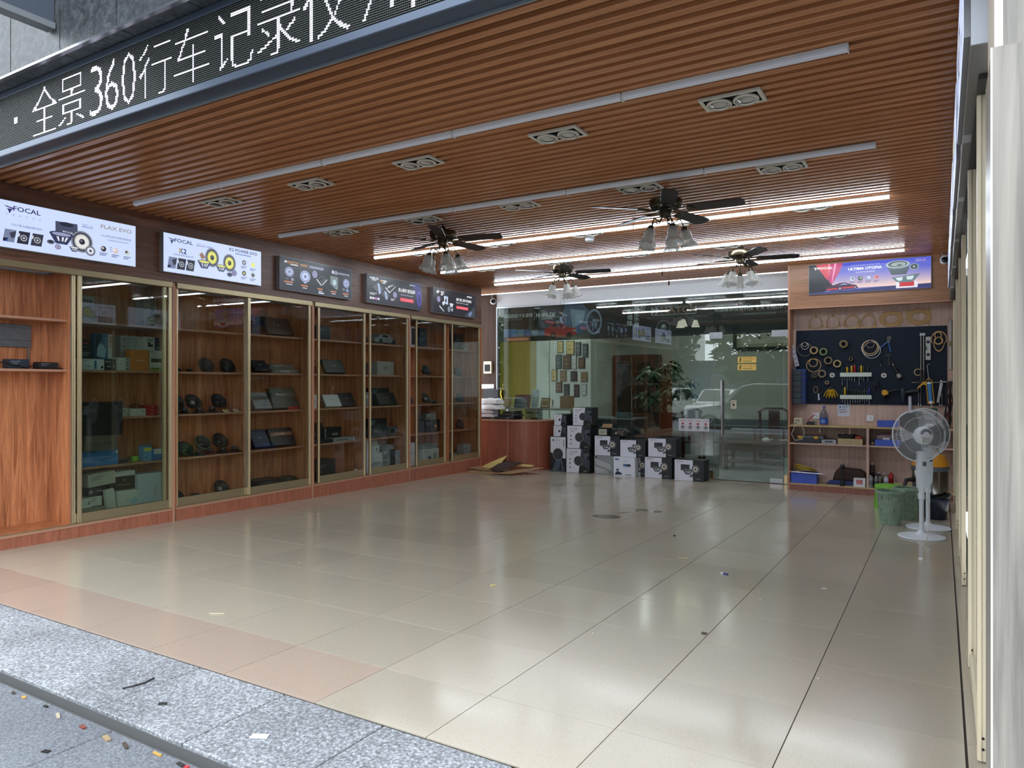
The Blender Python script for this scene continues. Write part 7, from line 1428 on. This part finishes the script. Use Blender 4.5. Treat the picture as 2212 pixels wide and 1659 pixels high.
# ------------------------------------------------------------------ floor things at the right
M_fanw = mat('fan_white_plastic', (206, 212, 220), .35)
def ped_fan(label, x, y, rz, hz):
    t = thing('pedestal_fan', label, 'fan', (x, y, FZ(y)+.002), rz, 'white pedestal fans')
    part('base', MB().lathe([(.20, .0), (.205, .006), (.20, .014), (.12, .028), (.05, .040), (.03, .055), (.024, .07)], 36, capb=True, capt=True), M_fanw, t, smooth=True)
    part('pole', MB().cyl((0, 0, .05), (0, 0, .40), .020, n=16), M_fanw, t, smooth=True); part('collar', MB().lathe([(.024, .36), (.03, .365), (.028, .41), (.024, .44), (.03, .45), (.03, .47), (.02, .475)], 16, capt=True), M_fanw, t, smooth=True); part('height_knob', MB().cyl((0, .02, .40), (0, .05, .40), .014, n=10), M_fanw, t)
    part('neck', MB().prism([(-.034, .46), (.034, .46), (.042, .60), (.040, .72), (.034, .82), (-.034, .82), (-.040, .72), (-.042, .60)], -.03, .035), M_fanw, t, bevel=.012, seg=2, smooth=True)
    part('control_panel', B(-.005, .028, -.034, -.0305, .68, .72), cm((96, 98, 100)), t)
    Mh = Matrix.Translation((0, .0, hz)) @ Matrix.Rotation(rad(84), 4, 'X')      # disc axis = local z, pointing to -Y (back of the head)
    mh = MB().lathe([(.055, -.02), (.083, .0), (.085, .03), (.074, .06), (.056, .072), (.02, .075)], 24, Mh @ Matrix.Translation((0, 0, .015)), capb=True, capt=True); part('motor_cover', mh, M_fanw, t, smooth=True)
    sl_ = MB(); sl_.M = Mh @ Matrix.Translation((0, 0, .0885))
    for k in range(9): a = rad(20+k*17.5); sl_.tube([(.034*math.cos(a), .034*math.sin(a), .003), (.058*math.cos(a), .058*math.sin(a), -.001)], .0042, 5)
    part('vent_slot', sl_, M_black, t)
    lb_ = MB(); lb_.M = Mh @ Matrix.Translation((0, -.03, .0925)); lb_.box(-.038, .038, -.045, .008, -.012, .001); part('rating_label', lb_, cm((176, 176, 170)), t)
    Rg = .245
    def grill(nm, z0, z1, n):
        g = MB(); g.M = Mh
        for k in range(n):
            a = 2*PI*k/n; ca, sa = math.cos(a), math.sin(a)
            g.tube([(.062*ca, .062*sa, z1), (.15*ca, .15*sa, z1*.98), (.225*ca, .225*sa, z0+(z1-z0)*.62), (Rg*ca, Rg*sa, z0)], .0011, 4)
        for rr, zz in ((.065, z1), (.175, z0+(z1-z0)*.9)): g.tube([(rr*math.cos(q*PI/20), rr*math.sin(q*PI/20), zz) for q in range(40)], .0018, 4, True)
        part(nm, g, M_fanw, t)
    grill('rear_grille', -.05, .01, 84); grill('front_grille', -.055, -.125, 84)
    rg = MB(); rg.M = Mh; rg.tube([(Rg*math.cos(q*PI/24), Rg*math.sin(q*PI/24), -.052) for q in range(48)], .007, 6, True); part('rim', rg, M_fanw, t, smooth=True)
    M_bl2 = glass('smoky_fan_blade', (150, 150, 150), 1.45, 1.0, .1)
    for k in range(3):
        b = MB(); b.M = Mh @ Matrix.Rotation(k*2.094, 4, 'Z') @ Matrix.Translation((0, 0, -.06)); pts = [(.04, -.03, -.01), (.12, -.09, -.02), (.20, -.10, -.022), (.235, -.03, -.01), (.235, .06, .012), (.17, .11, .022), (.08, .06, .014), (.04, .03, .01)]
        b.add(pts + [(p[0], p[1], p[2]+.003) for p in pts], [tuple(range(8)), tuple(range(15, 7, -1))] + [(i, 8+i, 8+(i+1) % 8, (i+1) % 8) for i in range(8)]); part('blade', b, mat('fan_blade_smoke', (92, 94, 94), .35), t)
    hb = MB(); hb.M = Mh; hb.cyl((0, 0, .02), (0, 0, -.11), .035, n=16); part('hub', hb, M_fanw, t, smooth=True)
    return t
t = ped_fan('white pedestal fan in front, its cord trailing on the floor', .955, 5.2, rad(28), .968)
ped_fan('second white pedestal fan standing just behind the first', 1.0, 5.78, rad(28), .975)
t = thing('extension_lead', 'pale fan power lead with a white plug lying on the tiled floor', 'cord', (1.0, 4.95, FZ(4.95)+.003)); part('cord', MB().tube([(-.004, .245, .385), (.012, .17, .30), (.02, .05, .12), (.0, -.03, .012), (-.02, -.15, .001), (.0, -.25, .001), (.03, -.33, .001), (.02, -.42, .001), (.06, -.55, .001), (.085, -.62, .001), (.06, -.70, .001), (-.02, -.80, .002)], .0035, 6), cm((196, 192, 180)), t, smooth=True); part('plug', B(-.045, -.01, -.835, -.795, 0, .02), M_wplast, t, bevel=.004)
def bin_(label, x, y):
    t = thing('ribbed_waste_bin', label, 'bin', (x, y, FZ(y)+.002), rad(20), 'green ribbed waste bins'); M_bn = mat('bin_sage_green', (128, 150, 132), .5, noise=.18, nscale=22)
    n = 96
    def wob(k, a, r, z): return r*(1+(.012 if 1 <= k <= 2 else 0)*(1 if math.cos(a*32) > 0 else -1)), z
    part('body', MB().lathe([(.098, 0), (.10, .012), (.128, .315), (.13, .33), (.124, .33), (.094, .02)], n, wob=wob, capb=True), M_bn, t); part('rim', MB().lathe([(.129, .318), (.142, .322), (.142, .345), (.126, .347), (.122, .335)], 40), M_bn, t, smooth=True)
    for s_ in (-1, 1): part('handle', MB().tube([(.034*math.cos(q*PI/8), s_*(.130-.02*(1-math.sin(q*PI/8))*.3), .275+.034*math.sin(q*PI/8)) for q in range(16)], .005, 6, True), M_bn, t, smooth=True)
    r = random.Random(int(x*100)); sp = MB()
    for k in range(26):
        a = r.uniform(0, 2*PI); z = r.uniform(.04, .30); rr = .0995+(z-.012)/.303*.028+.003; w_ = r.uniform(.002, .006); h_ = r.uniform(.004, .02); ta = (-math.sin(a), math.cos(a))
        c_ = (rr*math.cos(a), rr*math.sin(a)); sp.add([(c_[0]-ta[0]*w_, c_[1]-ta[1]*w_, z-h_), (c_[0]+ta[0]*w_, c_[1]+ta[1]*w_, z-h_*.6), (c_[0]+ta[0]*w_*.7, c_[1]+ta[1]*w_*.7, z+h_), (c_[0]-ta[0]*w_*.8, c_[1]-ta[1]*w_*.8, z+h_*.7)], [(0, 1, 2, 3)])
    part('paint_splashes', sp, mat('black_paint_splash', (30, 34, 34), .5), t)
bin_('paint-splashed green ribbed waste bin in front', .655, 5.86); bin_('green ribbed waste bin half hidden behind the front one', .80, 6.28)
t = thing('plastic_stool', 'lime green plastic stool behind the waste bins', 'stool', (.57, 7.05, FZ(7.05)+.002), rad(10)); M_lime = cm((112, 176, 60), .35); part('seat', MB().lathe([(.155, .25), (.15, .272), (.12, .282), (.02, .284)], 28, capb=True, capt=True), M_lime, t, smooth=True)
for k in range(4): a = PI/4+k*PI/2; part('leg', MB().add([(.11*math.cos(a-.35), .11*math.sin(a-.35), .262), (.11*math.cos(a+.35), .11*math.sin(a+.35), .262), (.148*math.cos(a+.35), .148*math.sin(a+.35), .262), (.148*math.cos(a-.35), .148*math.sin(a-.35), .262), (.155*math.cos(a-.2), .155*math.sin(a-.2), 0), (.155*math.cos(a+.2), .155*math.sin(a+.2), 0), (.18*math.cos(a+.2), .18*math.sin(a+.2), 0), (.18*math.cos(a-.2), .18*math.sin(a-.2), 0)], [(0,1,2,3),(7,6,5,4),(0,4,5,1),(1,5,6,2),(2,6,7,3),(3,7,4,0)]), M_lime, t)
t = thing('vacuum_cleaner', 'steel drum wet vacuum cleaner with a mustard lid in the corner', 'vacuum', (1.0, 7.2, FZ(7.2)+.002)); part('wheel_base', MB().cyl((0, 0, .03), (0, 0, .09), .19, n=28), M_black, t); part('caster', MB().cyl((.14, -.1, 0), (.14, -.1, .03), .025, n=10).cyl((-.14, -.1, 0), (-.14, -.1, .03), .025, n=10).cyl((.14, .1, 0), (.14, .1, .03), .025, n=10).cyl((-.14, .1, 0), (-.14, .1, .03), .025, n=10), M_black, t)
part('drum', MB().lathe([(.165, .09), (.185, .14), (.19, .46), (.185, .47)], 32), mat('vac_steel', (150, 148, 144), .22, 1.0), t, smooth=True); part('band', MB().lathe([(.186, .465), (.20, .47), (.20, .515), (.19, .52)], 32), cm((70, 76, 82)), t, smooth=True); part('motor_head', MB().lathe([(.192, .52), (.19, .56), (.175, .61), (.15, .65), (.06, .675)], 32, capt=True), cm((190, 128, 36), .4), t, smooth=True); part('handle', MB().tube([(-.1, 0, .65), (-.08, 0, .72), (.08, 0, .72), (.1, 0, .65)], .014, 8), M_black, t, smooth=True)
part('hose_inlet', MB().cyl((-.12, -.13, .36), (-.17, -.19, .37), .035, n=14), M_black, t); part('hose', MB().tube([(-.17, -.19, .37), (-.24, -.24, .36), (-.26, -.26, .28), (-.18, -.27, .20), (-.02, -.26, .15), (.13, -.20, .17), (.2, -.08, .2)], .024, 10), M_black, t, smooth=True); part('cord', MB().tube([(.18, -.1, .5), (.22, -.16, .35), (.20, -.2, .15), (.10, -.28, .05), (-.05, -.3, .0)], .006, 6), cm((110, 110, 108)), t, smooth=True)
t = thing('brown_bucket', 'low orange-brown plastic tub beside the vacuum cleaner', 'tub', (.84, 6.68, FZ(6.68)+.002)); part('tub', MB().lathe([(.05, 0), (.06, .005), (.065, .07), (.06, .07), (.055, .012)], 20, capb=True), cm((176, 104, 50)), t, smooth=True); part('rim', MB().lathe([(.064, .068), (.07, .07), (.07, .08), (.06, .08)], 20), cm((176, 104, 50)), t, smooth=True)
t = thing('navy_bucket', 'dark navy plastic bucket in the corner behind the pedestal fans', 'bucket', (1.06, 6.50, FZ(6.5)+.002)); part('body', MB().lathe([(.10, 0), (.105, .005), (.13, .20), (.125, .20), (.10, .012)], 24, capb=True), cm((24, 36, 56)), t, smooth=True); part('rim', MB().lathe([(.128, .198), (.14, .20), (.14, .215), (.124, .215)], 24), cm((24, 36, 56)), t, smooth=True)
# ------------------------------------------------------------------ water and litter on the floor
def flat(name, label, cat, pts, x, y, m, z=.0012, th_=.0008):
    t = thing(name, label, cat, (x, y, FZ(y)+z), 0, None, (FA, 0, 0)); part('film', MB().prism(pts, 0, th_, 'Z'), m, t); return t
M_wet = mat('water_film', (140, 132, 120), .04, spec=.8)
t = thing('water_puddle', 'shallow puddle of spilt water on the tiles', 'water', (-1.83, 5.0, FZ(5.0)+.0008), 0, None, (FA, 0, 0))
part('pool', MB().prism([(x*.62, y*.7) for x, y in [(-.28, .42), (-.05, .46), (.10, .40), (.34, .44), (.33, .30), (.22, .22), (.12, .30), (-.06, .26), (-.10, .10), (-.20, -.06), (-.30, -.20), (-.26, .0), (-.12, .28), (-.26, .34)]], 0, .0009, 'Z'), M_wet, t)
part('drip_trail', MB().prism(circ(-.2, -.38, .16, 18, .13), 0, .0006, 'Z'), mat('damp_film', (120, 114, 104), .12), t)
def bit(name, label, cat, x, y, w, d, h, c, rz=0.0, z=None):
    t = thing(name, label, cat, (x, y, (FZ(y) if z is None else z)+.0015), rz); w *= .7; d *= .7; part('body', MB().prism([(-w/2, -d/2), (w/2, -d/2*.8), (w/2*.9, d/2), (-w/2, d/2*.9)], 0, h, 'Z'), cm(c, .7), t); return t
bit('paper_scrap', 'small white paper scrap on the tiles near the sliding doors', 'litter', .42, 2.72, .05, .04, .001, (196, 196, 192)); t = bit('pen_cap', 'blue and white pen cap lying on the tiles', 'litter', -.28, 2.75, .07, .012, .01, (200, 204, 210), -.3); part('tip', B(.0, .035, -.0065, .0065, 0, .0105), cm((44, 60, 130)), t)
bit('wood_sliver', 'thin pale wooden sliver on the tiles', 'litter', -.70, 3.1, .11, .012, .004, (196, 178, 134), .1); bit('wood_chip', 'small yellow wood chip on the tiles', 'litter', -1.56, 1.55, .03, .05, .006, (206, 190, 130), -.5); bit('straw_piece', 'thin pale straw on the front tiles', 'litter', -2.62, .12, .13, .006, .004, (206, 192, 160), .55); bit('black_pebble', 'tiny black pebble on the tiles', 'litter', -1.05, 3.95, .025, .02, .012, (24, 24, 24)); bit('leaf_scrap', 'small dry leaf scrap beside a tile joint', 'litter', -.02, 1.33, .04, .03, .006, (74, 66, 52)); bit('paper_shred', 'small white shred beside the counter', 'litter', -4.85, 7.7, .07, .03, .002, (206, 204, 198), .2)
for k, (x, y) in enumerate(((.62, .98), (-.55, 1.0), (-2.3, 3.6), (-3.9, 2.1), (-3.2, 1.3), (.1, 2.2), (-1.2, 4.9))): bit('paper_crumb', 'tiny pale crumb, %s of seven scattered on the tiles' % wd[k], 'litter', x, y, .014, .012, .003, (206, 200, 186), k)
# litter on the granite and in the gap
t = thing('black_wire', 'curved black wire lying on the granite threshold', 'wire', (-2.05, -.80, .006)); part('wire', MB().tube([(0, 0, .003), (.02, .04, .004), (.03, .09, .003), (.02, .14, .004)], .004, 5), M_black, t)
bit('white_card', 'white card scrap on the granite threshold', 'litter', -1.16, -.78, .10, .05, .003, (206, 210, 214), .4, .004); bit('dry_leaf', 'dark curled leaf on the granite threshold', 'litter', -1.75, -.80, .05, .02, .006, (40, 40, 38), .6, .004)
M_deb = ((150, 130, 96), (70, 60, 48), (196, 150, 70), (46, 44, 40), (170, 160, 140), (120, 60, 50))
r9 = random.Random(19)
for k in range(12):
    x = -2.75+k*.16+r9.uniform(-.05, .05); bit('dead_leaf', 'scrap of dry debris in the gutter gap, %s from the cabinet side' % (wd + ['x'])[k], 'litter', x, -1.0-r9.uniform(.01, .05), r9.uniform(.03, .09), r9.uniform(.012, .03), .006, M_deb[k % 6], r9.uniform(-.5, .5), -.042)
bit('black_tar_spot', 'black tar blot on the grey paving', 'litter', -1.38, -1.28, .10, .05, .002, (26, 26, 28), .3, -.042); bit('black_tar_spot', 'smaller black blot farther along the grey paving', 'litter', -1.85, -1.22, .05, .03, .002, (30, 30, 32), .2, -.042); bit('red_scrap', 'tiny red scrap in the gutter gap', 'litter', -1.27, -1.02, .025, .02, .01, (176, 50, 56), .2, -.042)

# ------------------------------------------------------------------ the street seen in the glass reflections
ST = -.27
M_tyre = mat('tyre_rubber', (26, 26, 27), .85); M_rim = mat('alloy_rim', (150, 152, 156), .3, .9); M_cglass = mat('car_glass', (24, 32, 36), .05, spec=.8); M_lamp = mat('headlamp', (206, 214, 220), .12, .3)
def car(label, x, y, rz, paint, L_, H_, W_, hood, name='parked_car'):
    t = thing(name, label, 'car', (x, y, ST), rz, 'cars parked in the street'); h = W_/2; cl = .22*H_/1.6+.05; bl = H_*.56
    body = [(0, cl), (0.02, bl*.62), (.10, bl*.86), (hood*.55, bl*.97), (hood, bl*1.05), (L_*.97, bl*1.08), (L_, bl*.85), (L_-.02, cl), (L_-.45, cl-.03), (.45, cl-.03)]
    part('body', MB().prism(body, -h, h), paint, t, bevel=.07, seg=2, smooth=True)
    roof = [(hood-.05, bl*1.03), (hood+.72, H_*.955), (hood+1.1, H_), (L_*.80, H_*.985), (L_*.93, bl*1.05)]
    part('cabin', MB().prism(roof, -h*.86, h*.86), paint, t, bevel=.06, seg=2, smooth=True)
    gl = [(hood+.22, bl*1.07), (hood+.80, H_*.93), (hood+1.15, H_*.955), (L_*.78, H_*.94), (L_*.88, bl*1.10)]
    for s_ in (-1, 1):
        part('side_window', MB().prism(gl, s_*h*.862-.004, s_*h*.862+.004), M_cglass, t); part('pillar', B(L_*.53, L_*.555, s_*h*.868-.004, s_*h*.868+.004, bl*1.07, H_*.95), paint, t)
        part('mirror', MB().lathe([(.001, -.1), (.07, -.06), (.08, .03), (.03, .09), (.001, .1)], 10, Matrix.Translation((hood+.35, s_*(h+.09), bl*1.13)) @ Matrix.Rotation(PI/2, 4, 'Y')), paint, t, smooth=True)
        part('door_handle', B(L_*.47, L_*.51, s_*h-.012, s_*h+.012, bl*.93, bl*.955), M_chrome, t)
        part('headlamp', MB().prism([(.0, bl*.66), (.42, bl*.80), (.40, bl*.88), (.06, bl*.80)], s_*(h-.16)-.13, s_*(h-.02)+.005 if s_ > 0 else s_*(h-.16)+.13), M_lamp, t)
        part('sill_trim', B(.9, L_-.9, s_*h-.01, s_*h+.012, cl+.03, cl+.07), M_chrome, t)
        for wx in (.88, L_-.92):
            w_ = part('wheel', MB().cyl((wx, s_*(h-.2), .34), (wx, s_*(h+.01), .34), .34, n=28), M_tyre, t, smooth=True)
            part('rim', MB().cyl((wx, s_*(h+.004), .34), (wx, s_*(h+.016), .34), .23, n=24), mat('rim_dark', (44, 44, 46), .4), w_)
            sp = MB()
            for k in range(7):
                a = k*2*PI/7; sp.cyl((wx+.03*math.cos(a), s_*(h+.022), .34+.03*math.sin(a)), (wx+.215*math.cos(a), s_*(h+.022), .34+.215*math.sin(a)), .012, .02, 6)
            sp.tube([(wx+.22*math.cos(q*PI/12), s_*(h+.018), .34+.22*math.sin(q*PI/12)) for q in range(24)], .014, 5, True); part('spokes', sp, M_rim, w_)
    ws = [(hood+.04, h*.78, bl*1.075), (hood+.04, -h*.78, bl*1.075), (hood+.70, -h*.68, H_*.94), (hood+.70, h*.68, H_*.94)]
    part('windscreen', MB().add([(a-.03, b, c+.03) for a, b, c in ws] + [(a-.02, b, c+.0) for a, b, c in ws], [(0,1,2,3),(7,6,5,4),(0,4,5,1),(1,5,6,2),(2,6,7,3),(3,7,4,0)]), M_cglass, t)
    part('grille', B(-.012, .03, -h*.5, h*.5, bl*.48, bl*.74), M_black, t, bevel=.01); part('number_plate', B(-.02, -.0125, -.22, .22, cl+.08, cl+.2), cm((40, 70, 150)), t)
    return t
car('grey crossover parked on the street, reflected in the glass door', -6.3, -4.25, 0, mat('paint_grey_blue', (78, 86, 92), .25, .5, coat=1.0), 4.7, 1.68, 1.86, 1.15)
car('white hatchback parked across the street, reflected in the office glass', -10.6, -11.0, rad(-82), mat('paint_white', (206, 208, 208), .3, coat=1.0), 4.3, 1.5, 1.75, 1.0); car('white sedan parked beside the hatchback, reflected in the office glass', -7.9, -11.2, rad(-85), mat('paint_white', (206, 208, 208), .3, coat=1.0), 4.5, 1.45, 1.78, 1.1); car('dark red sedan parked farther along, reflected in the office glass', -13.6, -11.1, rad(-85), mat('paint_red', (110, 30, 34), .3, coat=1.0), 4.5, 1.45, 1.78, 1.1); car('black sedan parked across the street towards the pillar side', -5.0, -11.2, rad(-88), mat('paint_black', (30, 32, 36), .3, coat=1.0), 4.5, 1.45, 1.78, 1.1)
def building(label, x, y, w, d, h, c, rows, cols, name='building'):
    t = thing(name, label, 'building', (x, y, ST)); part('wall', B(0, w, -d, 0, 0, h), cm(c, .8), t); part('roof', B(-.2, w+.2, -d-.2, .2, h, h+.3), cm(tuple(int(v*.8) for v in c), .8), t)
    for r in range(rows):
        for k in range(cols):
            x0 = w*(k+.25)/cols; z0 = h*(r+.3)/rows; wi = part('window', B(x0, x0+w/cols*.5, .0, .05, z0, z0+h/rows*.5), cm((170, 176, 176), .6), t); part('pane', B(x0+.06, x0+w/cols*.5-.06, .05, .07, z0+.06, z0+h/rows*.5-.06), cm((60, 76, 84), .15), wi)
building('white apartment block across the street, reflected in the glass', -27, -25, 13, 8, 9.5, (206, 208, 204), 3, 5); building('pale grey building across the street on the pillar side', -1, -27, 16, 8, 10, (176, 180, 178), 3, 6); building('low blue metal shed across the street, reflected in the glass door', -15.5, -20.5, 12, 3, 2.7, (74, 116, 156), 1, 5, 'shed')
def tree(label, x, y, h, r, seed, c):
    t = thing('street_tree', label, 'tree', (x, y, ST), 0, 'trees across the street'); q = random.Random(seed); part('trunk', MB().tube([(0, 0, 0), (.1, .05, h*.3), (0, .1, h*.6)], [.18, .14, .08], 8), cm((84, 72, 58), .9), t, smooth=True)
    m = MB()
    for k in range(1300):
        while True:
            p = Vector((q.uniform(-1, 1), q.uniform(-1, 1), q.uniform(-1, 1)))
            if .35 < p.length < 1: break
        p = Vector((p.x*r, p.y*r, h*.62+p.z*h*.38)); s_ = q.uniform(.2, .36); a, b = q.uniform(0, 6.28), q.uniform(-.9, .9); d1 = Vector((math.cos(a), math.sin(a), b))*s_; d2 = Vector((-math.sin(a), math.cos(a), q.uniform(-.6, .6)))*s_*.6
        m.add([p-d1, p+d2, p+d1, p-d2], [(0, 1, 2, 3)])
    part('foliage', m, mat('street_leaves_%d' % c[1], c, .6, noise=.3, nscale=2), t)['kind'] = 'stuff'
for k, (x, y, h, r) in enumerate(((-17.5, -18.2, 6.5, 2.1), (-12.4, -18.2, 6.8, 2.2), (-7.4, -18.2, 6.2, 2.1), (-2.4, -18.2, 7, 2.2), (2.6, -18.2, 6.5, 2.2), (7.6, -18.2, 6.2, 2.2), (-23, -18.2, 6, 2.2))):
    tree('leafy street tree across the road, %s from the white block' % ('third', 'fourth', 'fifth', 'sixth', 'seventh', 'eighth', 'second')[k], x, y, h, r, 30+k, ((54, 80, 50), (48, 70, 48), (66, 84, 56))[k % 3])
